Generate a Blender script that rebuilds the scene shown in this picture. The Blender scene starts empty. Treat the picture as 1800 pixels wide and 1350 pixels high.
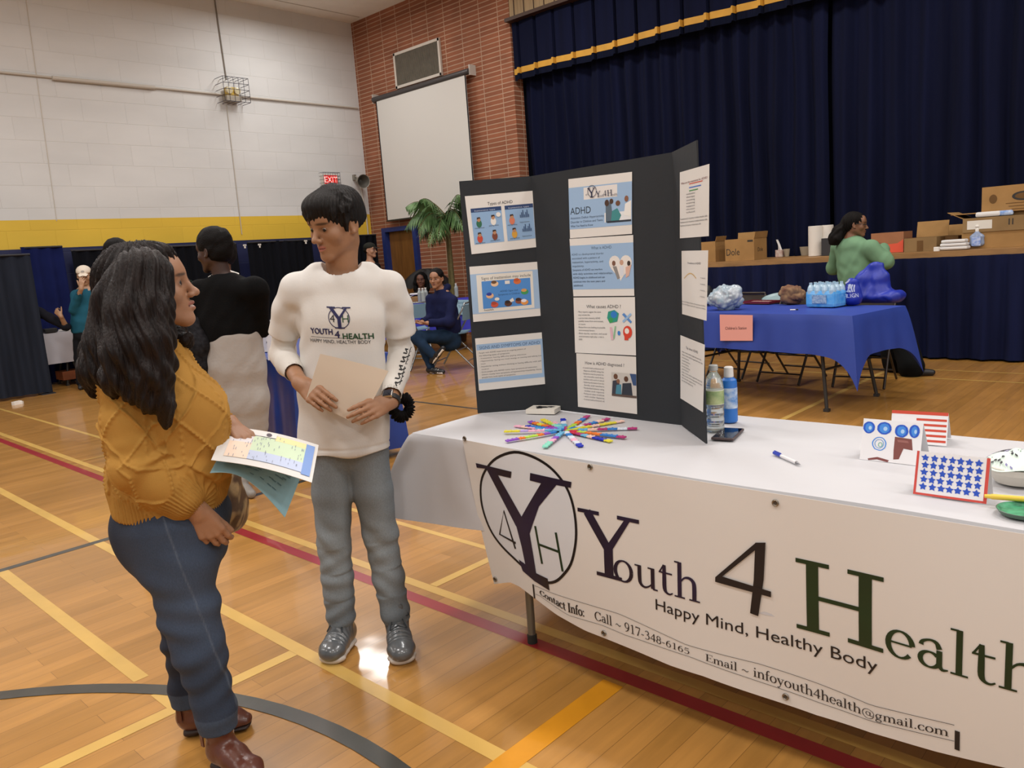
import bpy, bmesh, math, random
import numpy as np
from mathutils import Vector, Matrix, noise
from mathutils.bvhtree import BVHTree

# ---------------------------------------------------------------- camera, light, exposure
SC = bpy.context.scene
COL = SC.collection
FPX, PITCH, ROLL, YAW, CAM_H = 1377.57, -.165182558, -.0722720703, -.759508714, 1.38
def _axes(p, r, y):
    cy, sy, cp, sp = math.cos(y), math.sin(y), math.cos(p), math.sin(p)
    f = np.array([sy*cp, cy*cp, sp]); rt = np.array([cy, -sy, 0.]); up = np.cross(rt, f)
    return rt*math.cos(r)+up*math.sin(r), -rt*math.sin(r)+up*math.cos(r), f
CR, CU, CF = _axes(PITCH, ROLL, YAW)
CC = np.array([0., 0., CAM_H])
FH = np.array([CF[0], CF[1], 0.]); FH /= np.linalg.norm(FH)      # horizontal view direction
RH = np.array([FH[1], -FH[0], 0.])                               # horizontal right
ZUP = np.array([0., 0., 1.])
cam = bpy.data.cameras.new('camera'); camo = bpy.data.objects.new('camera', cam); COL.objects.link(camo)
camo.matrix_world = Matrix(((CR[0], CU[0], -CF[0], 0), (CR[1], CU[1], -CF[1], 0), (CR[2], CU[2], -CF[2], CAM_H), (0, 0, 0, 1)))
cam.sensor_width = 36; cam.sensor_fit = 'HORIZONTAL'; cam.lens = FPX/1800*36; cam.clip_start = .05; cam.clip_end = 100
SC.camera = camo
W = bpy.data.worlds.new('world'); SC.world = W; W.use_nodes = True
W.node_tree.nodes['Background'].inputs[0].default_value = (.97, .985, 1, 1)
W.node_tree.nodes['Background'].inputs[1].default_value = .62
def lamp(x, y, z, sx, sy, watt, col=(1, .985, .97)):
    l = bpy.data.lights.new('gym_lamp', 'AREA'); l.shape = 'RECTANGLE'; l.size = sx; l.size_y = sy; l.energy = watt; l.color = col
    o = bpy.data.objects.new('gym_lamp', l); COL.objects.link(o); o.location = (x, y, z)
for lx in (-10.9, -7.2, -3.0, 1.2, 5.4):
    for ly in (-4.2, -.3, 3.6, 7.5):
        lamp(lx+(2.4 if lx < -10 and 3 < ly < 4 else 0), ly, 5.6, 1.2, .6, 95 if lx < -10 else 150)
VS = SC.view_settings
VS.view_transform = 'Standard'; VS.look = 'None'; VS.exposure = -0.78; VS.gamma = 1.0; VS.use_curve_mapping = False

# a point from a pixel of the 1800x1350 frame and one known coordinate (x=, y=, z=, or h = horizontal distance ahead)
def at(u, v, **k):
    d = CR*(u-900)/FPX - CU*(v-675)/FPX + CF
    (a, val), = k.items()
    t = val/float(FH @ d) if a == 'h' else (val-CC['xyz'.index(a)])/d['xyz'.index(a)]
    return CC+d*t

# ---------------------------------------------------------------- materials
def lin(c):
    if isinstance(c, str): c = [int(c[i:i+2], 16)/255 for i in (1, 3, 5)]
    return [((x+.055)/1.055)**2.4 if x > .04045 else x/12.92 for x in c]
MATS = {}
def nd(nt, t, **kw):
    n = nt.nodes.new(t)
    for k, v in kw.items():
        if k in n.inputs: n.inputs[k].default_value = v
        else: setattr(n, k, v)
    return n
def mat(name, col, rough=.6, metal=0., var=0., scale=8., bump=0., bscale=60., spec=.5, coat=0., alpha=1., trans=0., stretch=(1, 1, 1), emit=0., col2=None, sheen=0.):
    """plain procedural material: a base colour with noise variation and a noise bump"""
    if name in MATS: return MATS[name]
    m = bpy.data.materials.new(name); m.use_nodes = True; nt = m.node_tree; b = nt.nodes['Principled BSDF']
    if rough >= .79 and spec == .5: spec = .15
    c = lin(col); b.inputs['Base Color'].default_value = (*c, 1); b.inputs['Roughness'].default_value = rough
    b.inputs['Metallic'].default_value = metal; b.inputs['Specular IOR Level'].default_value = spec; b.inputs['Coat Weight'].default_value = coat
    b.inputs['Alpha'].default_value = alpha; b.inputs['Transmission Weight'].default_value = trans; b.inputs['Sheen Weight'].default_value = sheen
    if emit: b.inputs['Emission Color'].default_value = (*c, 1); b.inputs['Emission Strength'].default_value = emit
    if var or bump:
        tc = nd(nt, 'ShaderNodeTexCoord'); mp = nd(nt, 'ShaderNodeMapping'); mp.inputs['Scale'].default_value = stretch
        nt.links.new(tc.outputs['Object'], mp.inputs[0])
    if var:
        n = nd(nt, 'ShaderNodeTexNoise', Scale=scale, Detail=5.); nt.links.new(mp.outputs[0], n.inputs['Vector'])
        r = nd(nt, 'ShaderNodeMix', data_type='RGBA'); d = lin(col2) if col2 else [x*(1-var) for x in c]
        mr = nd(nt, 'ShaderNodeMapRange'); mr.inputs[1].default_value = .3; mr.inputs[2].default_value = .7
        nt.links.new(n.outputs[0], mr.inputs[0]); nt.links.new(mr.outputs[0], r.inputs[0])
        r.inputs[6].default_value = (*[min(1, x*(1+var*.3)) for x in c], 1); r.inputs[7].default_value = (*d, 1)
        nt.links.new(r.outputs[2], b.inputs['Base Color'])
    if bump:
        n2 = nd(nt, 'ShaderNodeTexNoise', Scale=bscale, Detail=4.); nt.links.new(mp.outputs[0], n2.inputs['Vector'])
        bp = nd(nt, 'ShaderNodeBump', Strength=bump, Distance=.01); nt.links.new(n2.outputs[0], bp.inputs['Height']); nt.links.new(bp.outputs[0], b.inputs['Normal'])
    MATS[name] = m
    return m
def mat_attr(name, rough=.55, var=.0, scale=40., stretch=(1, 1, 1), bump=0., bscale=200., sss=0., spec=.5, sheen=0.):
    """colour read from the mesh's own Col attribute (skin, eyes, lips, dyed cloth) with a little noise"""
    if name in MATS: return MATS[name]
    m = bpy.data.materials.new(name); m.use_nodes = True; nt = m.node_tree; b = nt.nodes['Principled BSDF']
    a = nd(nt, 'ShaderNodeAttribute', attribute_name='Col'); b.inputs['Roughness'].default_value = rough
    b.inputs['Specular IOR Level'].default_value = spec; b.inputs['Sheen Weight'].default_value = sheen
    if sss:
        b.inputs['Subsurface Weight'].default_value = sss; b.inputs['Subsurface Radius'].default_value = (.02, .008, .004); b.inputs['Subsurface Scale'].default_value = .3
    tc = nd(nt, 'ShaderNodeTexCoord'); mp = nd(nt, 'ShaderNodeMapping'); mp.inputs['Scale'].default_value = stretch
    nt.links.new(tc.outputs['Object'], mp.inputs[0])
    n = nd(nt, 'ShaderNodeTexNoise', Scale=scale, Detail=6.); nt.links.new(mp.outputs[0], n.inputs['Vector'])
    mr = nd(nt, 'ShaderNodeMapRange'); mr.inputs[1].default_value = .3; mr.inputs[2].default_value = .7; mr.inputs[3].default_value = 1-var; mr.inputs[4].default_value = 1+var
    nt.links.new(n.outputs[0], mr.inputs[0])
    v = nd(nt, 'ShaderNodeVectorMath', operation='SCALE'); nt.links.new(a.outputs['Color'], v.inputs[0]); nt.links.new(mr.outputs[0], v.inputs['Scale'])
    nt.links.new(v.outputs[0], b.inputs['Base Color'])
    if bump:
        n2 = nd(nt, 'ShaderNodeTexNoise', Scale=bscale, Detail=3.); nt.links.new(mp.outputs[0], n2.inputs['Vector'])
        bp = nd(nt, 'ShaderNodeBump', Strength=bump, Distance=.004); nt.links.new(n2.outputs[0], bp.inputs['Height']); nt.links.new(bp.outputs[0], b.inputs['Normal'])
    MATS[name] = m
    return m
def mat_floor():
    m = bpy.data.materials.new('varnished_maple_boards'); m.use_nodes = True; nt = m.node_tree; b = nt.nodes['Principled BSDF']
    tc = nd(nt, 'ShaderNodeTexCoord'); sp = nd(nt, 'ShaderNodeSeparateXYZ'); nt.links.new(tc.outputs['Object'], sp.inputs[0])
    cb = nd(nt, 'ShaderNodeCombineXYZ'); nt.links.new(sp.outputs[1], cb.inputs[0]); nt.links.new(sp.outputs[0], cb.inputs[1])
    br = nd(nt, 'ShaderNodeTexBrick', offset=.37, squash=1.); nt.links.new(cb.outputs[0], br.inputs['Vector'])
    br.inputs['Color1'].default_value = (*lin('#b98644'), 1); br.inputs['Color2'].default_value = (*lin('#a67738'), 1); br.inputs['Mortar'].default_value = (*lin('#80592c'), 1)
    br.inputs['Scale'].default_value = 1.; br.inputs['Mortar Size'].default_value = .0009; br.inputs['Mortar Smooth'].default_value = .3; br.inputs['Bias'].default_value = 0.
    br.inputs['Brick Width'].default_value = 1.15; br.inputs['Row Height'].default_value = .075
    mp = nd(nt, 'ShaderNodeMapping'); mp.inputs['Scale'].default_value = (14, 1.1, 1); nt.links.new(tc.outputs['Object'], mp.inputs[0])
    n = nd(nt, 'ShaderNodeTexNoise', Scale=2.2, Detail=8., Roughness=.6); nt.links.new(mp.outputs[0], n.inputs['Vector'])
    mr = nd(nt, 'ShaderNodeMapRange'); mr.inputs[1].default_value = .3; mr.inputs[2].default_value = .72; mr.inputs[3].default_value = .86; mr.inputs[4].default_value = 1.1
    nt.links.new(n.outputs[0], mr.inputs[0])
    n3 = nd(nt, 'ShaderNodeTexNoise', Scale=.9, Detail=3.); nt.links.new(tc.outputs['Object'], n3.inputs['Vector'])
    mr3 = nd(nt, 'ShaderNodeMapRange'); mr3.inputs[1].default_value = .3; mr3.inputs[2].default_value = .7; mr3.inputs[3].default_value = .9; mr3.inputs[4].default_value = 1.08
    nt.links.new(n3.outputs[0], mr3.inputs[0])
    mm = nd(nt, 'ShaderNodeMath', operation='MULTIPLY'); nt.links.new(mr.outputs[0], mm.inputs[0]); nt.links.new(mr3.outputs[0], mm.inputs[1])
    v = nd(nt, 'ShaderNodeVectorMath', operation='SCALE'); nt.links.new(br.outputs[0], v.inputs[0]); nt.links.new(mm.outputs[0], v.inputs['Scale'])
    nt.links.new(v.outputs[0], b.inputs['Base Color'])
    b.inputs['Roughness'].default_value = .3; b.inputs['Coat Weight'].default_value = .55; b.inputs['Coat Roughness'].default_value = .075
    n2 = nd(nt, 'ShaderNodeTexNoise', Scale=3., Detail=2.); nt.links.new(tc.outputs['Object'], n2.inputs['Vector'])
    bp = nd(nt, 'ShaderNodeBump', Strength=.12, Distance=.02); nt.links.new(n2.outputs[0], bp.inputs['Height'])
    nt.links.new(bp.outputs[0], b.inputs['Normal']); nt.links.new(bp.outputs[0], b.inputs['Coat Normal'])
    return m
def mat_brick():
    m = bpy.data.materials.new('thin_red_brick'); m.use_nodes = True; nt = m.node_tree; b = nt.nodes['Principled BSDF']
    tc = nd(nt, 'ShaderNodeTexCoord'); sp = nd(nt, 'ShaderNodeSeparateXYZ'); nt.links.new(tc.outputs['Object'], sp.inputs[0])
    ad = nd(nt, 'ShaderNodeMath', operation='ADD'); nt.links.new(sp.outputs[0], ad.inputs[0]); nt.links.new(sp.outputs[1], ad.inputs[1])
    cb = nd(nt, 'ShaderNodeCombineXYZ'); nt.links.new(ad.outputs[0], cb.inputs[0]); nt.links.new(sp.outputs[2], cb.inputs[1])
    br = nd(nt, 'ShaderNodeTexBrick', offset=0., squash=1.); nt.links.new(cb.outputs[0], br.inputs['Vector'])
    br.inputs['Color1'].default_value = (*lin('#945a3e'), 1); br.inputs['Color2'].default_value = (*lin('#855037'), 1); br.inputs['Mortar'].default_value = (*lin('#b09078'), 1)
    br.inputs['Scale'].default_value = 1.; br.inputs['Mortar Size'].default_value = .008; br.inputs['Mortar Smooth'].default_value = .2; br.inputs['Bias'].default_value = .1
    br.inputs['Brick Width'].default_value = .41; br.inputs['Row Height'].default_value = .072
    n = nd(nt, 'ShaderNodeTexNoise', Scale=2.5, Detail=7.); nt.links.new(tc.outputs['Object'], n.inputs['Vector'])
    mr = nd(nt, 'ShaderNodeMapRange'); mr.inputs[1].default_value = .3; mr.inputs[2].default_value = .7; mr.inputs[3].default_value = .85; mr.inputs[4].default_value = 1.15
    nt.links.new(n.outputs[0], mr.inputs[0])
    v = nd(nt, 'ShaderNodeVectorMath', operation='SCALE'); nt.links.new(br.outputs[0], v.inputs[0]); nt.links.new(mr.outputs[0], v.inputs['Scale'])
    nt.links.new(v.outputs[0], b.inputs['Base Color']); b.inputs['Roughness'].default_value = .85
    bp = nd(nt, 'ShaderNodeBump', Strength=.6, Distance=.01, invert=True); nt.links.new(br.outputs[1], bp.inputs['Height']); nt.links.new(bp.outputs[0], b.inputs['Normal'])
    return m
def mat_block():
    """painted concrete block: white above, a yellow band, navy below"""
    m = bpy.data.materials.new('painted_block'); m.use_nodes = True; nt = m.node_tree; b = nt.nodes['Principled BSDF']
    tc = nd(nt, 'ShaderNodeTexCoord'); sp = nd(nt, 'ShaderNodeSeparateXYZ'); nt.links.new(tc.outputs['Object'], sp.inputs[0])
    cb = nd(nt, 'ShaderNodeCombineXYZ'); nt.links.new(sp.outputs[1], cb.inputs[0]); nt.links.new(sp.outputs[2], cb.inputs[1])
    br = nd(nt, 'ShaderNodeTexBrick', offset=.5, squash=1.); nt.links.new(cb.outputs[0], br.inputs['Vector'])
    br.inputs['Color1'].default_value = (1, 1, 1, 1); br.inputs['Color2'].default_value = (.96, .96, .96, 1); br.inputs['Mortar'].default_value = (.93, .925, .915, 1)
    br.inputs['Scale'].default_value = 1.; br.inputs['Mortar Size'].default_value = .006; br.inputs['Mortar Smooth'].default_value = .8; br.inputs['Brick Width'].default_value = .62; br.inputs['Row Height'].default_value = .31
    cr = nd(nt, 'ShaderNodeValToRGB'); cr.color_ramp.interpolation = 'CONSTANT'; e = cr.color_ramp.elements
    mz = nd(nt, 'ShaderNodeMath', operation='DIVIDE'); mz.inputs[1].default_value = 6.; nt.links.new(sp.outputs[2], mz.inputs[0]); nt.links.new(mz.outputs[0], cr.inputs[0])
    e[0].position = 0; e[0].color = (*lin('#141c48'), 1); e[1].position = 1.905/6; e[1].color = (*lin('#e0ba3a'), 1); x = e.new(2.298/6); x.color = (*lin('#d6d6d4'), 1)
    n = nd(nt, 'ShaderNodeTexNoise', Scale=1.3, Detail=8.); mp = nd(nt, 'ShaderNodeMapping'); mp.inputs['Scale'].default_value = (1, .5, 1.5); nt.links.new(tc.outputs['Object'], mp.inputs[0]); nt.links.new(mp.outputs[0], n.inputs['Vector'])
    mr = nd(nt, 'ShaderNodeMapRange'); mr.inputs[1].default_value = .25; mr.inputs[2].default_value = .75; mr.inputs[3].default_value = .9; mr.inputs[4].default_value = 1.06; nt.links.new(n.outputs[0], mr.inputs[0])
    v1 = nd(nt, 'ShaderNodeVectorMath', operation='MULTIPLY'); nt.links.new(cr.outputs[0], v1.inputs[0]); nt.links.new(br.outputs[0], v1.inputs[1])
    v = nd(nt, 'ShaderNodeVectorMath', operation='SCALE'); nt.links.new(v1.outputs[0], v.inputs[0]); nt.links.new(mr.outputs[0], v.inputs['Scale'])
    nt.links.new(v.outputs[0], b.inputs['Base Color']); b.inputs['Roughness'].default_value = .6
    bp = nd(nt, 'ShaderNodeBump', Strength=.35, Distance=.01, invert=True); nt.links.new(br.outputs[1], bp.inputs['Height']); nt.links.new(bp.outputs[0], b.inputs['Normal'])
    return m

# ---------------------------------------------------------------- objects
def tag(o, label=None, cat=None, group=None, kind=None):
    if label: o['label'] = label
    if cat: o['category'] = cat
    if group: o['group'] = group
    if kind: o['kind'] = kind
    return o
def thing(name, loc, label, cat, group=None, rz=0.):
    o = bpy.data.objects.new(name, None); COL.objects.link(o); o.location = tuple(loc); o.rotation_euler = (0, 0, rz); o.empty_display_size = .1
    return tag(o, label, cat, group)
def copy_tree(o, parent=None):
    c = o.copy(); COL.objects.link(c)
    if parent is not None: c.parent = parent
    for ch in list(o.children): copy_tree(ch, c)
    return c
def mesh_obj(name, V, F, mats, parent=None, midx=None, smooth=False, cols=None):
    """world-space arrays in, ONE mesh object out; its origin at its own base centre"""
    V = np.asarray(V, float).reshape(-1, 3)
    me = bpy.data.meshes.new(name)
    off = np.array([(V[:, 0].min()+V[:, 0].max())/2, (V[:, 1].min()+V[:, 1].max())/2, V[:, 2].min()])
    po = np.array(parent.matrix_basis.translation) if parent is not None else None
    me.from_pydata([tuple(v) for v in (V-off)] if not isinstance(F, np.ndarray) else [], [], F if not isinstance(F, np.ndarray) else [])
    if isinstance(F, np.ndarray):
        n = F.shape[1]; me.vertices.add(len(V)); me.vertices.foreach_set('co', (V-off).astype(np.float32).ravel())
        me.loops.add(F.size); me.loops.foreach_set('vertex_index', F.astype(np.int32).ravel())
        me.polygons.add(len(F)); me.polygons.foreach_set('loop_start', np.arange(0, F.size, n, dtype=np.int32)); me.update(calc_edges=True)
    for m in (mats if isinstance(mats, (list, tuple)) else [mats]): me.materials.append(m)
    if midx is not None: me.polygons.foreach_set('material_index', np.asarray(midx, np.int32))
    if smooth is True: me.polygons.foreach_set('use_smooth', np.ones(len(me.polygons), bool))
    elif smooth is not False: me.polygons.foreach_set('use_smooth', np.asarray(smooth, bool))
    if cols is not None:
        ca = me.color_attributes.new('Col', 'FLOAT_COLOR', 'POINT'); a = np.ones((len(V), 4), np.float32); a[:, :3] = cols; ca.data.foreach_set('color', a.ravel())
    me.validate(); me.update()
    o = bpy.data.objects.new(name, me); COL.objects.link(o)
    if parent is None: o.location = off
    else:
        # every Empty here has only a location and a turn about z; parents that are meshes have only a location
        o.parent = parent; q = off - world_loc(parent); a = -world_rz(parent)
        if abs(a) > 1e-9:
            o.rotation_euler = (0, 0, a); q = np.array([q[0]*math.cos(a)-q[1]*math.sin(a), q[0]*math.sin(a)+q[1]*math.cos(a), q[2]])
        o.location = tuple(q)
    return o
def world_rz(o):
    a = 0.
    while o is not None: a += o.rotation_euler[2]; o = o.parent
    return a
def world_loc(o):
    l = np.array(o.location); p = o.parent
    if p is None: return l
    a = world_rz(p); return world_loc(p)+np.array([l[0]*math.cos(a)-l[1]*math.sin(a), l[0]*math.sin(a)+l[1]*math.cos(a), l[2]])
def unit(v): v = np.asarray(v, float); return v/(np.linalg.norm(v)+1e-12)
class MB:
    """collects shapes (world coordinates) for one mesh object"""
    def __init__(s): s.V = []; s.F = []; s.M = []; s.S = []
    def add(s, V, F, m=0, sm=False):
        o = len(s.V); s.V += [tuple(map(float, v)) for v in V]; s.F += [tuple(int(i)+o for i in f) for f in F]; s.M += [m]*len(F); s.S += [sm]*len(F); return s
    def box(s, c, size, m=0, rz=0., ax=None, bev=0.):
        c = np.asarray(c, float); hx, hy, hz = [q/2 for q in size]
        if ax is None: ax = (np.array([math.cos(rz), math.sin(rz), 0]), np.array([-math.sin(rz), math.cos(rz), 0]), ZUP)
        if bev <= 0:
            P = [c+ax[0]*a*hx+ax[1]*b*hy+ax[2]*d*hz for a in (-1, 1) for b in (-1, 1) for d in (-1, 1)]
            return s.add(P, [(0, 1, 3, 2), (4, 6, 7, 5), (0, 4, 5, 1), (2, 3, 7, 6), (0, 2, 6, 4), (1, 5, 7, 3)], m)
        bm = bmesh.new(); bmesh.ops.create_cube(bm, size=1)
        for v in bm.verts: v.co = Vector((v.co.x*size[0], v.co.y*size[1], v.co.z*size[2]))
        bmesh.ops.bevel(bm, geom=list(bm.edges), offset=bev, segments=2, affect='EDGES', profile=.6)
        bm.verts.index_update()
        P = [c+ax[0]*v.co.x+ax[1]*v.co.y+ax[2]*v.co.z for v in bm.verts]; Fs = [[v.index for v in f.verts] for f in bm.faces]; bm.free()
        return s.add(P, Fs, m)
    def tube(s, pts, r, m=0, n=10, caps=True, flat=None):
        pts = [np.asarray(p, float) for p in pts]; k = len(pts); rr = r if hasattr(r, '__len__') else [r]*k
        T = [unit(pts[min(i+1, k-1)]-pts[max(i-1, 0)]) for i in range(k)]
        a = np.array([0, 0, 1.]) if abs(T[0][2]) < .9 else np.array([1., 0, 0]); u = unit(np.cross(T[0], a)); V = []
        for i in range(k):
            u = unit(u-T[i]*(u @ T[i])); w = np.cross(T[i], u)
            for j in range(n):
                an = 2*math.pi*j/n; V.append(pts[i]+rr[i]*(u*math.cos(an)+w*math.sin(an)*(flat or 1)))
        Fs = [(i*n+j, i*n+(j+1) % n, (i+1)*n+(j+1) % n, (i+1)*n+j) for i in range(k-1) for j in range(n)]
        s.add(V, Fs, m, True)
        if caps: s.add(V[:n], [tuple(range(n))[::-1]], m); s.add(V[-n:], [tuple(range(n))], m)
        return s
    def lathe(s, c, prof, m=0, n=24, ax=None):
        """prof = [(radius, height)...] about ax (z)"""
        c = np.asarray(c, float); z = ZUP if ax is None else unit(ax); a = np.array([1., 0, 0]) if abs(z[0]) < .9 else np.array([0, 1., 0]); x = unit(np.cross(a, z)); y = np.cross(z, x)
        V = [c+z*h+r*(x*math.cos(2*math.pi*j/n)+y*math.sin(2*math.pi*j/n)) for r, h in prof for j in range(n)]
        mm = m if hasattr(m, '__len__') else [m]*(len(prof)-1)
        for i in range(len(prof)-1):
            o = V[i*n:(i+2)*n]; s.add(o, [(j, (j+1) % n, n+(j+1) % n, n+j) for j in range(n)], mm[i], True)
        s.add(V[:n], [tuple(range(n))[::-1]], mm[0]); s.add(V[-n:], [tuple(range(n))], mm[-1])
        return s
    def quad(s, a, b, c, d, m=0): return s.add([a, b, c, d], [(0, 1, 2, 3)], m)
    def grid(s, fn, nu, nv, m=0, sm=True, thick=0.):
        V = np.array([fn(i/nu, j/nv) for j in range(nv+1) for i in range(nu+1)])
        q = [(j*(nu+1)+i, j*(nu+1)+i+1, (j+1)*(nu+1)+i+1, (j+1)*(nu+1)+i) for j in range(nv) for i in range(nu)]
        if thick:
            G = V.reshape(nv+1, nu+1, 3); du = np.gradient(G, axis=1); dv = np.gradient(G, axis=0); N = np.cross(du, dv); N /= np.linalg.norm(N, axis=2, keepdims=True)+1e-12
            V2 = (G-N*thick).reshape(-1, 3); s.add(V, q, m, sm); s.add(V2, [f[::-1] for f in q], m, sm)
            ring = [i for i in range(nu+1)]+[(j)*(nu+1)+nu for j in range(1, nv+1)]+[nv*(nu+1)+i for i in range(nu-1, -1, -1)]+[j*(nu+1) for j in range(nv-1, 0, -1)]
            k = len(ring); R1 = [V[i] for i in ring]; R2 = [V2[i] for i in ring]
            s.add(R1+R2, [((i+1) % k, i, k+i, k+(i+1) % k) for i in range(k)], m)
            return s
        return s.add(V, q, m, sm)
    def disc(s, c, x, y, m=0, n=24, r0=0.):
        """flat disc or ring spanned by vectors x, y"""
        c = np.asarray(c, float); an = [2*math.pi*j/n for j in range(n)]
        V = [c+x*math.cos(t)+y*math.sin(t) for t in an]
        if r0 <= 0: return s.add(V, [tuple(range(n))], m)
        return s.add(V+[c+r0*(x*math.cos(t)+y*math.sin(t)) for t in an], [(j, (j+1) % n, n+(j+1) % n, n+j) for j in range(n)], m)
    def build(s, name, mats, parent=None): return mesh_obj(name, s.V, s.F, mats, parent, s.M, s.S)
def box_part(name, c, size, m, parent=None, rz=0., bev=0.): return MB().box(c, size, 0, rz, bev=bev).build(name, m, parent)

# ---------------------------------------------------------------- lettering
_fonts = {}
def text2d(body, size=1., align='LEFT', cell=0., bold=0., spacing=1.):
    """built-in sans font -> (verts2d, faces), optionally cut to a grid so that it can be bent"""
    cu = bpy.data.curves.new('t', 'FONT'); cu.body = body; cu.size = size; cu.align_x = align; cu.resolution_u = 3;  cu.space_character = spacing
    o = bpy.data.objects.new('t', cu); me = o.to_mesh(); bm = bmesh.new(); bm.from_mesh(me); o.to_mesh_clear(); bpy.data.objects.remove(o); bpy.data.curves.remove(cu)
    if cell and bm.verts:
        for ax in (0, 1):
            lo = min(v.co[ax] for v in bm.verts); hi = max(v.co[ax] for v in bm.verts); t = math.floor(lo/cell)*cell+cell
            while t < hi:
                n = Vector((1, 0, 0)) if ax == 0 else Vector((0, 1, 0))
                bmesh.ops.bisect_plane(bm, geom=bm.verts[:]+bm.edges[:]+bm.faces[:], plane_co=n*t, plane_no=n); t += cell
    bm.verts.index_update(); V = [(v.co.x, v.co.y) for v in bm.verts]; F = [tuple(v.index for v in f.verts) for f in bm.faces]; bm.free()
    return V, F
def _cr(pts, n=5):
    """Catmull-Rom through (x, y, w) points"""
    P = [np.array(p, float) for p in pts]; P = [2*P[0]-P[1]]+P+[2*P[-1]-P[-2]]; out = []
    for i in range(1, len(P)-2):
        for k in range(n):
            t = k/n; a, b, c, d = P[i-1:i+3]
            out.append(.5*((2*b)+(c-a)*t+(2*a-5*b+4*c-d)*t*t+(3*b-a-3*c+d)*t**3))
    return out+[P[-2]]
def _ring(cx, cy, rx, ry, a0=0, a1=360, tk=.085, th=.032, n=22):
    o = []
    for i in range(n+1):
        a = math.radians(a0+(a1-a0)*i/n); w = th+(tk-th)*abs(math.cos(a))**1.3; o.append((cx+(rx)*math.cos(a), cy+ry*math.sin(a), w))
    return o
K_, N_ = .085, .032
def _bar(x0, x1, y, w=.03): return [(x0, y, w), (x1, y, w)]
def _stem(x, y0, y1, w=K_): return [(x, y0, w), (x, y1, w)]
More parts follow.
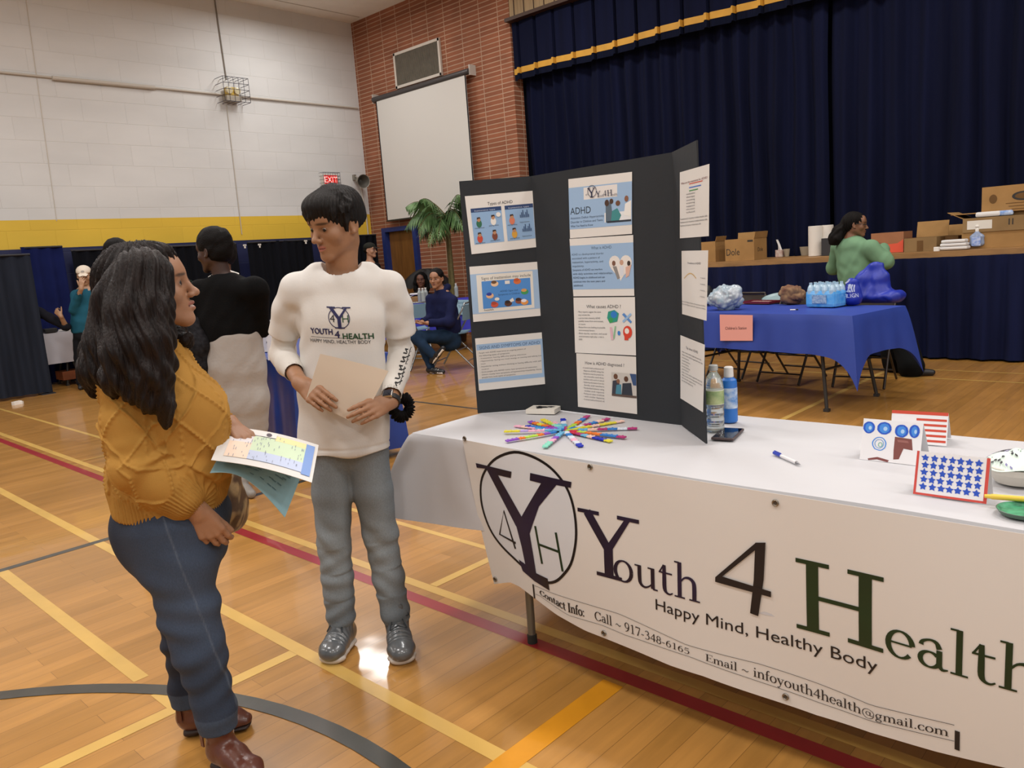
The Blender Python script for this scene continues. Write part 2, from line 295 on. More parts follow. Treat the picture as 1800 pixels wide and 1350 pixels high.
SER = {  # a roman face drawn as strokes: glyph -> (advance, straight strokes, curved strokes)
 'o': (.50, [], [_ring(.25, .22, .19, .215)]),
 'c': (.43, [[(.36, .36, .07), (.375, .33, .05)]], [_ring(.24, .22, .18, .215, 42, 322)]),
 'e': (.45, [_bar(.07, .40, .235, .03)], [_ring(.235, .22, .175, .215, 5, 320)]),
 'u': (.55, [_stem(.43, .02, .44), _bar(.02, .12, .425), _bar(.32, .43, .425), _bar(.43, .54, .015)], [[(.13, .44, K_), (.13, .2, K_), (.15, .07, .07), (.24, .015, .045), (.34, .05, .032), (.43, .13, .03)]]),
 'n': (.56, [_stem(.13, 0, .43), _bar(.02, .12, .42), _bar(.02, .24, .015), _bar(.33, .55, .015)], [[(.15, .32, .03), (.23, .41, .035), (.33, .43, .055), (.41, .38, .075), (.435, .28, K_), (.435, 0, K_)]]),
 'h': (.56, [_stem(.13, 0, .70), _bar(.02, .12, .69), _bar(.02, .24, .015), _bar(.33, .55, .015)], [[(.15, .32, .03), (.23, .41, .035), (.33, .43, .055), (.41, .38, .075), (.435, .28, K_), (.435, 0, K_)]]),
 'm': (.83, [_stem(.13, 0, .43), _bar(.02, .12, .42), _bar(.02, .24, .015), _bar(.31, .52, .015), _bar(.6, .82, .015)],
       [[(.15, .33, .03), (.22, .41, .035), (.31, .43, .055), (.385, .38, .075), (.41, .28, K_), (.41, 0, K_)], [(.43, .33, .03), (.5, .41, .035), (.59, .43, .055), (.675, .38, .075), (.705, .28, K_), (.705, 0, K_)]]),
 't': (.34, [_bar(.02, .31, .415, .032), [(.04, .42, .03), (.13, .57, .03)]], [[(.14, .57, .07), (.14, .3, K_), (.145, .1, K_), (.19, .025, .05), (.26, .01, .035), (.32, .045, .025)]]),
 'l': (.28, [_stem(.14, 0, .70), _bar(.02, .13, .69), _bar(.03, .26, .015)], []),
 'i': (.28, [_stem(.14, 0, .43), _bar(.03, .13, .42), _bar(.03, .26, .015), [(.135, .56, .09), (.135, .65, .09)]], []),
 'f': (.32, [_stem(.14, 0, .5), _bar(.02, .3, .415, .032), _bar(.03, .27, .015)], [[(.14, .48, K_), (.15, .6, .075), (.2, .68, .05), (.28, .69, .05), (.32, .65, .06)]]),
 'a': (.45, [_stem(.33, .06, .3, .08)], [[(.08, .33, .07), (.1, .39, .05), (.2, .435, .035), (.29, .41, .06), (.33, .32, .08)], _ring(.2, .125, .13, .12, 40, 330, .075, .03), [(.33, .08, .07), (.37, .015, .05), (.45, .03, .02)]]),
 'y': (.50, [[(.07, .43, K_), (.27, .04, K_)], _bar(.0, .2, .425), _bar(.31, .5, .425)], [[(.42, .43, .032), (.26, .02, .035), (.2, -.12, .035), (.12, -.19, .05), (.04, -.17, .06)]]),
 'g': (.48, [], [_ring(.21, .28, .14, .15, 0, 360, .07, .03), _ring(.22, -.08, .17, .10, 0, 360, .055, .035), [(.12, .16, .03), (.08, .09, .05), (.2, .03, .06), (.33, .02, .05)], [(.3, .4, .03), (.38, .43, .05), (.45, .42, .05)]]),
 '@': (.86, [_stem(.55, .15, .42, .05)], [_ring(.43, .25, .36, .36, 60, 350, .045, .03), _ring(.42, .27, .13, .14, 0, 360, .045, .03), [(.55, .16, .045), (.62, .12, .035), (.74, .2, .03), (.785, .32, .035), (.7, .5, .035), (.58, .57, .03)]]),
 'C': (.66, [_stem(.59, .46, .66, .035), _stem(.6, .02, .14, .03)], [_ring(.36, .33, .28, .325, 38, 325, .095, .035, 28)]),
 'I': (.34, [_stem(.17, 0, .68, .1), _bar(.03, .31, .665), _bar(.03, .31, .015)], []),
 'E': (.60, [_stem(.15, 0, .68, .095), _bar(.02, .54, .665), _bar(.02, .57, .015), _bar(.15, .42, .35), _stem(.54, .54, .68, .03), _stem(.57, 0, .15, .03), _stem(.42, .27, .43, .03)], []),
 'Y': (.74, [[(.12, .66, .10), (.37, .31, .10)], [(.62, .66, .055), (.38, .31, .075)], _stem(.375, 0, .34, .11), _bar(.0, .27, .66, .04), _bar(.49, .75, .66, .04), _bar(.22, .53, .02, .04)], []),
 'H': (.80, [_stem(.17, 0, .68, .11), _stem(.63, 0, .68, .11), _bar(.17, .63, .34, .04), _bar(.02, .32, .66, .04), _bar(.02, .32, .02, .04), _bar(.48, .78, .66, .04), _bar(.48, .78, .02, .04)], []),
 '1': (.50, [_stem(.26, 0, .64, .08), _bar(.12, .4, .015), [(.1, .54, .03), (.26, .64, .03)]], []),
 '7': (.50, [_bar(.05, .45, .62, .06), [(.44, .62, .04), (.2, 0, .08)], _stem(.06, .52, .64, .03)], []),
 '4': (.50, [_stem(.34, 0, .64, .08), _bar(.02, .47, .19, .05), [(.04, .19, .03), (.34, .62, .035)]], []),
 '3': (.50, [], [[(.08, .55, .05), (.15, .63, .04), (.3, .62, .06), (.36, .5, .075), (.3, .38, .05), (.18, .35, .03)], [(.18, .35, .03), (.33, .32, .05), (.41, .19, .08), (.34, .04, .05), (.2, .0, .035), (.06, .05, .06)]]),
 '5': (.50, [_bar(.12, .42, .62, .06), [(.13, .63, .03), (.11, .36, .03)]], [[(.11, .35, .03), (.25, .4, .045), (.39, .33, .07), (.42, .19, .08), (.34, .04, .05), (.2, .0, .035), (.06, .05, .06)]]),
 '6': (.50, [], [_ring(.25, .2, .165, .19, 0, 360, .075, .03), [(.4, .62, .03), (.24, .56, .05), (.11, .4, .075), (.085, .2, .07)]]),
 '9': (.50, [], [_ring(.25, .44, .165, .19, 0, 360, .075, .03), [(.1, .02, .03), (.26, .08, .05), (.39, .24, .075), (.415, .44, .07)]]),
 '8': (.50, [], [_ring(.25, .47, .14, .155, 0, 360, .065, .035), _ring(.25, .165, .17, .165, 0, 360, .075, .035)]),
 '-': (.34, [_bar(.05, .28, .22, .05)], []), ':': (.26, [[(.12, 0, .09), (.12, .09, .09)], [(.12, .34, .09), (.12, .43, .09)]], []),
 '.': (.24, [[(.12, 0, .09), (.12, .09, .09)]], []), '~': (.6, [], [[(.06, .2, .03), (.17, .28, .045), (.3, .23, .05), (.43, .18, .045), (.54, .27, .03)]]), ' ': (.26, [], []),
}
def serif2d(body, size, step=.12, bold=1., track=0.):
    V, F, x = [], [], 0.
    for ch in body:
        adv, st, cv = SER[ch]
        for stroke, curved in [(q, 0) for q in st]+[(q, 1) for q in cv]:
            if curved: P = _cr(stroke, 3) if len(stroke) < 12 else [np.array(p) for p in stroke]
            else:
                a, b = np.array(stroke[0], float), np.array(stroke[1], float); n = max(1, int(np.linalg.norm((b-a)[:2])/step)); P = [a+(b-a)*i/n for i in range(n+1)]
            o = len(V)
            for i, p in enumerate(P):
                t = P[min(i+1, len(P)-1)][:2]-P[max(i-1, 0)][:2]; t = t/(np.linalg.norm(t)+1e-9); nn = np.array([-t[1], t[0]])*p[2]*bold/2
                V += [((p[0]+nn[0]+x)*size, (p[1]+nn[1])*size), ((p[0]-nn[0]+x)*size, (p[1]-nn[1])*size)]
            F += [(o+2*i, o+2*i+1, o+2*i+3, o+2*i+2) for i in range(len(P)-1)]
        x += adv+track
    return V, F, x*size
def put(mb, VF, fn, m=0):
    """map flat lettering through fn(x, y) -> 3D into a mesh builder"""
    return mb.add([fn(x, y) for x, y in VF[0]], VF[1], m)
def plane_fn(o, ex, ey, lift=None):
    o = np.asarray(o, float)+(0 if lift is None else lift)
    return lambda x, y: o+ex*x+ey*y
def ribbon2d(pts, w, closed=False):
    P = [np.array(p, float) for p in pts]; n = len(P); V = []
    for i in range(n):
        t = (P[(i+1) % n]-P[i-1]) if closed else (P[min(i+1, n-1)]-P[max(i-1, 0)]); t /= np.linalg.norm(t)+1e-9; q = np.array([-t[1], t[0]])*w/2
        V += [tuple(P[i]+q), tuple(P[i]-q)]
    m = n if closed else n-1
    return V, [(2*i, 2*i+1, (2*i+3) % (2*n), (2*i+2) % (2*n)) for i in range(m)]
# ---------------------------------------------------------------- smooth solids for bodies and clothes
class Solid:
    def __init__(s, lo, hi, h):
        s.lo = np.array(lo, float)-2*h; s.h = h; s.n = np.ceil((np.array(hi)-s.lo)/h).astype(int)+3
        s.V = np.full(s.n, .06, np.float32); s.ax = [(s.lo[i]+h*np.arange(s.n[i])).astype(np.float32) for i in range(3)]
    def _win(s, lo, hi, pad):
        a = np.clip(((np.asarray(lo)-pad-s.lo)/s.h).astype(int), 0, s.n); b = np.clip(((np.asarray(hi)+pad-s.lo)/s.h).astype(int)+2, 0, s.n)
        return tuple(slice(x, y) for x, y in zip(a, b))
    def _mix(s, w, d, k, cut):
        A = s.V[w]
        if A.size == 0: return
        if cut: d = -d; s.V[w] = (np.maximum(A, d)+np.maximum(k-np.abs(A-d), 0)**2/(4*k)) if k > 0 else np.maximum(A, d)
        else: s.V[w] = (np.minimum(A, d)-np.maximum(k-np.abs(A-d), 0)**2/(4*k)) if k > 0 else np.minimum(A, d)
    def _pts(s, w):
        return s.ax[0][w[0]][:, None, None], s.ax[1][w[1]][None, :, None], s.ax[2][w[2]][None, None, :]
    def seg(s, p0, p1, r0, r1=None, k=.01, side=None, cut=False):
        """tapered round or elliptical limb; r0/r1 a radius or (across side, other)"""
        p0 = np.asarray(p0, float); p1 = np.asarray(p1, float); r1 = r0 if r1 is None else r1
        a0, b0 = r0 if hasattr(r0, '__len__') else (r0, r0); a1, b1 = r1 if hasattr(r1, '__len__') else (r1, r1)
        R = max(a0, b0, a1, b1); w = s._win(np.minimum(p0, p1)-R, np.maximum(p0, p1)+R, k+.012+2*s.h); X, Y, Z = s._pts(w)
        d = p1-p0; L = np.linalg.norm(d)+1e-9; d = d/L
        sd = np.array([1., 0, 0]) if side is None else np.asarray(side, float)
        if abs(sd @ d) > .95: sd = np.array([0, 1., 0])
        u = unit(sd-d*(sd @ d)); v = np.cross(d, u)
        x, y, z = X-p0[0], Y-p0[1], Z-p0[2]
        q = x*d[0]+y*d[1]+z*d[2]; t = np.clip(q, 0, L); e = q-t; t = t/L
        cu = x*u[0]+y*u[1]+z*u[2]; cv = x*v[0]+y*v[1]+z*v[2]; A = a0+(a1-a0)*t; B = b0+(b1-b0)*t; E = np.minimum(A, B)
        n = np.sqrt((cu/A)**2+(cv/B)**2+(e/E)**2)+1e-6; r = np.sqrt(cu*cu+cv*cv+e*e)
        s._mix(w, ((1-1/n)*np.maximum(r, .3*np.minimum(A, B))).astype(np.float32), k, cut); return s
    def chain(s, pts, rs, k=.01, side=None, cut=False):
        for i in range(len(pts)-1): s.seg(pts[i], pts[i+1], rs[i], rs[i+1], k, side, cut)
        return s
    def ell(s, c, r, Rm=None, k=.01, cut=False):
        c = np.asarray(c, float); r = np.asarray(r, float)*np.ones(3); R = r.max(); w = s._win(c-R, c+R, k+.012+2*s.h); X, Y, Z = s._pts(w)
        x, y, z = X-c[0], Y-c[1], Z-c[2]
        if Rm is not None: x, y, z = [x*Rm[0, i]+y*Rm[1, i]+z*Rm[2, i] for i in range(3)]
        n = np.sqrt((x/r[0])**2+(y/r[1])**2+(z/r[2])**2)+1e-6; l = np.sqrt(x*x+y*y+z*z)
        s._mix(w, ((1-1/n)*np.maximum(l, .3*r.min())).astype(np.float32), k, cut); return s
    def half(s, p, n, lo, hi, k=0.):
        """cut away everything on the n side of the plane through p, inside the given window"""
        w = s._win(lo, hi, 0); X, Y, Z = s._pts(w); n = unit(n)
        s._mix(w, -((X-p[0])*n[0]+(Y-p[1])*n[1]+(Z-p[2])*n[2]).astype(np.float32), k, True); return s
    def mesh(s, relax=1):
        V = s.V; V[[0, -1]] = .06; V[:, [0, -1]] = .06; V[:, :, [0, -1]] = .06
        N = V < 0; nx, ny, nz = V.shape
        c = np.zeros((nx-1, ny-1, nz-1), np.uint8)
        for a in (0, 1):
            for b in (0, 1):
                for d in (0, 1): c += N[a:nx-1+a, b:ny-1+b, d:nz-1+d]
        act = (c > 0) & (c < 8); I, J, K = np.nonzero(act); idx = np.full(act.shape, -1, np.int32); idx[I, J, K] = np.arange(len(I))
        P = np.zeros((len(I), 3)); cnt = np.zeros(len(I))
        cs = [(a, b, d) for a in (0, 1) for b in (0, 1) for d in (0, 1)]
        val = {q: V[I+q[0], J+q[1], K+q[2]] for q in cs}
        for q in cs:
            for ax in range(3):
                if q[ax] == 0:
                    r = list(q); r[ax] = 1; a, b = val[q], val[tuple(r)]; m = (a < 0) != (b < 0); t = np.where(m, a/np.where(m, a-b, 1), 0)
                    pp = np.tile(np.array(q, float), (len(I), 1)); pp[:, ax] += t; P += pp*m[:, None]; cnt += m
        P = (P/cnt[:, None]+np.stack([I, J, K], 1))*s.h+s.lo
        Fs = []
        for ax in range(3):
            b, d = (ax+1) % 3, (ax+2) % 3; sl = [slice(1, None)]*3; sl[ax] = slice(0, -1); A = N[tuple(sl)]
            s2 = [slice(1, None)]*3; B = N[tuple(s2)]; m = A != B; i = np.stack(np.nonzero(m), 1)+1; i[:, ax] -= 1
            ok = (i[:, 0] < nx-1) & (i[:, 1] < ny-1) & (i[:, 2] < nz-1); i = i[ok]; fl = A[m][ok]
            def g(db, dd):
                j = i.copy(); j[:, b] += db; j[:, d] += dd; return idx[j[:, 0], j[:, 1], j[:, 2]]
            Q = np.stack([g(-1, -1), g(0, -1), g(0, 0), g(-1, 0)], 1); Q[~fl] = Q[~fl][:, ::-1]; Fs.append(Q)
        F = np.concatenate(Fs); F = F[(F >= 0).all(1)]
        E = np.concatenate([F[:, [0, 1]], F[:, [1, 2]], F[:, [2, 3]], F[:, [3, 0]]])
        for _ in range(relax):
            S = np.zeros_like(P); n = np.bincount(E.ravel(), minlength=len(P))[:, None]
            for ax in range(3): S[:, ax] = np.bincount(E[:, 0], P[E[:, 1], ax], len(P))+np.bincount(E[:, 1], P[E[:, 0], ax], len(P))
            P = P*.4+.6*S/np.maximum(n, 1)
        return P, F
def normals(P, F):
    n = np.cross(P[F[:, 2]]-P[F[:, 0]], P[F[:, 3]]-P[F[:, 1]]); out = np.zeros_like(P)
    for j in range(4):
        for ax in range(3): out[:, ax] += np.bincount(F[:, j], n[:, ax], len(P))
    return out/(np.linalg.norm(out, axis=1, keepdims=True)+1e-12)
_rng = np.random.RandomState(7)
_PH = _rng.rand(40, 6)*6.283; _DR = _rng.randn(40, 3); _DR /= np.linalg.norm(_DR, axis=1, keepdims=True)
def wob(P, freq, n=6, seed=0):
    """smooth pseudo-noise in about -1..1"""
    r = np.zeros(len(P))
    for i in range(n):
        j = (seed*7+i) % 40; r += np.sin((P @ _DR[j])*freq*(.7+.25*i)+_PH[j, 0]+1.5*np.sin((P @ _DR[(j+11) % 40])*freq*.6+_PH[j, 1]))/n
    return r*1.7
def blob(P, c, r, Rm=None, soft=.5):
    """weight 1 inside an ellipsoid fading to 0 outside"""
    q = P-np.asarray(c); q = q @ Rm if Rm is not None else q; n = np.sqrt(((q/np.asarray(r))**2).sum(1)); return np.clip((1+soft-n)/soft, 0, 1)
def rotmat(fwd, tilt=0.):
    """columns: right-hand side x, forward y, up z of a head that faces fwd"""
    y = unit(fwd); x = unit(np.cross(y, ZUP)); z = np.cross(x, y)
    x2 = x*math.cos(tilt)+z*math.sin(tilt); return np.stack([x2, y, np.cross(x2, y)], 1)
def head(S, c, Rm, s=1., fem=0., open_=0., detail=True):
    c = np.asarray(c, float)
    T = lambda *p: c+Rm @ (np.array(p)*s)
    E = lambda p, r, k, cut=False: S.ell(T(*p), np.array(r)*s, Rm, k*s, cut)
    G = lambda a, b, r0, r1, k, cut=False: S.seg(T(*a), T(*b), r0*s, r1*s, k*s, None, cut)
    E((0, -.014, .028), (.076, .094, .088), 0)
    E((0, .018, -.02), (.063, .072, .082), .03)
    for q in (-1, 1):
        G((q*.05, .0, -.052), (q*.012, .066, -.098), .019, .016, .03)
        E((q*.043, .056, -.028), (.024, .024, .024), .02)
        G((q*.006, .082, .022), (q*.038, .072, .024), .012, .011, .016)
    E((0, .075, -.1), (.017, .016, .014), .02)
    E((0, .07, .045), (.05, .025, .04), .03)
    E((0, .07, -.062), (.028, .022, .026), .018)
    if not detail:
        G((0, .085, .0), (0, .108, -.034), .008, .012, .01)
        for q in (-1, 1): E((q*.078, -.006, -.01), (.009, .018, .03), .006)
        return
    for q in (-1, 1):
        E((q*.032, .098, -.001), (.017, .015, .012), .012, True)
        E((q*.031, .0745, -.001), (.0145, .0140, .0135), .004)
        E((q*.0315, .0915, -.0015), (.0122, .009, .0046 if not fem else .0048), .002, True)
    G((0, .088, .012), (0, .106, -.026), .0078, .0095, .012)
    E((0, .112, -.034), (.0115, .0115, .0105), .009)
    for q in (-1, 1):
        E((q*.0125, .1, -.038), (.0085, .0105, .008), .006)
        E((q*.0065, .110, -.0455), (.0035, .0055, .003), .002, True)
    z = open_*.004
    G((-.017, .084, -.0615), (0, .0965, -.0595), .0042, .0058, .004); G((.017, .084, -.0615), (0, .0965, -.0595), .0042, .0058, .004)
    G((-.014, .084, -.0705-z), (0, .0945, -.0725-z), .0045, .0068, .004); G((.014, .084, -.0705-z), (0, .0945, -.0725-z), .0045, .0068, .004)
    G((-.019, .088, -.066-z*.5), (.019, .088, -.066-z*.5), .0012+z*.3, .0012+z*.3, .002, True); E((0, .1005, -.066-z*.5), (.016, .006, .0013+z*.6), .002, True)
    for q in (-1, 1):
        er = Rm @ np.array([[math.cos(q*.35), -math.sin(q*.35), 0], [math.sin(q*.35), math.cos(q*.35), 0], [0, 0, 1]])
        S.ell(T(q*.081, -.01, -.006), np.array([.0075, .018, .031])*s, er, .006*s)
        S.ell(T(q*.088, -.006, -.002), np.array([.006, .0105, .021])*s, er, .004*s, True)
        G((q*.084, .0, -.03), (q*.078, .004, -.032), .007, .006, .004)
def head_cols(P, base, c, Rm, s, lip, brow, dark=.75, stubble=0.):
    base = np.array(lin(base)); C = np.tile(base, (len(P), 1)); c = np.asarray(c); T = lambda *p: c+Rm @ (np.array(p)*s)
    def mixc(w, col):
        nonlocal C; C = C*(1-w[:, None])+np.array(lin(col))*w[:, None]
    mixc(.85*blob(P, T(0, .094, -.0645), np.array([.019, .014, .0085])*s, Rm, .35), lip)
    for q in (-1, 1):
        mixc(.8*blob(P, T(q*.031, .088, .0205), np.array([.018, .02, .0035])*s, Rm, .7), brow)
        mixc(.35*blob(P, T(q*.031, .09, -.001), np.array([.0165, .012, .0085])*s, Rm, .4), brow)
        mixc(.9*blob(P, T(q*.0065, .110, -.0465), np.array([.0035, .005, .003])*s, Rm, .4), brow)
    mixc(.95*blob(P, T(0, .092, -.066), np.array([.015, .012, .0012])*s, Rm, .6), '#3a1512')
    return C
def eyeballs(c, Rm, s, look=(0, 1, 0), iris='#241208'):
    """two eyeballs as coloured geometry for joining into the body mesh"""
    Vs, Fs, Cs = [], [], []; o = 0; look = unit(Rm @ unit(look))
    for q in (-1, 1):
        e = np.asarray(c)+Rm @ (np.array([q*.031, .0755, -.001])*s); n, m = 24, 16; r = .0125*s
        V = np.array([e+r*np.array([math.sin(math.pi*j/m)*math.cos(2*math.pi*i/n), math.sin(math.pi*j/m)*math.sin(2*math.pi*i/n), math.cos(math.pi*j/m)]) for j in range(m+1) for i in range(n)])
        F = np.array([(j*n+i, (j+1)*n+i, (j+1)*n+(i+1) % n, j*n+(i+1) % n) for j in range(m) for i in range(n)])
        a = ((V-e)/r) @ look; C = np.tile(np.array([.42, .38, .35]), (len(V), 1)); C[a > .72] = lin(iris); C[a > .90] = (.005, .005, .005)
        Vs.append(V); Fs.append(F+o); Cs.append(C); o += len(V)
    return np.concatenate(Vs), np.concatenate(Fs), np.concatenate(Cs)
def hand(S, w, d, n, t, s=1., curl=(.35, .4, .45, .5), spread=.06, thumb=(.7, .7, .25), wr=.024, tcurl=.3):
    """w wrist, d towards the fingers, n palm normal (palm faces n), t towards the thumb side"""
    w = np.asarray(w, float); d = unit(d); n = unit(n-d*(np.dot(n, d))); t = unit(np.cross(d, n))*(1 if np.dot(np.cross(d, n), t) > 0 else -1)
    kn = [w+s*(d*.088+t*.028), w+s*(d*.094+t*.009), w+s*(d*.09-t*.010), w+s*(d*.08-t*.028)]
    for i, kp in enumerate(kn): S.seg(w+s*(d*.01+t*(.014-.009*i)), kp, (.0155*s if i < 3 else .014*s), (.0105 if i < 3 else .0095)*s, .010*s)
    S.ell(w+s*(d*.05+n*.006), np.array([.03, .03, .013])*s, np.stack([t, d, n], 1), .012*s)
    S.seg(w-d*.01*s, w+d*.02*s, wr*s, .022*s, .012*s, t)
    for i, (kp, L) in enumerate(zip(kn, (.072, .080, .075, .060))):
        a = 0.; p = kp.copy(); side = t*(1.5-i)*spread; r = (.0088, .009, .0085, .0076)[i]*s
        for j, (fr, rr) in enumerate(((.44, .92), (.31, .84), (.25, .72))):
            a += curl[i]*(.8 if j == 0 else 1.1); q = p+(unit(d*math.cos(a)+n*math.sin(a)+side))*L*fr*s
            S.seg(p, q, r*(1.02 if j == 0 else (.92, .84)[j-1]), r*rr, .0035*s); p = q
    a = w+s*(d*.018+t*.016+n*.006); th = unit(d*thumb[0]+t*thumb[1]+n*thumb[2]); b = a+th*.042*s
    S.seg(a, b, .0150*s, .0112*s, .010*s); th2 = unit(th+d*tcurl+n*tcurl*.4); c2 = b+th2*.034*s; S.seg(b, c2, .0108*s, .0096*s, .003*s); th3 = unit(th2+d*tcurl*.5); S.seg(c2, c2+th3*.026*s, .0094*s, .0075*s, .003*s)
def finish(S, name, mats, parent, cols=None, disp=None, relax=1, extra=None, keep=None):
    P, F = S.mesh(relax)
    if disp is not None: P = P+normals(P, F)*disp(P)[:, None]
    C = cols(P) if cols else None
    if extra is not None:
        F = np.concatenate([F, extra[1]+len(P)]); P = np.concatenate([P, extra[0]]); C = np.concatenate([C, extra[2]])
    o = mesh_obj(name, P, F, mats, parent, None, True, C)
    return o, P, F
def bounds(*pts, pad=.1):
    P = np.array([np.asarray(p, float) for p in pts]); return P.min(0)-pad, P.max(0)+pad
def onto(P, F, org, ex, ey, d, mb, VF, m=0, lift=.0015):
    """lay flat lettering on a cloth surface: shoot each vertex along d"""
    bv = BVHTree.FromPolygons([Vector(v) for v in P], [tuple(map(int, f)) for f in F]); d = unit(d); V = []
    org = np.asarray(org, float)
    for x, y in VF[0]:
        q = org+ex*x+ey*y; hit = bv.ray_cast(Vector(q-d*.5), Vector(d), 1.2); V.append(np.array(hit[0])-d*lift if hit[0] is not None else q)
    return mb.add(V, VF[1], m)
# ---------------------------------------------------------------- the room
def struct(name, mb, mats, parent=None):
    o = mb.build(name, mats, parent)
    if parent is None: o['kind'] = 'structure'
    return o
M_fl = mat_floor(); M_br = mat_brick(); M_bl = mat_block()
M_yel = mat('court_yellow', '#d4ac5c', .3, coat=.4, var=.12, scale=6); M_red = mat('court_red', '#9a2a30', .3, coat=.4, var=.15, scale=6)
M_drk = mat('court_grey', '#45443f', .3, coat=.4, var=.25, scale=9); M_org = mat('court_orange', '#d8921f', .3, coat=.4, var=.15, scale=6)
XW, YW, ZC = -12.6, 9.6, 5.83
fl = MB(); fl.box((-1.3, 0, -.05), (22.7, 19.3, .1), 0)
_lz = [.0005]
def line(x0, y0, x1, y1, w, m, z=None):
    z = _lz[0]; _lz[0] += .00006
    d = unit((x1-x0, y1-y0, 0)); n = np.array([-d[1], d[0], 0])*w/2; a = np.array([x0, y0, z]); b = np.array([x1, y1, z]); fl.quad(a-n, b-n, b+n, a+n, m)
line(-12.4, 2.468, 4, 2.468, .035, 1); line(-12.4, 2.004, 6, 2.004, .048, 1, .0007); line(-12.4, 1.907, 6, 1.907, .058, 2)
line(-12.4, 1.367, 4, 1.367, .052, 1, .0007); line(-4.45, .912, -2.76, .912, .052, 1)
line(-2.62, .912, -2.468, .912, .052, 1); line(-4.475, -5, -4.475, 4.84, .05, 3, .0009)
line(-2.468, -3, -2.468, 1.34, .052, 1); line(-2.478, 2.03, -2.478, 2.45, .045, 1); line(-2.49, 2.49, -2.52, 8.6, .045, 1)
line(-9, 4.872, 4, 4.872, .035, 3); line(-1.41, .4, -1.41, 1.855, .078, 4, .0011)
line(-6, 8.08, 4, 8.08, .03, 1); line(-6, 7.62, 4, 7.62, .03, 1); line(-6.69, 2.03, -6.69, 3.2, .02, 1)
ca = np.array([-1.752, -.585, .0022]); n = 90
fl.add([ca+np.array([r*math.cos(2*math.pi*i/n), r*math.sin(2*math.pi*i/n), 0]) for r in (1.715, 1.772) for i in range(n)], [(i, (i+1) % n, n+(i+1) % n, n+i) for i in range(n)], 3)
struct('floor', fl, [M_fl, M_yel, M_red, M_drk, M_org])
M_ceil = mat('ceiling_tile', '#ecebe6', .9, var=.06, scale=3, bump=.2, bscale=30)
cl = MB().box((-1.3, 0, ZC+.05), (22.7, 19.4, .1), 0)
for x in np.arange(-12.2, 9, 1.22): cl.box((x, 0, ZC-.002), (.02, 19, .006), 1)
struct('ceiling', cl, [M_ceil, mat('ceiling_grid', '#b5afa4', .7)])
wl = MB().box((XW-.1, -.05, ZC/2), (.2, 19.4, ZC), 0)
struct('wall_left', wl, [M_bl])
struct('wall_light_block', MB().box((-1.3, 10.4, ZC/2), (15.2, .1, ZC), 0).box((-8.74, 10.08, ZC/2), (.2, .6, ZC), 0), [mat('light_block_dark', '#10131f', .9)])  # unseen dark panels added behind the curtain to stop light through its gaps
wb = MB(); X0 = -8.61                                          # brick wall with a door opening
d0, d1, dz = -12.2, -11.2, 2.02
wb.box(((XW+d0)/2, YW+.11, ZC/2), (d0-XW, .22, ZC)); wb.box(((d1+X0)/2, YW+.11, ZC/2), (X0-d1, .22, ZC)); wb.box(((d0+d1)/2, YW+.11, (ZC+dz)/2), (d1-d0, .22, ZC-dz))
struct('wall_back', wb, [M_br])
# stage opening: timber fascia above it
M_wood = mat('fascia_wood', '#a58a64', .6, var=.3, scale=3, stretch=(14, 1, .6)); M_trim = mat('fascia_trim', '#3a2417', .5)
ls = MB().box((-1.3, YW+.1, 5.38), (14.6, .2, .9), 0)
for x in np.arange(-8.5, 6, .2): ls.box((x, YW-.004, 5.38), (.012, .012, .9), 1)
ls.box((-1.3, YW-.01, 4.9), (14.6, .24, .05), 1)
struct('trim_1', ls, [M_wood, M_trim])
st = MB(); st.box((-.9, 9.9, .54), (15.4, 2.1, 1.03), 0); st.box((-.9, 9.86, 1.068), (15.44, 2.12, .04), 1); st.box((-.9, 8.795, 1.06), (15.44, .03, .06), 1)
struct('trim_2', st, [mat('stage_front', '#2a2420', .8), mat('stage_edge', '#a07748', .5, var=.25, scale=5, stretch=(1, 6, 6))])['label'] = 'raised stage platform with a pale wooden edge'
# conduit and seams on the white wall
M_con = mat('conduit_paint', '#c2bbb0', .5)
cd = MB(); cd.tube([(XW+.03, -6, 4.288), (XW+.03, 9.55, 4.295)], .016, 0); cd.tube([(XW+.045, 4.25, 4.282), (XW+.045, 5.7, 4.29)], .03, 0)
tag(cd.build('conduit', M_con), 'white painted conduit running level along the white wall', 'conduit')
sm = MB(); sm.tube([(XW+.012, 6.9, 5.8), (XW+.012, 6.93, 4.55)], .011, 1); sm.tube([(XW+.012, 6.88, 4.15), (XW+.012, 6.86, 2.02)], .007, 0)
tag(sm.build('drop_conduit', [M_con, mat('drop_conduit_dark', '#7d766c', .6)]), 'thin vertical conduit above and below the caged lamp', 'conduit')
MB().tube([(XW+.002, 4.1, 5.8), (XW+.002, 4.02, 2.3)], .006, 0).build('trim_3', M_con)['kind'] = 'structure'

# door in the brick wall
M_blue = mat('door_frame_blue', '#1c2f6e', .5, var=.2); M_dw = mat('door_oak', '#7d5426', .45, var=.35, scale=3, stretch=(6, 6, .6))
df = MB(); df.box((d0+.05, YW+.05, dz/2), (.1, .24, dz)); df.box((d1-.05, YW+.05, dz/2), (.1, .24, dz)); df.box(((d0+d1)/2, YW+.05, dz-.04), (d1-d0-.2, .24, .08))
dr = struct('door_1', df, M_blue); lf = box_part('door_leaf', ((d0+d1)/2, YW+.06, (dz-.08)/2+.003), (d1-d0-.2, .05, dz-.09), M_dw, dr)
MB().lathe((d1-.17, YW+.03, .98), [(.012, 0), (.012, .04), (.028, .045), (.03, .065), (.015, .075)], 0, 14, (0, -1, 0)).build('door_knob', mat('brushed_brass', '#b08a4a', .3, 1.), lf)

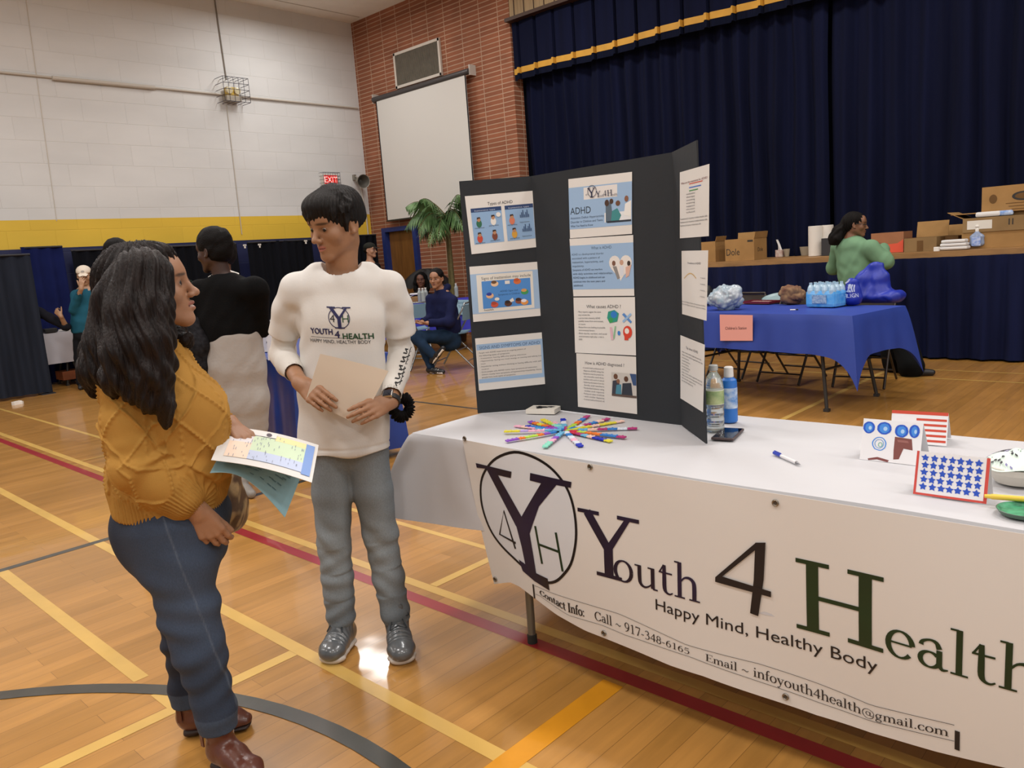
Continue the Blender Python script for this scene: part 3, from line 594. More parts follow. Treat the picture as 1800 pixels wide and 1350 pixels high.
# return-air grille
g = at(693, 96, y=YW); vx0, vx1, vz0, vz1 = -11.42, -10.2, 4.43, 5.03
t = thing('vent_grille', ((vx0+vx1)/2, YW, vz0), 'grey slatted vent in a white frame high on the brick wall', 'vent')
vb = MB().box(((vx0+vx1)/2, YW-.012, (vz0+vz1)/2), (vx1-vx0-.06, .02, vz1-vz0-.06), 0)
for i in range(44):
    x = vx0+.04+i*(vx1-vx0-.08)/43; vb.box((x, YW-.026, (vz0+vz1)/2), (.009, .012, vz1-vz0-.08), 1)
vb.build('louvre', [mat('vent_dark', '#4a463f', .8), mat('vent_slat', '#7b7466', .6, var=.2)], t)
vf = MB(); cx, cz = (vx0+vx1)/2, (vz0+vz1)/2
for q in (-1, 1): vf.box((cx+q*(vx1-vx0-.04)/2, YW-.02, cz), (.045, .04, vz1-vz0), 0); vf.box((cx, YW-.02, cz+q*(vz1-vz0-.04)/2), (vx1-vx0, .04, .045), 0)
vf.build('frame', mat('vent_frame', '#c9c0b4', .5), t)

# projection screen
sx0, sx1, sz0, sz1 = -11.9, -9.52, 2.15, 4.30
t = thing('projection_screen', ((sx0+sx1)/2, YW-.14, sz0), 'white pull-down projection screen hanging on the brick wall', 'screen')
MB().box(((sx0+sx1)/2, YW-.14, (sz0+sz1)/2), (sx1-sx0, .006, sz1-sz0), 0).box((sx0+.012, YW-.144, (sz0+sz1)/2), (.024, .004, sz1-sz0), 1).box((sx1-.012, YW-.144, (sz0+sz1)/2), (.024, .004, sz1-sz0), 1).build('fabric', [mat('screen_white', '#cfccc6', .8), mat('screen_border', '#15161a', .8)], t)
MB().tube([(sx0-.08, YW-.13, sz1+.03), (sx1+.08, YW-.13, sz1+.03)], .048, 0, 14).build('roller_housing', mat('screen_case', '#3c3838', .4), t)
MB().box(((sx0+sx1)/2, YW-.14, sz0-.012), (sx1-sx0+.02, .022, .028)).build('bottom_bar', mat('screen_bar', '#1c1b1c', .4), t)
for x in (sx0-.09, sx1+.09): MB().box((x, YW-.07, sz1+.05), (.025, .14, .16)).build('bracket', mat('screen_bracket', '#b9b3aa', .4), t)

# caged lamp on the white wall
t = thing('caged_wall_lamp', (XW, 6.94, 4.16), 'wire cage around a yellow twin-head emergency lamp on the white wall', 'lamp')
box_part('lamp_housing', (XW+.1, 6.94, 4.33), (.12, .2, .14), mat('lamp_yellow', '#c9a83e', .5), t, bev=.012)
box_part('battery_box', (XW+.09, 6.95, 4.22), (.14, .26, .09), mat('lamp_grey', '#a49c8e', .5), t, bev=.01)
for q in (-1, 1): MB().lathe((XW+.14, 6.94+q*.07, 4.35), [(.02, -.02), (.05, .0), (.055, .05), (.045, .058)], 0, 16, (1, 0, -.3)).build('lamp_head', mat('lamp_glass', '#e8dfba', .2, spec=.8), t)
cg = MB(); cw = mat('cage_wire', '#42414f', .4, metal=.4); y0, y1, z0, z1, xx = 6.72, 7.17, 4.15, 4.53, XW+.28
for i in range(6):
    y = y0+(y1-y0)*i/5; cg.tube([(XW+.01, y, z1), (xx, y, z1), (xx, y, z0), (XW+.01, y, z0)], .0045, 0, 6)
for i in range(5):
    z = z0+(z1-z0)*i/4; cg.tube([(XW+.01, y0, z), (xx, y0, z), (xx, y1, z), (XW+.01, y1, z)], .0045, 0, 6)
cg.build('wire_cage', cw, t)

# exit sign in its cage
ey0, ey1, ez0, ez1 = 8.56, 8.87, 2.86, 3.045
t = thing('exit_sign', (XW, 8.7, ez0), 'lit red exit sign behind a small cage on the white wall', 'sign')
box_part('housing', (XW+.05, (ey0+ey1)/2, (ez0+ez1)/2), (.1, ey1-ey0, ez1-ez0), mat('exit_white', '#d9d2c8', .5), t, bev=.006)
ex = MB().box((XW+.102, (ey0+ey1)/2, (ez0+ez1)/2), (.004, ey1-ey0-.03, ez1-ez0-.03), 0)
VF = text2d('EXIT', .155, 'CENTER', bold=.02)
put(ex, VF, lambda x, y: np.array([XW+.106, (ey0+ey1)/2+x*.92, ez0+.037+y]), 1)
ex.build('lit_face', [mat('exit_face', '#d8201c', .5, emit=1.0), mat('exit_letters', '#ffd0c8', .5, emit=1.6)], t)
cg = MB()
for i in range(8): y = ey0-.03+(ey1-ey0+.06)*i/7; cg.tube([(XW+.01, y, ez1+.03), (XW+.14, y, ez1+.03), (XW+.14, y, ez0-.03), (XW+.01, y, ez0-.03)], .0035, 0, 5)
for i in range(5): z = ez0-.03+(ez1-ez0+.06)*i/4; cg.tube([(XW+.01, ey0-.03, z), (XW+.14, ey0-.03, z), (XW+.14, ey1+.03, z), (XW+.01, ey1+.03, z)], .0035, 0, 5)
cg.build('wire_cage', cw, t)

# horn loudspeaker
t = thing('horn_loudspeaker', (XW, 9.3, 2.9), 'grey horn loudspeaker beside the exit sign', 'loudspeaker')
hm = mat('horn_grey', '#8a857a', .45, metal=.3)
hd = unit((.75, -.15, -.12)); hc = np.array([XW+.16, 9.33, 2.93])
MB().lathe(hc, [(.03, -.08), (.045, 0), (.075, .08), (.125, .15), (.13, .155), (.118, .15), (.07, .08), (.03, .02)], [0]*5+[1]*2, 24, hd).build('horn', [hm, mat('horn_inside', '#4f4b43', .6)], t)
MB().lathe(hc-hd*.1, [(.03, 0), (.055, .01), (.055, .07), (.03, .08)], 0, 18, hd).build('driver', hm, t)
MB().box((XW+.03, 9.3, 3.01), (.06, .05, .1)).tube([(XW+.04, 9.3, 3.03), (XW+.1, 9.32, 3.0), (XW+.1, 9.33, 2.93)], .012).build('bracket', hm, t)
MB().tube([(XW+.02, 9.42, 2.95), (XW+.02, 9.5, 2.3), (XW+.02, 9.5, 1.9)], .012, 0, 8).build('speaker_cable', M_con, t)

# curtains
M_cur = mat('stage_curtain_navy', '#0a0f28', .95, var=.35, scale=2.5, stretch=(3, 1, .15))
M_skt = mat('stage_skirt_navy', '#12193a', .9, var=.3, scale=3, stretch=(3, 1, .2))
def pleats(x, seed, amp, lam):
    return amp*(math.sin(2*math.pi*(x/lam+.22*math.sin(x*1.7+seed)+.13*math.sin(x*4.3+seed*2)))+.35*math.sin(2*math.pi*x/lam*2.3+seed)+.3*math.sin(x*2.1+seed))
def curtain_mesh(x0, x1, y, z0, z1, seed, amp, lam, nx, nz=14, m=0):
    mb = MB()
    def f(u, v):
        x = x0+(x1-x0)*u; z = z0+(z1-z0)*v; k = 1-.35*v
        return np.array([x+.012*math.sin(z*2+x*7), y+pleats(x, seed, amp, lam)*k+.01*math.sin(z*3+x*5), z])
    return mb.grid(f, nx, nz, m, True, .008)
c1 = curtain_mesh(-8.55, -3.78, 9.78, 1.09, 4.85, 1.3, .05, .27, 620).build('stage_curtain', M_cur); tag(c1, 'left half of the tall navy stage curtain', 'curtain', 'stage curtains')
c2 = curtain_mesh(-3.75, 6.0, 9.80, 1.09, 4.85, 4.1, .05, .33, 900).build('stage_curtain', M_cur); tag(c2, 'right half of the tall navy stage curtain, behind the cartons', 'curtain', 'stage curtains')
t = thing('stage_valance', (-1.3, 9.5, 4.2), 'pleated navy valance with a gold band across the top of the stage', 'valance')
def val(x, z):   # box pleats
    p = (x+20) % .36/.36; return 9.66-.05*(1 if p > .12 else p/.12)*1-.02*math.sin(x*3)-.015*p
def valz(x, z): p = (x+20) % .36/.36; return z+(.022 if p > .9 else 0)-.02*p+.005*math.sin(x*2)
def vstrip(z0, z1, m, off, name):
    mb = MB(); mb.grid(lambda u, v: np.array([-8.58+12.2*u, val(-8.58+12.2*u, 0)-off, valz(-8.58+12.2*u, z0+(z1-z0)*v) if v < 1 or z1 < 4.5 else 4.95]), 900, 3, 0, False, .006); return mb.build(name, m, t)
vstrip(4.12, 4.95, M_cur, 0, 'valance_cloth'); vstrip(4.12, 4.205, mat('gold_band', '#c28f2c', .7, var=.15, scale=6), .008, 'gold_band')
vstrip(4.03, 4.118, mat('fringe_navy', '#0b1024', 1., var=.5, scale=60, stretch=(1, 1, .1)), .002, 'fringe')
sk = curtain_mesh(-8.0, 6.0, 8.72, .02, 1.035, 2.2, .035, .23, 1100, 8); tag(sk.build('stage_skirt', M_skt), 'navy pleated skirt hanging from the stage edge to the floor', 'curtain')

# booth drapes beside the white wall
M_dr = mat('booth_drape_grey', '#232833', .95, var=.3, scale=4, stretch=(2, 2, .2)); M_dk = mat('booth_drape_black', '#0d0f16', .95, var=.3, scale=4, stretch=(2, 2, .2)); M_nv = mat('booth_drape_navy', '#141d4e', .9, var=.25, scale=3)
M_pipe = mat('booth_pipe', '#2a2c33', .5, metal=.3)
def drape(name, a, b, z0, z1, m, label, lam=.16, amp=.025, seed=0., group='booth drapes'):
    a = np.array(a, float); b = np.array(b, float); L = np.linalg.norm(b-a); d = (b-a)/L; n = np.array([d[1], -d[0], 0])
    t = thing(name, ((a+b)/2)[0:2].tolist()+[0], label, 'drape', group)
    def f(u, v):
        q = a+d*L*u; k = 1.15-.5*v; return q+n*(amp*k*math.sin(2*math.pi*(u*L/lam+.2*math.sin(u*L*2+seed)))+amp*.5*math.sin(u*L*5+seed))+np.array([0, 0, z0+(z1-z0)*v+.012*math.sin(u*9+seed)])
    MB().grid(f, max(60, int(L*70)), 10, 0, True, .004).build('cloth', m, t)
    pp = MB(); pp.tube([a+ZUP*(z1+.0), b+ZUP*(z1+.0)], .014, 0, 8).build('top_rail', M_pipe, t)
    for q in (a+d*.06-n*.05, b-d*.06-n*.05): MB().tube([q+ZUP*.01, q+ZUP*(z1+.0)], .02, 0, 8).box(q+ZUP*.006, (.16, .16, .012)).build('upright', M_pipe, t)
    return t
drape('booth_drape', (-11.36, -1.5, 0), (-11.36, 3.25, 0), .03, 1.80, M_dr, 'dark grey booth drape at the left edge of the frame', seed=1.)
drape('booth_drape', (-12.42, 3.45, 0), (-12.42, 3.98, 0), .03, 1.93, M_nv, 'navy booth drape behind the grey one', amp=.02, seed=2.)
drape('booth_drape', (-12.34, 4.06, 0), (-12.34, 6.6, 0), .03, 1.86, M_dk, 'black booth drape behind the person in the white cap', seed=3.)
drape('booth_drape', (-12.15, 6.7, 0), (-12.15, 7.95, 0), .03, 1.86, M_dk, 'black booth drape to the right of the woman in black', seed=4.)
drape('booth_drape', (-12.08, 8.35, 0), (-12.08, 9.3, 0), .03, 1.9, M_dk, 'black booth drape nearest the brick corner', seed=5.)
M_clip = mat('white_clip', '#e6e3dc', .5)
for u, v, cx_, lb_ in ((430, 431, -12.14, 'nearest the woman in black'), (456, 430, -12.14, 'a little further right'), (537, 422, -12.07, 'beside the boy'), (273, 433, -12.33, 'above the woman in mustard')):
    p = at(u, v, x=cx_-.012); p[2] = min(p[2], 1.845); tag(MB().box(p, (.02, .05, .025)).box(p-np.array([0, 0, .025]), (.02, .02, .05)).build('drape_clip', M_clip), 'small white clip on a booth drape, '+lb_, 'clip', 'white drape clips')
p = at(30, 711, z=.0); tag(MB().box(p+ZUP*.02, (.05, .1, .04), rz=.4).box(p+np.array([.0, .05, .015]), (.03, .04, .03), rz=.9).build('paper_scrap', M_clip), 'white scrap lying on the floor below the grey drape', 'litter')
# ---------------------------------------------------------------- the white table in front
TX0, TX1, TY0, TY1, TZ = -2.24, .24, 1.80, 2.545, .75
M_top = mat('table_plastic', '#b9b4a8', .6); M_leg = mat('table_steel', '#7f7d72', .35, metal=.5)
def folding_table(name, label, x0, x1, y0, y1, zt, legmat, inset=.43, rz=0.):
    cx, cy = (x0+x1)/2, (y0+y1)/2; t = thing(name, (cx, cy, 0), label, 'table')
    MB().box((cx, cy, zt-.03), (x1-x0, y1-y0, .044), bev=.01).build('tabletop', M_top, t)
    for q, xx in ((-1, x0+inset), (1, x1-inset)):
        for s_, yy in ((-1, y0+.09), (1, y1-.09)):
            MB().tube([(xx-q*.02, yy+.0*s_, zt-.05), (xx-q*.02, yy, zt-.33), (xx, yy, zt-.42), (xx, yy, .02)], .0145, 0, 12).lathe((xx, yy, 0), [(.018, 0), (.018, .03), (.0145, .034)], 1, 12).build('leg', [legmat, mat('rubber_foot', '#3b3a36', .8)], t)
        MB().tube([(xx, y0+.09, .3), (xx, y1-.09, .3)], .01, 0, 8).tube([(xx-q*.02, y0+.09, zt-.08), (xx-q*.02, y1-.09, zt-.08)], .012, 0, 8).tube([(xx, cy, .3), (xx-q*.35, cy, zt-.06)], .008, 0, 8).build('brace', legmat, t)
    if rz: t.rotation_euler = (0, 0, rz)
    return t
folding_table('folding_table', 'white-clothed folding table holding the display board, its bent grey leg in view', TX0+.01, TX1-.01, TY0+.015, TY1-.01, TZ-.006, M_leg)
M_cloth = mat('white_tablecloth', '#c3c3c6', .75, bump=.25, bscale=7)
tc_ = MB()
def wr(x, y): return TZ+.0012*math.sin(x*9+y*4)+.001*math.sin(y*17-x*5)
tc_.grid(lambda u, v: np.array([TX0+(TX1-TX0)*u, TY0+(TY1-TY0)*v, wr(TX0+(TX1-TX0)*u, TY0+(TY1-TY0)*v)]), 90, 30, 0)
def skirt(u, v):
    """u runs round the four sides, v from the table edge down to the hem"""
    per = [(TX0, TY1), (TX0, TY0), (TX1, TY0), (TX1, TY1), (TX0, TY1)]; L = [TY1-TY0, TX1-TX0, TY1-TY0, TX1-TX0]; T = sum(L); s = u*T
    for i in range(4):
        if s <= L[i]+1e-9 or i == 3: break
        s -= L[i]
    a, b = np.array(per[i]), np.array(per[i+1]); d = (b-a)/L[i]; n = np.array([d[1], -d[0]]); p = a+d*s
    k1, k2 = math.exp(-s/.16), math.exp(-(L[i]-s)/.16)
    out = v*.018+(.006*math.sin(s*11)+.004*math.sin(s*23+i))*v
    cut1, cut2 = k1*v, k2*v
    fl_ = .12*v**.7          # the cloth flares out where it turns a corner
    kk = max(k1, k2); q = p+n*(out*(1-kk)+fl_*kk)
    prv = -(np.array(per[i])-np.array(per[i-1] if i else per[3])); nx = np.array(per[(i+2) % 5 if i < 3 else 1])-b
    q = q-d*fl_*k1+d*fl_*k2
    z = TZ-.002-(.31+.0*v)*v-.015*v*math.sin(s*4.5+i*2)+.02*(k1+k2)*v
    rr = min(1, v*18); zz = wr(*p)*(1-rr)+z*rr
    return np.array([q[0]+n[0]*.004*rr, q[1]+n[1]*.004*rr, zz])
tc_.grid(skirt, 360, 22, 0)
tag(tc_.build('tablecloth', M_cloth), 'plain white plastic tablecloth over the table with the display board', 'tablecloth')

# the banner
BY = 1.765
_l2 = [(949, 1047), (1000, 1080), (1060, 1098), (1100, 1115), (1217, 1152), (1333, 1199), (1438, 1242), (1528, 1273), (1675, 1302)]
_l1 = [(948, 1032), (971, 1041), (1090, 1078), (1210, 1131), (1333, 1168), (1430, 1205), (1528, 1244), (1675, 1273)]
_bt = [(862, 1030), (892, 1026), (910, 1033), (940, 1053), (979, 1080), (1030, 1108), (1090, 1132), (1180, 1167), (1240, 1186), (1333, 1224), (1430, 1263), (1528, 1294), (1644, 1323), (1800, 1357)]
def bxz(u, v): p = at(u, v, y=BY); return p[0], p[2]
B_bot = np.array([bxz(*q) for q in _bt]); B_l1 = np.array([bxz(*q) for q in _l1]); B_l2 = np.array([bxz(*q) for q in _l2])
b_end = -.12
BXT0, BXB0 = bxz(808, 768)[0], bxz(862, 1030)[0]
def bwave(x, z):
    k = np.clip((.765-z)/.55, 0, 1)
    return BY+.004+k*(.012*math.sin((x+2)*5.2+z*3)+.006*math.sin((x+2)*11))-.006*math.sin(k*3.14)+.01*(1-k)
def bpt(x, z, off=0.): return np.array([x, bwave(x, z)-off, z])
bn = MB()
def bgrid(u, v):
    xt = BXT0+(b_end-BXT0)*u; xb = BXB0+(b_end-BXB0)*u; zb = float(np.interp(xb, B_bot[:, 0], B_bot[:, 1])); zt = .762-.012*min(1, u*4)
    return bpt(xt+(xb-xt)*v, zt+(zb-zt)*v)
bn.grid(bgrid, 120, 30, 0, True, .0015)
# printed marks on the banner
def pxz(pts): return [bxz(*q) for q in pts]
def bpoly(pts, m, off=.0022):
    P = [Vector((x, 0, z)) for x, z in pts]; bm = bmesh.new(); vs = [bm.verts.new(p) for p in P]; f = bm.faces.new(vs)
    for ax in (0, 2):
        t = -3.
        while t < 1:
            n = Vector((1, 0, 0)) if ax == 0 else Vector((0, 0, 1)); bmesh.ops.bisect_plane(bm, geom=bm.verts[:]+bm.edges[:]+bm.faces[:], plane_co=n*t, plane_no=n); t += .03
    bm.verts.index_update(); bn.add([bpt(v.co.x, v.co.z, off) for v in bm.verts], [tuple(v.index for v in f.verts) for f in bm.faces], m); bm.free()
_ci = [(900, 796), (870, 806), (852, 825), (843, 848), (843, 880), (850, 910), (862, 938), (880, 962), (905, 985), (930, 1006), (945, 1018), (962, 1023), (978, 1021), (992, 1010), (1006, 990), (1013, 960), (1014, 930), (1009, 896), (998, 864), (980, 838), (958, 818), (930, 803)]
cxz = pxz(_ci); P_ = [np.array(q) for q in cxz]; sm_ = []
for i in range(len(P_)):
    a, b, c, d = P_[i-1], P_[i], P_[(i+1) % len(P_)], P_[(i+2) % len(P_)]
    for k in range(4): t = k/4; sm_.append(.5*((2*b)+(c-a)*t+(2*a-5*b+4*c-d)*t*t+(3*b-a-3*c+d)*t**3))
bpoly([tuple(q) for q in sm_], 1, .0020)
V, F = ribbon2d(sm_, .009, True); bn.add([bpt(x, z, .0028) for x, z in V], F, 2)
for poly in ([(833, 815), (897, 830), (896, 841), (873, 836), (917, 908), (907, 925), (852, 825), (835, 823)],
             [(930, 832), (1003, 848), (1002, 858), (977, 853), (948, 890), (932, 938), (907, 925), (917, 908), (950, 850), (930, 845)],
             [(907, 923), (932, 936), (938, 970), (944, 1010), (925, 1000), (917, 960)],
             [(911, 984), (921, 990), (944, 1007), (965, 1016), (968, 1037), (940, 1021), (918, 1004)]):
    bpoly(pxz(poly), 3, .0034)
def stroke(pts, w, m, off=.0031):
    V, F = ribbon2d([np.array(bxz(*q)) for q in pts], w); bn.add([bpt(x, z, off) for x, z in V], F, m)
stroke([(905, 965), (884, 898), (876, 940), (906, 955)], .008, 4); stroke([(942, 924), (955, 990)], .009, 5); stroke([(979, 935), (992, 1003)], .009, 5); stroke([(949, 956), (986, 969)], .008, 5)
def bfn(x0, z0, sx=1., off=.003, sl=0.): return lambda x, y: bpt(x0+x*sx, z0+y+sl*x, off)
def bser(s_, x0, z0, size, m, bold=1., width=None, track=0.):
    V, F, w = serif2d(s_, size, .1, bold, track); put(bn, (V, F), bfn(x0, z0, (width/w) if width else 1.), m); return x0+(width or w)
bser('Y', -1.441, .4115, .291, 3); bser('outh', -1.318, .412, .146, 3, width=.288)
for P4 in ([(1344, 955), (1327, 955), (1258, 1014), (1258, 1022), (1354, 1051), (1354, 1041), (1270, 1013), (1326, 968)], [(1344, 955), (1326, 955), (1324, 1020), (1318, 1078), (1332, 1084), (1341, 1020)]):
    bpoly(pxz(P4), 4, .003+.0003*len(P4))
bser('H', -.776, .411, .272, 5); bser('ealth', -.562, .412, .150, 5)
VF = text2d('Happy Mind, Healthy Body', .046, cell=.03, bold=-.003); w0 = max(x for x, y in VF[0]); put(bn, VF, lambda x, y: bpt(-1.177+x*.6/w0, .3565+y, .003), 4)
def f1(x): return float(np.interp(x, B_l1[:, 0], B_l1[:, 1]))
def f2(x): return float(np.interp(x, B_l2[:, 0], B_l2[:, 1]))
for f_ in (f1, f2):
    V, F = ribbon2d([(x, f_(x)) for x in np.linspace(-1.64, -.413, 60)], .0012); bn.add([bpt(x, z, .003) for x, z in V], F, 4)
def bsmall(s_, ua, ub, bold):
    xa, xb = bxz(*ua)[0], bxz(*ub)[0]; V, F, w = serif2d(s_, .034, .2, bold)
    def fn(x, y):
        X = xa+x*(xb-xa)/w; a, b = f2(X), f1(X); return bpt(X, a+(b-a)*(.2+y/.034*.78), .003)
    put(bn, (V, F), fn, 4)
bsmall('Contact Info:', (949, 1040), (1030, 1080), 1.7); bsmall('Call ~ 917-348-6165', (1047, 1085), (1216, 1150), 1.1); bsmall('Email ~ infoyouth4health@gmail.com', (1243, 1158), (1668, 1290), 1.1)
bn.add([bpt(x, z, .003) for x, z in ((-1.65, .262), (-1.643, .262), (-1.643, .312), (-1.65, .312))], [(0, 1, 2, 3)], 4)
bx_ = bxz(1683, 1290)[0]; bn.add([bpt(x, z, .003) for x, z in ((bx_-.005, .232), (bx_+.005, .232), (bx_+.005, .279), (bx_-.005, .279))], [(0, 1, 2, 3)], 4)
M_ban = mat('banner_vinyl', '#dbd7d2', .38, spec=.5)
bo = bn.build('banner', [M_ban, mat('banner_circle', '#d3d6db', .38), mat('banner_black', '#0d0a10', .35), mat('banner_violet', '#1b1238', .35, var=.6, scale=5, col2='#1a0d12'), mat('banner_ink', '#15131a', .35), mat('banner_green', '#123018', .35, var=.3, scale=5)])
tag(bo, 'white banner with a large logo and dark serif lettering hung along the table front', 'banner')
M_gr = mat('grommet', '#9c958a', .3, 1.)
for q in [(813, 772), (1034, 822), (1360, 886), (865, 1021), (1063, 1112), (1378, 1228)]:
    x, z = bxz(*q); c = bpt(x, z, .004)
    MB().disc(c, np.array([.009, 0, 0]), np.array([0, 0, .009]), 0, 18, .5).tube([c+np.array([.0072*math.cos(a), -.001, .0072*math.sin(a)]) for a in np.linspace(0, 6.283, 17)], .0018, 0, 6).disc(c+np.array([0, .0006, 0]), np.array([.005, 0, 0]), np.array([0, 0, .005]), 1, 14).build('grommet', [M_gr, mat('grommet_hole', '#5c5147', .8)], bo)

# ---------------------------------------------------------------- the display board
INK = {}
def ink(c):
    if c not in INK: INK[c] = mat('print_'+c[1:], c, .6)
    return INK[c]
BL, BC1, BC2, BR = [at(*q, z=TZ+.003) for q in ((841, 727), (960, 718), (1198, 748), (1240, 780))]
for p in (BL, BC1, BC2, BR): p[2] = TZ+.0035
BH = .912
bt_ = thing('display_board', (BC1+BC2)/2, 'tall black three-panel display board standing on the white table', 'display board')
M_bd = mat('board_black', '#22262b', .75, var=.12, scale=5, bump=.05)
cen = (BL+BC1+BC2+BR)/4
def panel(a, b, lift=0.):
    d = unit(b-a); n = np.cross(d, ZUP)
    n = n if (-n @ (a-np.array([0, 0, 0]))) > 0 else -n      # towards the camera side
    MB().box((a+b)/2+ZUP*BH/2-n*.003, (np.linalg.norm(b-a)+.006, .005, BH), ax=(d, n, ZUP)).build('board_panel', M_bd, bt_)
    return a, d, n
PL_, PC_, PR_ = panel(BL, BC1), panel(BC1, BC2), panel(BC2, BR)
def sheet(pan, quad, items, name='printed_sheet', base='#e4e1dc'):
    a, d, n = pan; o = a+n*.0016; C4 = []
    for u, v in quad:
        r = CR*(u-900)/FPX-CU*(v-675)/FPX+CF; C4.append(CC+r*((n @ (o-CC))/(n @ r)))
    tl, tr, br, bl = C4
    def fn(x, y, k=0): return (tl*(1-x)+tr*x)*(1-y)+(bl*(1-x)+br*x)*y+n*(.0005*k)
    mb = MB(); ms = [base]; W_, H_ = np.linalg.norm(tr-tl), np.linalg.norm(bl-tl)
    mb.box(np.mean(C4, 0), (.001, .001, .0001), 0); mb.quad(bl, br, tr, tl, 0)
    def mi(c):
        if c not in ms: ms.append(c)
        return ms.index(c)
    for k, it in enumerate(items):
        kk = 1+k*.12; c = mi(it[-1])
        if it[0] == 'r': _, x0, y0, x1, y1, _c = it; mb.quad(fn(x0, y1, kk), fn(x1, y1, kk), fn(x1, y0, kk), fn(x0, y0, kk), c)
        elif it[0] == 'e':
            _, cx, cy, rx, ry, _c = it; mb.add([fn(cx+rx*math.cos(t), cy-ry*math.sin(t), kk) for t in np.linspace(0, 6.283, 17)[:-1]], [tuple(range(16))], c)
        elif it[0] == 'p': mb.add([fn(x, y, kk) for x, y in it[1]], [tuple(range(len(it[1])))], c)
        elif it[0] == 't':
            _, s_, x0, y0, size, wd, _c = it; VF = text2d(s_, size*H_, bold=.006); w = max([x for x, y in VF[0]]+[1e-6]); sc = wd*W_/w if wd else 1
            put(mb, VF, lambda x, y: fn(x0+x*sc/W_, y0-y/H_, kk), c)
    o_ = mb.build(name, [mat('paper_'+base[1:], base, .6) if i == 0 else ink(c) for i, c in enumerate(ms)], bt_)
    return o_
G_, D_, S_ = '#35383f', '#1c2230', '#8fb2d8'
def person_pic(x, y, s, hair, top):
    return [('e', x, y+.06*s, .035*s, .06*s, top), ('e', x, y, .022*s, .034*s, '#b98763'), ('p', [(x-.024*s, y-.004), (x-.02*s, y-.035*s), (x+.018*s, y-.038*s), (x+.025*s, y-.004), (x+.01*s, y-.018*s)], hair)]
its = [('t', 'Types of ADHD', .31, .185, .075, .36, D_)]
for x0, x1 in ((.06, .5), (.55, .96)):
    its += [('r', x0, .22, x1, .84, S_), ('r', x0, .22, x1, .29, '#25406f')]
    its += [('t', 'Inattentive type', x0+.05, .275, .035, .3, '#c9d3e4')]
for i, (x, y) in enumerate([(.16, .42), (.37, .4), (.15, .68), (.37, .66), (.64, .42), (.66, .66)]): its += person_pic(x, y, 1.15, '#3a2417', ('#2e6b4f', '#e9e6e0', '#c5462f', '#7a3f2b', '#d77a5c', '#d9a33a')[i])+[('t', 'paying close', x-.07, y+.15, .03, .14, G_)]
for x, y in ((.82, .45), (.84, .7)):
    its += [('r', x+k*.02, y-(.05+.04*((k*7) % 3)), x+k*.02+.012, y, '#2d4a75') for k in range(-3, 4)]+[('t', 'hyperactive', x-.07, y+.09, .03, .14, G_)]
its += [('e', .45, .36, .035, .04, '#e9e6e0')]
sheet(PL_, [(817, 345), (940, 335), (947, 434), (829, 447)], its)
its = [('r', 0, .14, 1, .86, '#a3bfdd'), ('r', .09, .16, .91, .84, '#e6e2d8'), ('t', 'Signs of inattention may include', .16, .255, .075, .72, D_), ('r', .16, .28, .87, .78, '#4f8fd6'), ('t', 'ADHD Signs and', .42, .5, .045, .26, '#17345f'), ('t', 'Symptoms in Children', .39, .56, .045, .32, '#17345f'), ('t', 'health', .17, .82, .05, .14, '#10182c')]
for x, y, c, h in ((.35, .34, '#efc9a2', '#6b4a2c'), (.68, .33, '#d9713a', '#c4572a'), (.27, .55, '#e9b98e', '#2d3fa0'), (.78, .53, '#3f9a5b', '#d9a05a'), (.33, .72, '#d0563c', '#b1452e'), (.53, .72, '#5a3020', '#2a1710'), (.69, .69, '#8a4a35', '#3a2018'), (.77, .72, '#e69a4a', '#e6e6f2')):
    its += [('e', x, y, .055, .05, c), ('e', x-.01, y-.03, .04, .03, h)]
its += [('e', .37, .62, .035, .03, '#e9e6e0'), ('r', .5, .3, .57, .36, '#e9e6e0'), ('p', [(.55, .66), (.6, .62), (.62, .68), (.57, .7)], '#e9e6e0')]
sheet(PL_, [(825, 469), (946, 460), (951, 555), (832, 566)], its)
its = [('r', .01, .12, .99, .86, '#9dbbdb'), ('r', .01, .23, .96, .78, '#d8d3cc'), ('t', 'SIGNS AND SYMPTOMS OF ADHD', .05, .215, .085, .9, '#3e5f8a')]
for i, s_ in enumerate(['People with ADHD experience an ongoing pattern of', 'the following types of symptoms:', '- Inattention: having difficulty paying attention', '- Hyperactivity: having too much energy or moving and talking too', '  much', '- Impulsivity: acting without thinking or having difficulty with self-', '  control', '- Some people with ADHD mainly have symptoms of inattention.', '  Others mostly have symptoms of hyperactivity-impulsivity. Some', '  people have both types of symptoms.']):
    its.append(('t', s_, .04, .295+i*.052, .036, min(.92, .0142*len(s_)), D_ if i < 2 else '#5b5b62'))
sheet(PL_, [(835, 595), (954, 584), (959, 675), (842, 687)], its)
its = [('r', .0, .15, 1, .85, '#9cbbdd'), ('r', .25, .17, .78, .37, '#e6e3e0'), ('t', '4Y', .28, .31, .05, .05, D_)]
its += [('t', 'ADHD', .02, .6, .165, .34, '#1a2430')]
for i, s_ in enumerate(['Attention Deficit Hyperactivity', 'Disorder in Children and Teens', 'What You Need to Know']): its.append(('t', s_, .02, .68+i*.068, .052, .0178*len(s_), '#2c4160'))
its += [('r', .58, .62, .99, .78, '#e6e9ec'), ('p', [(.6, .5), (.68, .44), (.72, .78), (.6, .78)], '#5a6c7c'), ('e', .62, .46, .035, .055, '#4a3226'), ('e', .69, .44, .03, .045, '#4a3226'), ('p', [(.7, .6), (.78, .56), (.84, .68), (.8, .78), (.68, .78)], '#3f8c8f'), ('e', .79, .48, .035, .045, '#6a4632'), ('p', [(.9, .5), (.99, .45), (.99, .72), (.88, .68)], '#edece8'), ('e', .92, .42, .03, .05, '#8a5c44'), ('r', .62, .76, .99, .79, '#27313d')]
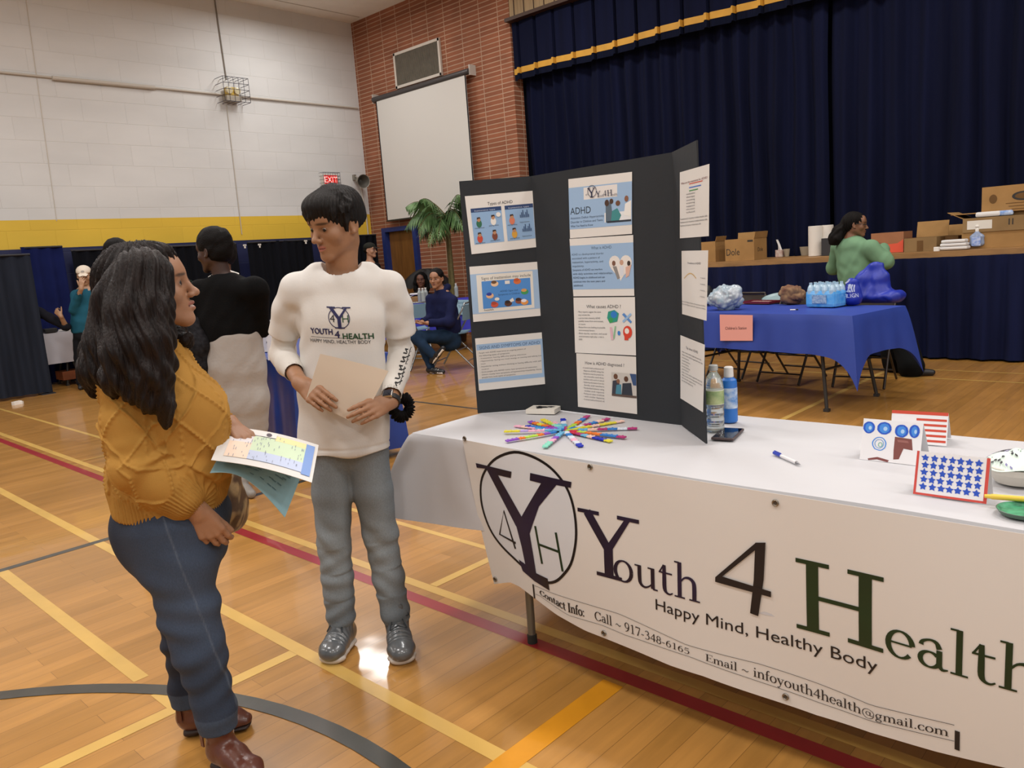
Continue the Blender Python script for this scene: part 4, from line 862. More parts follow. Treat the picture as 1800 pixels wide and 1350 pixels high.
s1_ = sheet(PC_, [(999, 315), (1111, 302), (1111, 411), (1002, 419)], its)
its = [('r', 0, .12, 1, .88, '#9cbbdd'), ('t', 'What is ADHD', .35, .2, .07, .32, '#2f4562')]
for i, s_ in enumerate(['ADHD is a developmental disorder', 'associated with a pattern of', 'inattention, hyperactivity, and', 'impulsivity.', 'Symptoms of ADHD can interfere', 'with daily activities and relationships.', 'ADHD begins in childhood and can', 'continue into the teen years and', 'adulthood.']): its.append(('t', s_, .02, .29+i*.067, .05, .0165*len(s_), '#2a3c58'))
hh = [(.8+.175*(16*math.sin(t)**3)/16, .5-.24*(13*math.cos(t)-5*math.cos(2*t)-2*math.cos(3*t)-math.cos(4*t))/16) for t in np.linspace(0, 6.283, 30)[:-1]]
its += [('p', hh[::-1], '#e9e4de'), ('e', .7, .45, .028, .045, '#7a5542'), ('p', [(.68, .5), (.74, .5), (.79, .7), (.75, .72)], '#8f8a86'), ('e', .82, .44, .03, .045, '#c9a088'), ('e', .93, .46, .025, .045, '#3a2a22'), ('p', [(.88, .52), (.97, .48), (.93, .66), (.88, .7)], '#d9b1a0'), ('p', [(.79, .5), (.85, .5), (.85, .66), (.79, .66)], '#dcdfe6')]
sheet(PC_, [(1001, 420), (1113, 413), (1115, 520), (1008, 521)], its)
its = [('t', 'What causes ADHD ?', .22, .19, .085, .56, '#3e4148')]
for i, s_ in enumerate(['- Many experts suggest the cause', '  may include the', '- a person brain chemistry ADHD', '  possibly causes from environment,', '  or trauma', '- Researchers are looking at possible', '  environmental factors', '- Brain injuries, nutrition, and social', '  environments might play a role in', '  ADHD']): its.append(('t', s_, .06, .27+i*.055, .042, .0125*len(s_), '#6c6c70'))
its += [('p', [(.58, .25), (.68, .22), (.75, .28), (.72, .42), (.6, .45), (.56, .36)], '#2f9a86'), ('e', .67, .3, .05, .06, '#2f7fd0'), ('e', .62, .4, .035, .045, '#3aa35a'), ('p', [(.8, .3), (.83, .27), (.95, .42), (.93, .45)], '#5a8fd0'), ('p', [(.82, .44), (.8, .41), (.93, .27), (.95, .3)], '#9abfe4'), ('e', .88, .6, .07, .11, '#d9432c'), ('r', .83, .66, .89, .74, '#d9432c'), ('e', .87, .58, .035, .05, '#efe9e0'), ('p', [(.6, .52), (.63, .52), (.66, .74), (.62, .74)], '#e2b7c4'), ('p', [(.68, .5), (.7, .5), (.67, .72), (.65, .72)], '#8fc79a'), ('e', .745, .62, .022, .04, '#3f86d2')]
sheet(PC_, [(1008, 523), (1116, 522), (1118, 625), (1011, 620)], its)
its = [('t', 'How is ADHD diagnosed ?', .15, .19, .08, .66, '#44464c')]
for i in range(12): its.append(('t', ['- A mental health professional will', '  diagnose ADHD using the', '- Symptoms must be present for', '  six months and they', '  interfere with work or school', '- Gathering information from the', '  family and teachers', '- Standardized behavior rating', '  scales and reports', '- Ruling out other conditions', '- with similar features'][i % 11], .1, .27+i*.053, .04, .37, '#77757a'))
its += [('r', .6, .3, 1, .72, '#c9c4bd'), ('p', [(.62, .45), (.72, .42), (.76, .7), (.6, .7)], '#3a3c48'), ('e', .67, .37, .035, .05, '#6a4632'), ('e', .71, .45, .028, .04, '#8a5f48'), ('p', [(.68, .52), (.76, .5), (.76, .7), (.66, .7)], '#4b8aa0'), ('p', [(.78, .48), (.92, .46), (.94, .7), (.76, .7)], '#2d3440'), ('e', .84, .4, .035, .05, '#5a3a2a'), ('p', [(.9, .3), (1, .3), (1, .5), (.95, .5)], '#35507c'), ('r', .6, .68, 1, .72, '#5b4a42')]
sheet(PC_, [(1013, 621), (1118, 627), (1120, 728), (1016, 715)], its, base='#e0dbd4')
its = [('t', 'What are the treatments for ADHD?', .05, .19, .045, .9, '#8a5a5a'), ('r', .35, .2, .8, .215, '#d2604a'), ('r', .35, .255, .75, .27, '#3b73d0'), ('r', .35, .3, .65, .315, '#4c9a58')]
its += [('t', s_, .25, .36+i*.045, .035, .3, '#77757a') for i, s_ in enumerate(['medication', 'therapy', 'coaching', 'training', 'support', 'education', 'school'])]+[('t', 'Treatments vary for the person; it includes education, skills,', .02, .72+i*.05, .035, .94-.2*(i == 2), '#3b3b42') for i in range(3)]
sheet(PR_, [(1195, 303), (1247, 288), (1246, 415), (1195, 419)], its)
its = [('t', 'Prevalence of ADHD', .25, .2, .045, .5, '#7a7a80')]+[('e', .12+.035*i, .42-.08*math.sin(i*.22), .02, .008, '#d9b36a') for i in range(14)]+[('t', 'rate', .75, .4+.09*i, .03, .18, '#88888c') for i in range(4)]+[('t', 'Source of the figures by year and by age group of children', .02, .8+i*.04, .03, .94, '#55555c') for i in range(2)]
sheet(PR_, [(1198, 441), (1245, 440), (1242, 564), (1199, 552)], its)
its = [('t', 'Tips about ADHD', .25, .17, .055, .5, '#7a7a80')]+[('t', 'keep a routine and be organized every day', .08, .25+i*.045, .034, (.8, .86, .3, .35, .3, .36, .3, .86, .86, .6, .5)[i], '#66666c') for i in range(11)]
sheet(PR_, [(1196, 589), (1239, 606), (1236, 725), (1196, 700)], its)
# the small logo strip on the title sheet
a, d, n = PC_
lg = MB()
def pcw(u, v):
    r = CR*(u-900)/FPX-CU*(v-675)/FPX+CF; o = a+n*.0045; return CC+r*((n @ (o-CC))/(n @ r))
q0, q1, q2 = pcw(1032, 348), pcw(1084, 343), pcw(1032, 330); ex_, ey_ = unit(q1-q0), ZUP; Wd = np.linalg.norm(q1-q0)
for s_, x, sz in (('Y', .02, .05), ('Y', .30, .03), ('outh', .42, .011), ('4', .55, .032), ('H', .68, .03), ('ealth', .85, .011)):
    V, F, w = serif2d(s_, sz, .3); put(lg, (V, F), lambda X, Y: q0+ex_*(x*Wd+X)+ey_*Y, 0)
V, F = ribbon2d([(.024+.02*math.cos(t), .022+.02*math.sin(t)) for t in np.linspace(0, 6.283, 25)[:-1]], .002, True); put(lg, (V, F), lambda X, Y: q0+ex_*X+ey_*Y, 0)
lg.build('printed_logo', ink('#22264a'), s1_)

# ---------------------------------------------------------------- things on the white table
ZT = TZ+.0025
# puzzle strips fanned out
cols_ = dict(m='#b52f78', p='#8e4fc4', b='#2f7fd0', o='#ee7d2b', g='#b7dc4e', y='#e6da3c', w='#dfe6f2', k='#f2b6cf', l='#6fb8e0', d='#1d2fb8', t='#8fe3cb', r='#cf2f4f', e='#f6cfc0', v='#b9a3e0')
cn = dict(m='magenta', p='purple', b='blue', o='orange', g='lime', y='yellow', w='white', k='pink', l='light blue', d='dark blue', t='mint', r='red', e='peach', v='lavender')
mk = {k: mat('strip_'+v.replace(' ', '_'), cols_[k], .45, spec=.4) for k, v in cn.items()}
fan = [((1034, 732), 'mbogg'), ((1071, 738), 'mebmwb'), ((1097, 742), 'eyyeyy'), ((1121, 756), 'mwbmelg'), ((1100, 772), 'mbboogr'), ((1075, 778), 'yddelmr'), ((1021, 787), 'dwkwbw'), ((957, 789), 'ttkpll'), ((889, 778), 'ppoggopb'), ((886, 762), 'yyvkkll'), ((905, 750), 'keklwb'), ((925, 751), 'dbbbpp'), ((930, 743), 'poyompb'), ((953, 740), 'yygtl'), ((972, 745), 'kkltl'), ((990, 738), 'dwlm')]
cpt = at(993, 759, z=ZT)
place = ['nearest the board, ends magenta then blue', 'ends magenta then peach, towards the board', 'peach and yellow mixed, towards the bottles', 'longest one, ends magenta then white', 'ends magenta then blue, below the longest', 'ends yellow then dark blue', 'blue and white, pointing to the banner', 'ends mint then pink, near the banner', 'ends purple then orange, nearest the banner corner', 'ends yellow then lavender, pointing left', 'ends pink then peach, pointing left', 'mostly blue, pointing left', 'ends purple then orange, at the upper left', 'ends yellow then lime, towards the small box', 'pink and light blue, short', 'ends dark blue, short and upright in the photo']
for i, ((u, v), sq) in enumerate(fan):
    e = at(u, v, z=ZT); d = unit(e-cpt); n2 = np.cross(ZUP, d); a0 = cpt+d*.012*(1+(i % 3)); L = np.linalg.norm(e-a0); k = len(sq); mb = MB(); ms = []
    zo = .0008*(i % 5)+.001*(i % 2)
    for j, ch in enumerate(sq[::-1]):
        if mk[ch] not in ms: ms.append(mk[ch])
        m_ = ms.index(mk[ch]); s0, s1 = L*j/k, L*(j+1)/k*.995; c = a0+d*(s0+s1)/2+ZUP*(.003+zo)
        mb.box(c, (s1-s0, .0165, .005), m_, ax=(d, n2, ZUP), bev=.0012)
        for q in range(3): mb.lathe(a0+d*(s0+(s1-s0)*(q+.5)/3)+ZUP*(.0052+zo)+n2*(.0075 if (q+j) % 2 else -.0075), [(.0038, -.004), (.0036, .0005), (.002, .0015)], m_, 8)
    o = mb.build('fidget_strip', ms); tag(o, 'brick-like puzzle strip, '+place[i], 'toy', 'puzzle strips fanned out on the white table')
# small white box with black print
p = at(956, 724, z=ZT); sb = MB().box(p+ZUP*.009, (.12, .085, .018), 0, rz=.35, bev=.0015)
for q in range(14):
    r_ = random.Random(q); c = p+ZUP*.0184+np.array([math.cos(.35), math.sin(.35), 0])*(r_.random()-.5)*.07+np.array([-math.sin(.35), math.cos(.35), 0])*(r_.random()-.5)*.035
    sb.add([c+np.array([.012*math.cos(t)*(.5+r_.random()), .007*math.sin(t)*(.5+r_.random()), .0001*q]) for t in np.linspace(0, 6.28, 9)[:-1]], [tuple(range(8))], 1)
tag(sb.build('printed_box', [mat('box_cream', '#e2ddd2', .6), ink('#1b1b1e')]), 'small flat white box with a black printed pattern in front of the board', 'box')
# water bottle
p = at(1257, 757, z=ZT); t = thing('water_bottle', p, 'clear plastic water bottle with a green label beside the board', 'bottle')
M_pet = mat('clear_plastic', '#dfe6e6', .08, trans=.85, spec=.5); M_wtr = mat('water', '#e6eeee', .02, trans=.95)
prof = [(.026, 0), (.031, .004), (.031, .02), (.029, .024), (.031, .03), (.031, .045), (.029, .049), (.031, .055), (.031, .07), (.0295, .078), (.031, .085), (.031, .15), (.029, .165), (.022, .182), (.0135, .195), (.0125, .203)]
MB().lathe(p, prof, 0, 28).build('bottle_body', M_pet, t)
MB().lathe(p, [(.0315, .092), (.0318, .094), (.0318, .138), (.0315, .14)], [0, 1, 0], 28).build('label_band', [mat('label_white', '#d8dccb', .5), mat('label_green', '#4f7f4a', .5, var=.6, scale=22, col2='#c9cf9a')], t)
MB().lathe(p, [(.0135, .203), (.0148, .204), (.0148, .219), (.013, .221)], 0, 24).build('cap', mat('cap_clear', '#c9cdcc', .3, trans=.3), t)
# blue bottle
p = at(1283, 741, z=ZT); t = thing('paint_bottle', p, 'blue plastic bottle with a white cap behind the water bottle', 'bottle')
MB().lathe(p, [(.024, 0), (.027, .004), (.027, .135), (.0255, .147), (.019, .153), (.0135, .157)], 0, 28).build('bottle_body', mat('blue_bottle', '#2f74c9', .35), t)
MB().lathe(p, [(.0145, .156), (.0165, .158), (.0155, .19), (.012, .193)], 0, 22).build('cap', mat('cap_white', '#e1dfdb', .4), t)
MB().lathe(p, [(.0274, .05), (.0276, .051), (.0276, .12), (.0274, .121)], 0, 28).build('label', mat('bottle_label', '#3f7fc6', .5, var=.2, scale=50, col2='#cfdcea'), t)
# phone
q = [at(u, v, z=ZT) for u, v in ((1248, 773), (1290, 777), (1314, 758), (1266, 754))]; c = sum(q)/4; dx = unit((q[1]-q[0])+(q[2]-q[3])); dy = unit(np.cross(ZUP, dx)); w_, h_ = .075, .15
dl = unit((q[3]-q[0])+(q[2]-q[1])); ds = np.cross(ZUP, dl)
t = thing('smartphone', c, 'dark smartphone lying flat beside the water bottle', 'phone')
MB().box(c+ZUP*.0045, (.142, .071, .008), ax=(dl, -ds, ZUP), bev=.003).build('phone_body', mat('phone_case', '#4a3a3a', .4), t)
MB().box(c+ZUP*.0088, (.134, .063, .0006), ax=(dl, -ds, ZUP)).build('screen', mat('phone_screen', '#0a1226', .05, spec=.8), t)
# pen
a, b = at(1361, 799, z=ZT), at(1407, 820, z=ZT); d = unit(b-a); L = np.linalg.norm(b-a); t = thing('ballpoint_pen', a, 'white ballpoint pen with a blue end lying on the tablecloth', 'pen')
a = a+ZUP*.0055
MB().tube([a, a+d*L*.28], .0055, 0, 12).build('cap', mat('pen_blue', '#2a3fb0', .35), t); MB().tube([a+d*L*.28, a+d*L*.85], .005, 0, 12).build('barrel', mat('pen_white', '#e3e2e4', .35), t)
MB().tube([a+d*L*.85, a+d*L*.92, a+d*L], [.0045, .003, .0008], 0, 12).build('tip', mat('pen_tip', '#8e8e92', .3, 1.), t); MB().box(a+d*L*.14+ZUP*.0065, (L*.26, .003, .0016), ax=(d, np.cross(ZUP, d), ZUP)).build('clip', mat('pen_blue', '#2a3fb0'), t)
# hand-drawn tent cards
def tent(name, label, bl, br, hgt, lean, deco, back=.07, base='#e9e8ea', parent=None):
    """a folded card: front panel from bl to br leaning back to the fold"""
    d = unit(br-bl); n = np.cross(d, ZUP); n = n if n @ (CC-bl) > 0 else -n; W_ = np.linalg.norm(br-bl); top = -n*lean+ZUP*hgt; mb = MB(); ms = [mat('card_'+base[1:], base, .6)]
    def fn(x, y, k=0): return bl+d*W_*x+top*y+unit(np.cross(d, top))*(.0004*k+.0003)*(1 if np.cross(d, top) @ n > 0 else -1)
    mb.grid(lambda u, v: fn(u, v), 2, 2, 0, False, .0006); off = -n*(back+lean)
    mb.grid(lambda u, v: (bl+d*W_*u+top)*(1-v)+(bl+d*W_*u+off)*v, 2, 2, 0, False, .0006)
    t = mb.build(name, ms); tag(t, label, 'card'); dm = MB(); dms = []
    for it in deco(fn):
        c = ink(it[0])
        if c not in dms: dms.append(c)
        dm.add(it[1], it[2], dms.index(c))
    dm.build('drawing', dms, t); return t
def loop(fn, cx, cy, rx, ry, w, k, c, seed=0, turns=1.):
    r_ = random.Random(seed); P = []
    for i in range(int(20*turns)+1):
        t_ = i/20*6.283; P.append((cx+rx*math.cos(t_)*(1+.08*r_.random()), cy+ry*math.sin(t_)*(1+.08*r_.random())))
    V, F = ribbon2d(P, w); return (c, [fn(x, y, k) for x, y in V], F)
def fill(fn, pts, k, c): return (c, [fn(x, y, k) for x, y in pts], [tuple(range(len(pts)))])
def circ(cx, cy, rx, ry, n=16): return [(cx+rx*math.cos(t), cy+ry*math.sin(t)) for t in np.linspace(0, 6.283, n+1)[:-1]]
def deco1(fn):
    o = []
    for j, (cx, cy, rx, ry) in enumerate([(.11, .79, .08, .12), (.37, .80, .1, .13), (.66, .77, .09, .13), (.87, .79, .065, .13)]):
        o += [fill(fn, circ(cx, cy, rx*.9, ry*.9), 1+j*.1, '#3f8ae0'), loop(fn, cx, cy, rx, ry, .035, 2+j*.1, '#1f56c4', j), fill(fn, circ(cx+.02, cy-.01, rx*.35, ry*.4), 3+j*.1, '#a9cdf2')]
    o += [loop(fn, .31, .42, .11, .15, .018, 2, '#3f8ae0', 9), loop(fn, .31, .42, .07, .1, .012, 2.4, '#8fbcec', 5, 2), loop(fn, .33, .4, .03, .05, .012, 2.7, '#6fb49a', 3)]
    o += [fill(fn, [(.56, .62), (.84, .6), (.87, .34), (.72, .36), (.66, .1), (.57, .08), (.56, .3)], 1, '#7d4640'), fill(fn, [(.6, .56), (.78, .55), (.8, .5), (.62, .5)], 2, '#96605a'), fill(fn, [(.14, .04), (.3, .1), (.5, .05), (.48, .0), (.3, .04), (.15, .0)], 1, '#7c4340')]
    return o
tent('drawn_card', 'folded white card with blue circles and a brown shape drawn on it', at(1511, 807, z=ZT), at(1616, 819, z=ZT), .108, .035, deco1)
def deco2(fn): return [fill(fn, [(.0, .9), (1, .9), (1, 1), (0, 1)], 1, '#c8452f')]+[fill(fn, [(.45, y), (.98, y), (.98, y+.07), (.45, y+.07)], 1, '#c8452f') for y in (.08, .24, .4, .56, .72)]
c2a, c2b = at(1546, 789, z=ZT), at(1632, 797, z=ZT)
tent('drawn_card', 'folded card with red flag stripes half hidden behind the blue circle card', c2a+np.array([0, .09, 0]), c2b+np.array([.02, .10, 0]), .09, .03, deco2)
def star(cx, cy, r, seed=0):
    r_ = random.Random(seed); return [(cx+(r if i % 2 == 0 else r*.52)*(1+.2*(r_.random()-.5))*math.sin(i*math.pi/5)*.66, cy+(r if i % 2 == 0 else r*.52)*(1+.2*(r_.random()-.5))*math.cos(i*math.pi/5)) for i in range(10)]
def deco3(fn):
    o = [fill(fn, [(0, 0), (1, 0), (1, .05), (0, .05)], 1, '#cf4a40'), fill(fn, [(0, 0), (.035, 0), (.035, 1), (0, 1)], 1.2, '#cf4a40'), fill(fn, [(.955, 0), (1, 0), (1, 1), (.955, 1)], 1.4, '#cf4a40')]
    for i in range(7):
        for j in range(5): o.append(fill(fn, star(.13+i*.122+.01*math.sin(j*3+i), .2+j*.165, .09, i*5+j), 2, '#2350c0'))
    return o
tent('drawn_card', 'folded card of blue stars inside a red border beside the bowl', at(1605, 868, z=ZT), at(1734, 886, z=ZT), .098, .03, deco3, back=.04)
# bowl with patterned cloth
p = at(1790, 848, z=ZT); t = thing('party_bowl', p, 'white bowl under a black and mint patterned cover at the right edge', 'bowl')
MB().lathe(p, [(.035, 0), (.05, .004), (.068, .03), (.072, .045), (.069, .046)], 0, 36).build('bowl_body', mat('bowl_white', '#cfcabf', .4), t)
cv = MB(); cv.grid(lambda u, v: p+np.array([(.003+.072*v)*math.cos(u*6.283), (.003+.072*v)*math.sin(u*6.283), .078-.034*v*v+.004*math.sin(u*25)*v+.003*math.sin(u*6.28*3+v*6)]), 60, 14, 0)
for q in range(70):
    r_ = random.Random(q); an, rr = r_.random()*6.283, .02+.05*r_.random(); zz = .0805-.034*(rr/.075)**2; c = p+np.array([rr*math.cos(an), rr*math.sin(an), zz]); e1 = np.array([math.cos(an+.5), math.sin(an+.5), -.25])*.009; e2 = np.array([-math.sin(an+.5), math.cos(an+.5), 0])*.0028
    cv.add([c-e1, c+e2, c+e1, c-e2], [(0, 1, 2, 3)], 1 if q % 4 else 2)
cv.build('patterned_cover', [mat('cover_mint', '#dcefe4', .5), mat('cover_black', '#26222e', .5), mat('cover_lilac', '#7f7aa8', .5)], t)
# pencil and green item
a, b = at(1730, 887, z=ZT)+ZUP*.02, at(1850, 897, z=ZT)+ZUP*.02; d = unit(b-a)
t = thing('yellow_marker', a-ZUP*.02, 'yellow marker lying across a dark green dish at the right edge', 'marker')
MB().tube([a, a+d*.012, a+d*.014, b], [.004, .005, .0062, .0062], 0, 14).build('barrel', mat('marker_yellow', '#ecc94a', .4), t)
c = at(1800, 905, z=ZT)
tag(MB().lathe(c, [(.03, 0), (.045, .003), (.052, .013), (.05, .0135), (.042, .006), (.0, .005)], [0, 0, 0, 1, 1], 32).build('green_dish', [mat('dish_green', '#4f6a5a', .4), mat('dish_inside', '#4fa57c', .4, var=.5, scale=60)]), 'small dark green dish under the yellow marker', 'dish')
# ---------------------------------------------------------------- other tables, chairs and what stands on them
M_blue_c = mat('blue_tablecloth', '#26419c', .55, var=.12, scale=3, bump=.2, bscale=6); M_blue_v = mat('violet_blue_tablecloth', '#2a2fb0', .5, var=.15, scale=4, bump=.2, bscale=6)
M_dleg = mat('dark_table_steel', '#3a3836', .4, metal=.4)
def cloth_over(name, label, O, a, b, L, D, zt, drop, m, flare=.1, tip=0., parent=None, group=None):
    """cloth over a table whose corner O has edges along a (length L) and b (depth D)"""
    O = np.array([*O[:2], 0.]); a = unit(np.array([*a, 0.])); b = unit(np.array([*b, 0.])); mb = MB()
    wv = lambda p: zt+.0012*math.sin(p[0]*9+p[1]*5)
    def tf(u, v): p = O+a*L*u+b*D*v; return np.array([p[0], p[1], wv(p)])
    mb.grid(tf, 30, 12)
    P4 = [O, O+a*L, O+a*L+b*D, O+b*D]; ctr = sum(P4)/4
    for i in range(4):
        p0, p1 = P4[i], P4[(i+1) % 4]; Le = np.linalg.norm(p1-p0); d = (p1-p0)/Le; n = np.array([d[1], -d[0], 0]); n = n if n @ ((p0+p1)/2-ctr) > 0 else -n
        def sf(u, v):
            s = u*Le; k1, k2 = math.exp(-s/.13), math.exp(-(Le-s)/.13); rip = (.010*math.sin(s*15+i)+.006*math.sin(s*31+2*i))*v
            kk = max(k1, k2); q = p0+d*s+n*((.006+.03*v+rip)*(1-kk)+flare*v**.8*kk)+d*flare*v**.8*(k2-k1)
            return np.array([q[0], q[1], zt-.001-(drop+tip*(k1**2+k2**2))*v]) if v > 0 else np.array([*(p0+d*s)[:2], wv(p0+d*s)])
        mb.grid(sf, 70, 10)
    o = mb.build(name, m); tag(o, label, 'tablecloth', group); return o
def table_under(label, O, a, b, L, D, zt):
    O = np.array([*O[:2], 0.]); a = unit(np.array([*a, 0.])); b = unit(np.array([*b, 0.])); c = O+a*L/2+b*D/2
    t = thing('folding_table', c, label, 'table')
    MB().box(c+ZUP*(zt-.03), (L-.02, D-.02, .04), ax=(a, b, ZUP)).build('tabletop', M_top, t)
    for q in (-1, 1):
        for w in (-1, 1):
            p = c+a*q*(L/2-.3)+b*w*(D/2-.08); f = c+a*q*(L/2-.22)+b*w*(D/2-.02)
            MB().tube([p+ZUP*(zt-.05), p+ZUP*.5, f+ZUP*.01], .015, 0, 8).box(f+ZUP*.012, (.04, .04, .022)).build('leg', M_dleg, t)
        MB().tube([c+a*q*(L/2-.26)+b*(D/2-.05)+ZUP*.32, c+a*q*(L/2-.26)-b*(D/2-.05)+ZUP*.32], .01, 0, 8).build('brace', M_dleg, t)
    return t
def folding_chair(label, x, y, rz, frame, seat, group):
    """front of the chair looks along +y before the turn"""
    t = thing('folding_chair', (0, 0, 0), label, 'chair', group)
    fr = MB()
    fr.tube([(-.21, .24, .012), (-.205, -.2, .72), (-.17, -.235, .81), (.17, -.235, .81), (.205, -.2, .72), (.21, .24, .012)], .0115, 0, 8).tube([(-.208, .19, .1), (.208, .19, .1)], .008, 0, 8)
    fr.build('front_frame', frame, t)
    MB().tube([(-.19, .1, .43), (-.2, -.3, .012)], .0105, 0, 8).tube([(.19, .1, .43), (.2, -.3, .012)], .0105, 0, 8).tube([(-.197, -.24, .1), (.197, -.24, .1)], .008, 0, 8).tube([(-.195, -.1, .23), (.195, -.1, .23)], .008, 0, 8).build('rear_frame', frame, t)
    MB().grid(lambda u, v: np.array([-.19+.38*u, -.17+.38*v, .445+.012*(2*u-1)**2-.01*math.sin(v*3.14)]), 10, 8, 0, True, .016).build('seat', seat, t)
    MB().grid(lambda u, v: np.array([-.195+.39*u, -.205-.025*v-.03*math.sin(u*3.14), .6+.19*v]), 12, 5, 0, True, .01).build('backrest', seat, t)
    t.location = (x, y, 0); t.rotation_euler = (0, 0, rz); return t
# blue table for the children's corner
BO = np.array([-2.11, 5.89]); ba = unit(np.array([-1.366, .26])); bb = np.array([-ba[1]*-1, -ba[0]]); bb = bb if bb[1] > 0 else -bb
table_under('folding table with dark legs under the blue cloth before the stage', BO, ba, bb, 1.83, .76, .744)
cloth_over('tablecloth', 'blue plastic tablecloth with a low-hanging corner before the stage', BO, ba, bb, 1.83, .76, .75, .30, M_blue_c, .10, .24)
b3 = lambda s, d, z=.753: np.array([*(BO+ba*s+bb*d), z])
A3, B3 = np.array([*ba, 0.]), np.array([*bb, 0.])
# pink sign
g0 = at(1266, 556, y=6.02); pl = b3(0, 0); nn = np.array([*(-bb), 0.])
def on_front(u, v, off=.045):
    r = CR*(u-900)/FPX-CU*(v-675)/FPX+CF; o = pl+nn*off; return CC+r*((nn @ (o-CC))/(nn @ r))
q = [on_front(*w) for w in ((1266, 599), (1323, 599), (1323, 554), (1265, 553))]; sg = MB().add(q+[p-nn*.001 for p in q], [(0, 1, 2, 3), (7, 6, 5, 4), (0, 4, 5, 1), (1, 5, 6, 2), (2, 6, 7, 3), (3, 7, 4, 0)], 0)
ex_ = unit(q[1]-q[0]); VF = text2d("Children's Station", .034); w = max(x for x, y in VF[0]); Wd = np.linalg.norm(q[1]-q[0]); put(sg, VF, lambda x, y: q[0]+ex_*(Wd*.17+x*Wd*.66/w)+ZUP*(.095+y)+nn*.001, 1)
tag(sg.build('paper_sign', [mat('pink_paper', '#e0a096', .7), ink('#4a2c34')]), 'pink paper sign taped to the front of the blue tablecloth', 'sign')
# plastic bag of things
def lumpy(name, label, cat, c, r, m, seed, freq=14, amp=.2, h=.012, group=None, parts=None, squash=1.):
    c = np.asarray(c, float); r = np.asarray(r, float); h = min(h, min(r)/14); S = Solid(c-r*1.3, c+r*1.3, h); S.ell(c, r, None, 0)
    for i in range(5):
        R_ = random.Random(seed*10+i); S.ell(c+r*np.array([R_.uniform(-.5, .5), R_.uniform(-.4, .4), R_.uniform(-.3, .45)]), r*R_.uniform(.45, .7), None, .02)
    zb = c[2]-r[2]*.92; S.half((0, 0, zb), (0, 0, -1), c-r*2, c+r*2)
    def dsp(P): return min(r)*amp*(np.abs(wob(P, freq, 6, seed))-.5+.45*(np.abs(wob(P, freq*2.6, 6, seed+3))-.5))*np.clip((P[:, 2]-zb)/.02, 0, 1)
    o, P, F = finish(S, name, m, None, disp=dsp, relax=1); tag(o, label, cat, group); return o
c = at(1277, 525, z=.85); lumpy('plastic_bag', 'crumpled clear plastic bag full of small coloured things on the blue table', 'bag', c+np.array([0, 0, .005]), (.145, .11, .12), mat('cloudy_plastic', '#aeb4ba', .25, var=.5, scale=16, col2='#7f98a8', spec=.7), 3, 24, .28)
c = at(1246, 520, z=.85); lumpy('black_bag', 'small black bag at the left end of the blue table, beside the plastic bag', 'bag', c+np.array([-.02, .02, .0]), (.05, .06, .1), mat('black_nylon', '#0c0c10', .6), 5)
p = at(1392, 535, z=.753); c = p+ZUP*.085; o = lumpy('paper_bag', 'crumpled brown paper bag on the blue table beside the water pack', 'bag', c, (.12, .08, .092), mat('brown_paper', '#8a6f52', .8, var=.5, scale=14, col2='#5d3a34'), 9, 28, .3)
# trays
p = at(1337, 533, z=.756); t = thing('red_tray', p, 'flat dark red tray with a paper in it on the blue table', 'tray')
MB().box(p+ZUP*.006, (.3, .16, .01), ax=(A3, B3, ZUP)).build('tray_base', mat('tray_red', '#6b1a2c', .4), t)
rm = MB()
for q in (-1, 1): rm.box(p+A3*q*.15+ZUP*.014, (.008, .166, .02), ax=(A3, B3, ZUP)); rm.box(p+B3*q*.08+ZUP*.014, (.3, .008, .02), ax=(A3, B3, ZUP))
rm.build('tray_rim', mat('tray_red', '#6b1a2c', .4), t)
tag(MB().box(p+ZUP*.0135, (.24, .12, .003), ax=(A3, B3, ZUP)).build('paper_sheet', mat('buff_paper', '#b79a8c', .7)), 'buff paper lying in the red tray', 'paper')
p2 = p+B3*.14+np.array([.05, .04, 0]); t = thing('oval_tray', p2, 'pale teal oval tray propped behind the red tray', 'tray')
MB().lathe(p2+ZUP*.01, [(.09, 0), (.13, .012), (.135, .035), (.128, .035), (.1, .02), (.0, .018)], [0, 1, 0, 1, 1], 32, unit((-.05, -.25, 1))).build('tray_body', [mat('tray_teal', '#3f5d62', .4), mat('tray_pale', '#8aa0a4', .4)], t)
tag(MB().box(at(1302, 534, z=.757)+ZUP*.004, (.12, .05, .008), rz=.5).build('wooden_scraper', mat('light_wood', '#b8945f', .6, var=.2, stretch=(1, 8, 1))), 'light wooden piece beside the clear plastic bag', 'tool')
p = at(1389, 546, z=.754); tag(MB().tube([p+ZUP*.006, p+np.array([.04, .01, .006])], .005).tube([p+np.array([.045, .011, .006]), p+np.array([.06, .015, .008])], .006, 1).build('small_marker', [M_clip, ink('#1b1b1e')]), 'tiny white marker with a black cap at the front of the blue table', 'marker')
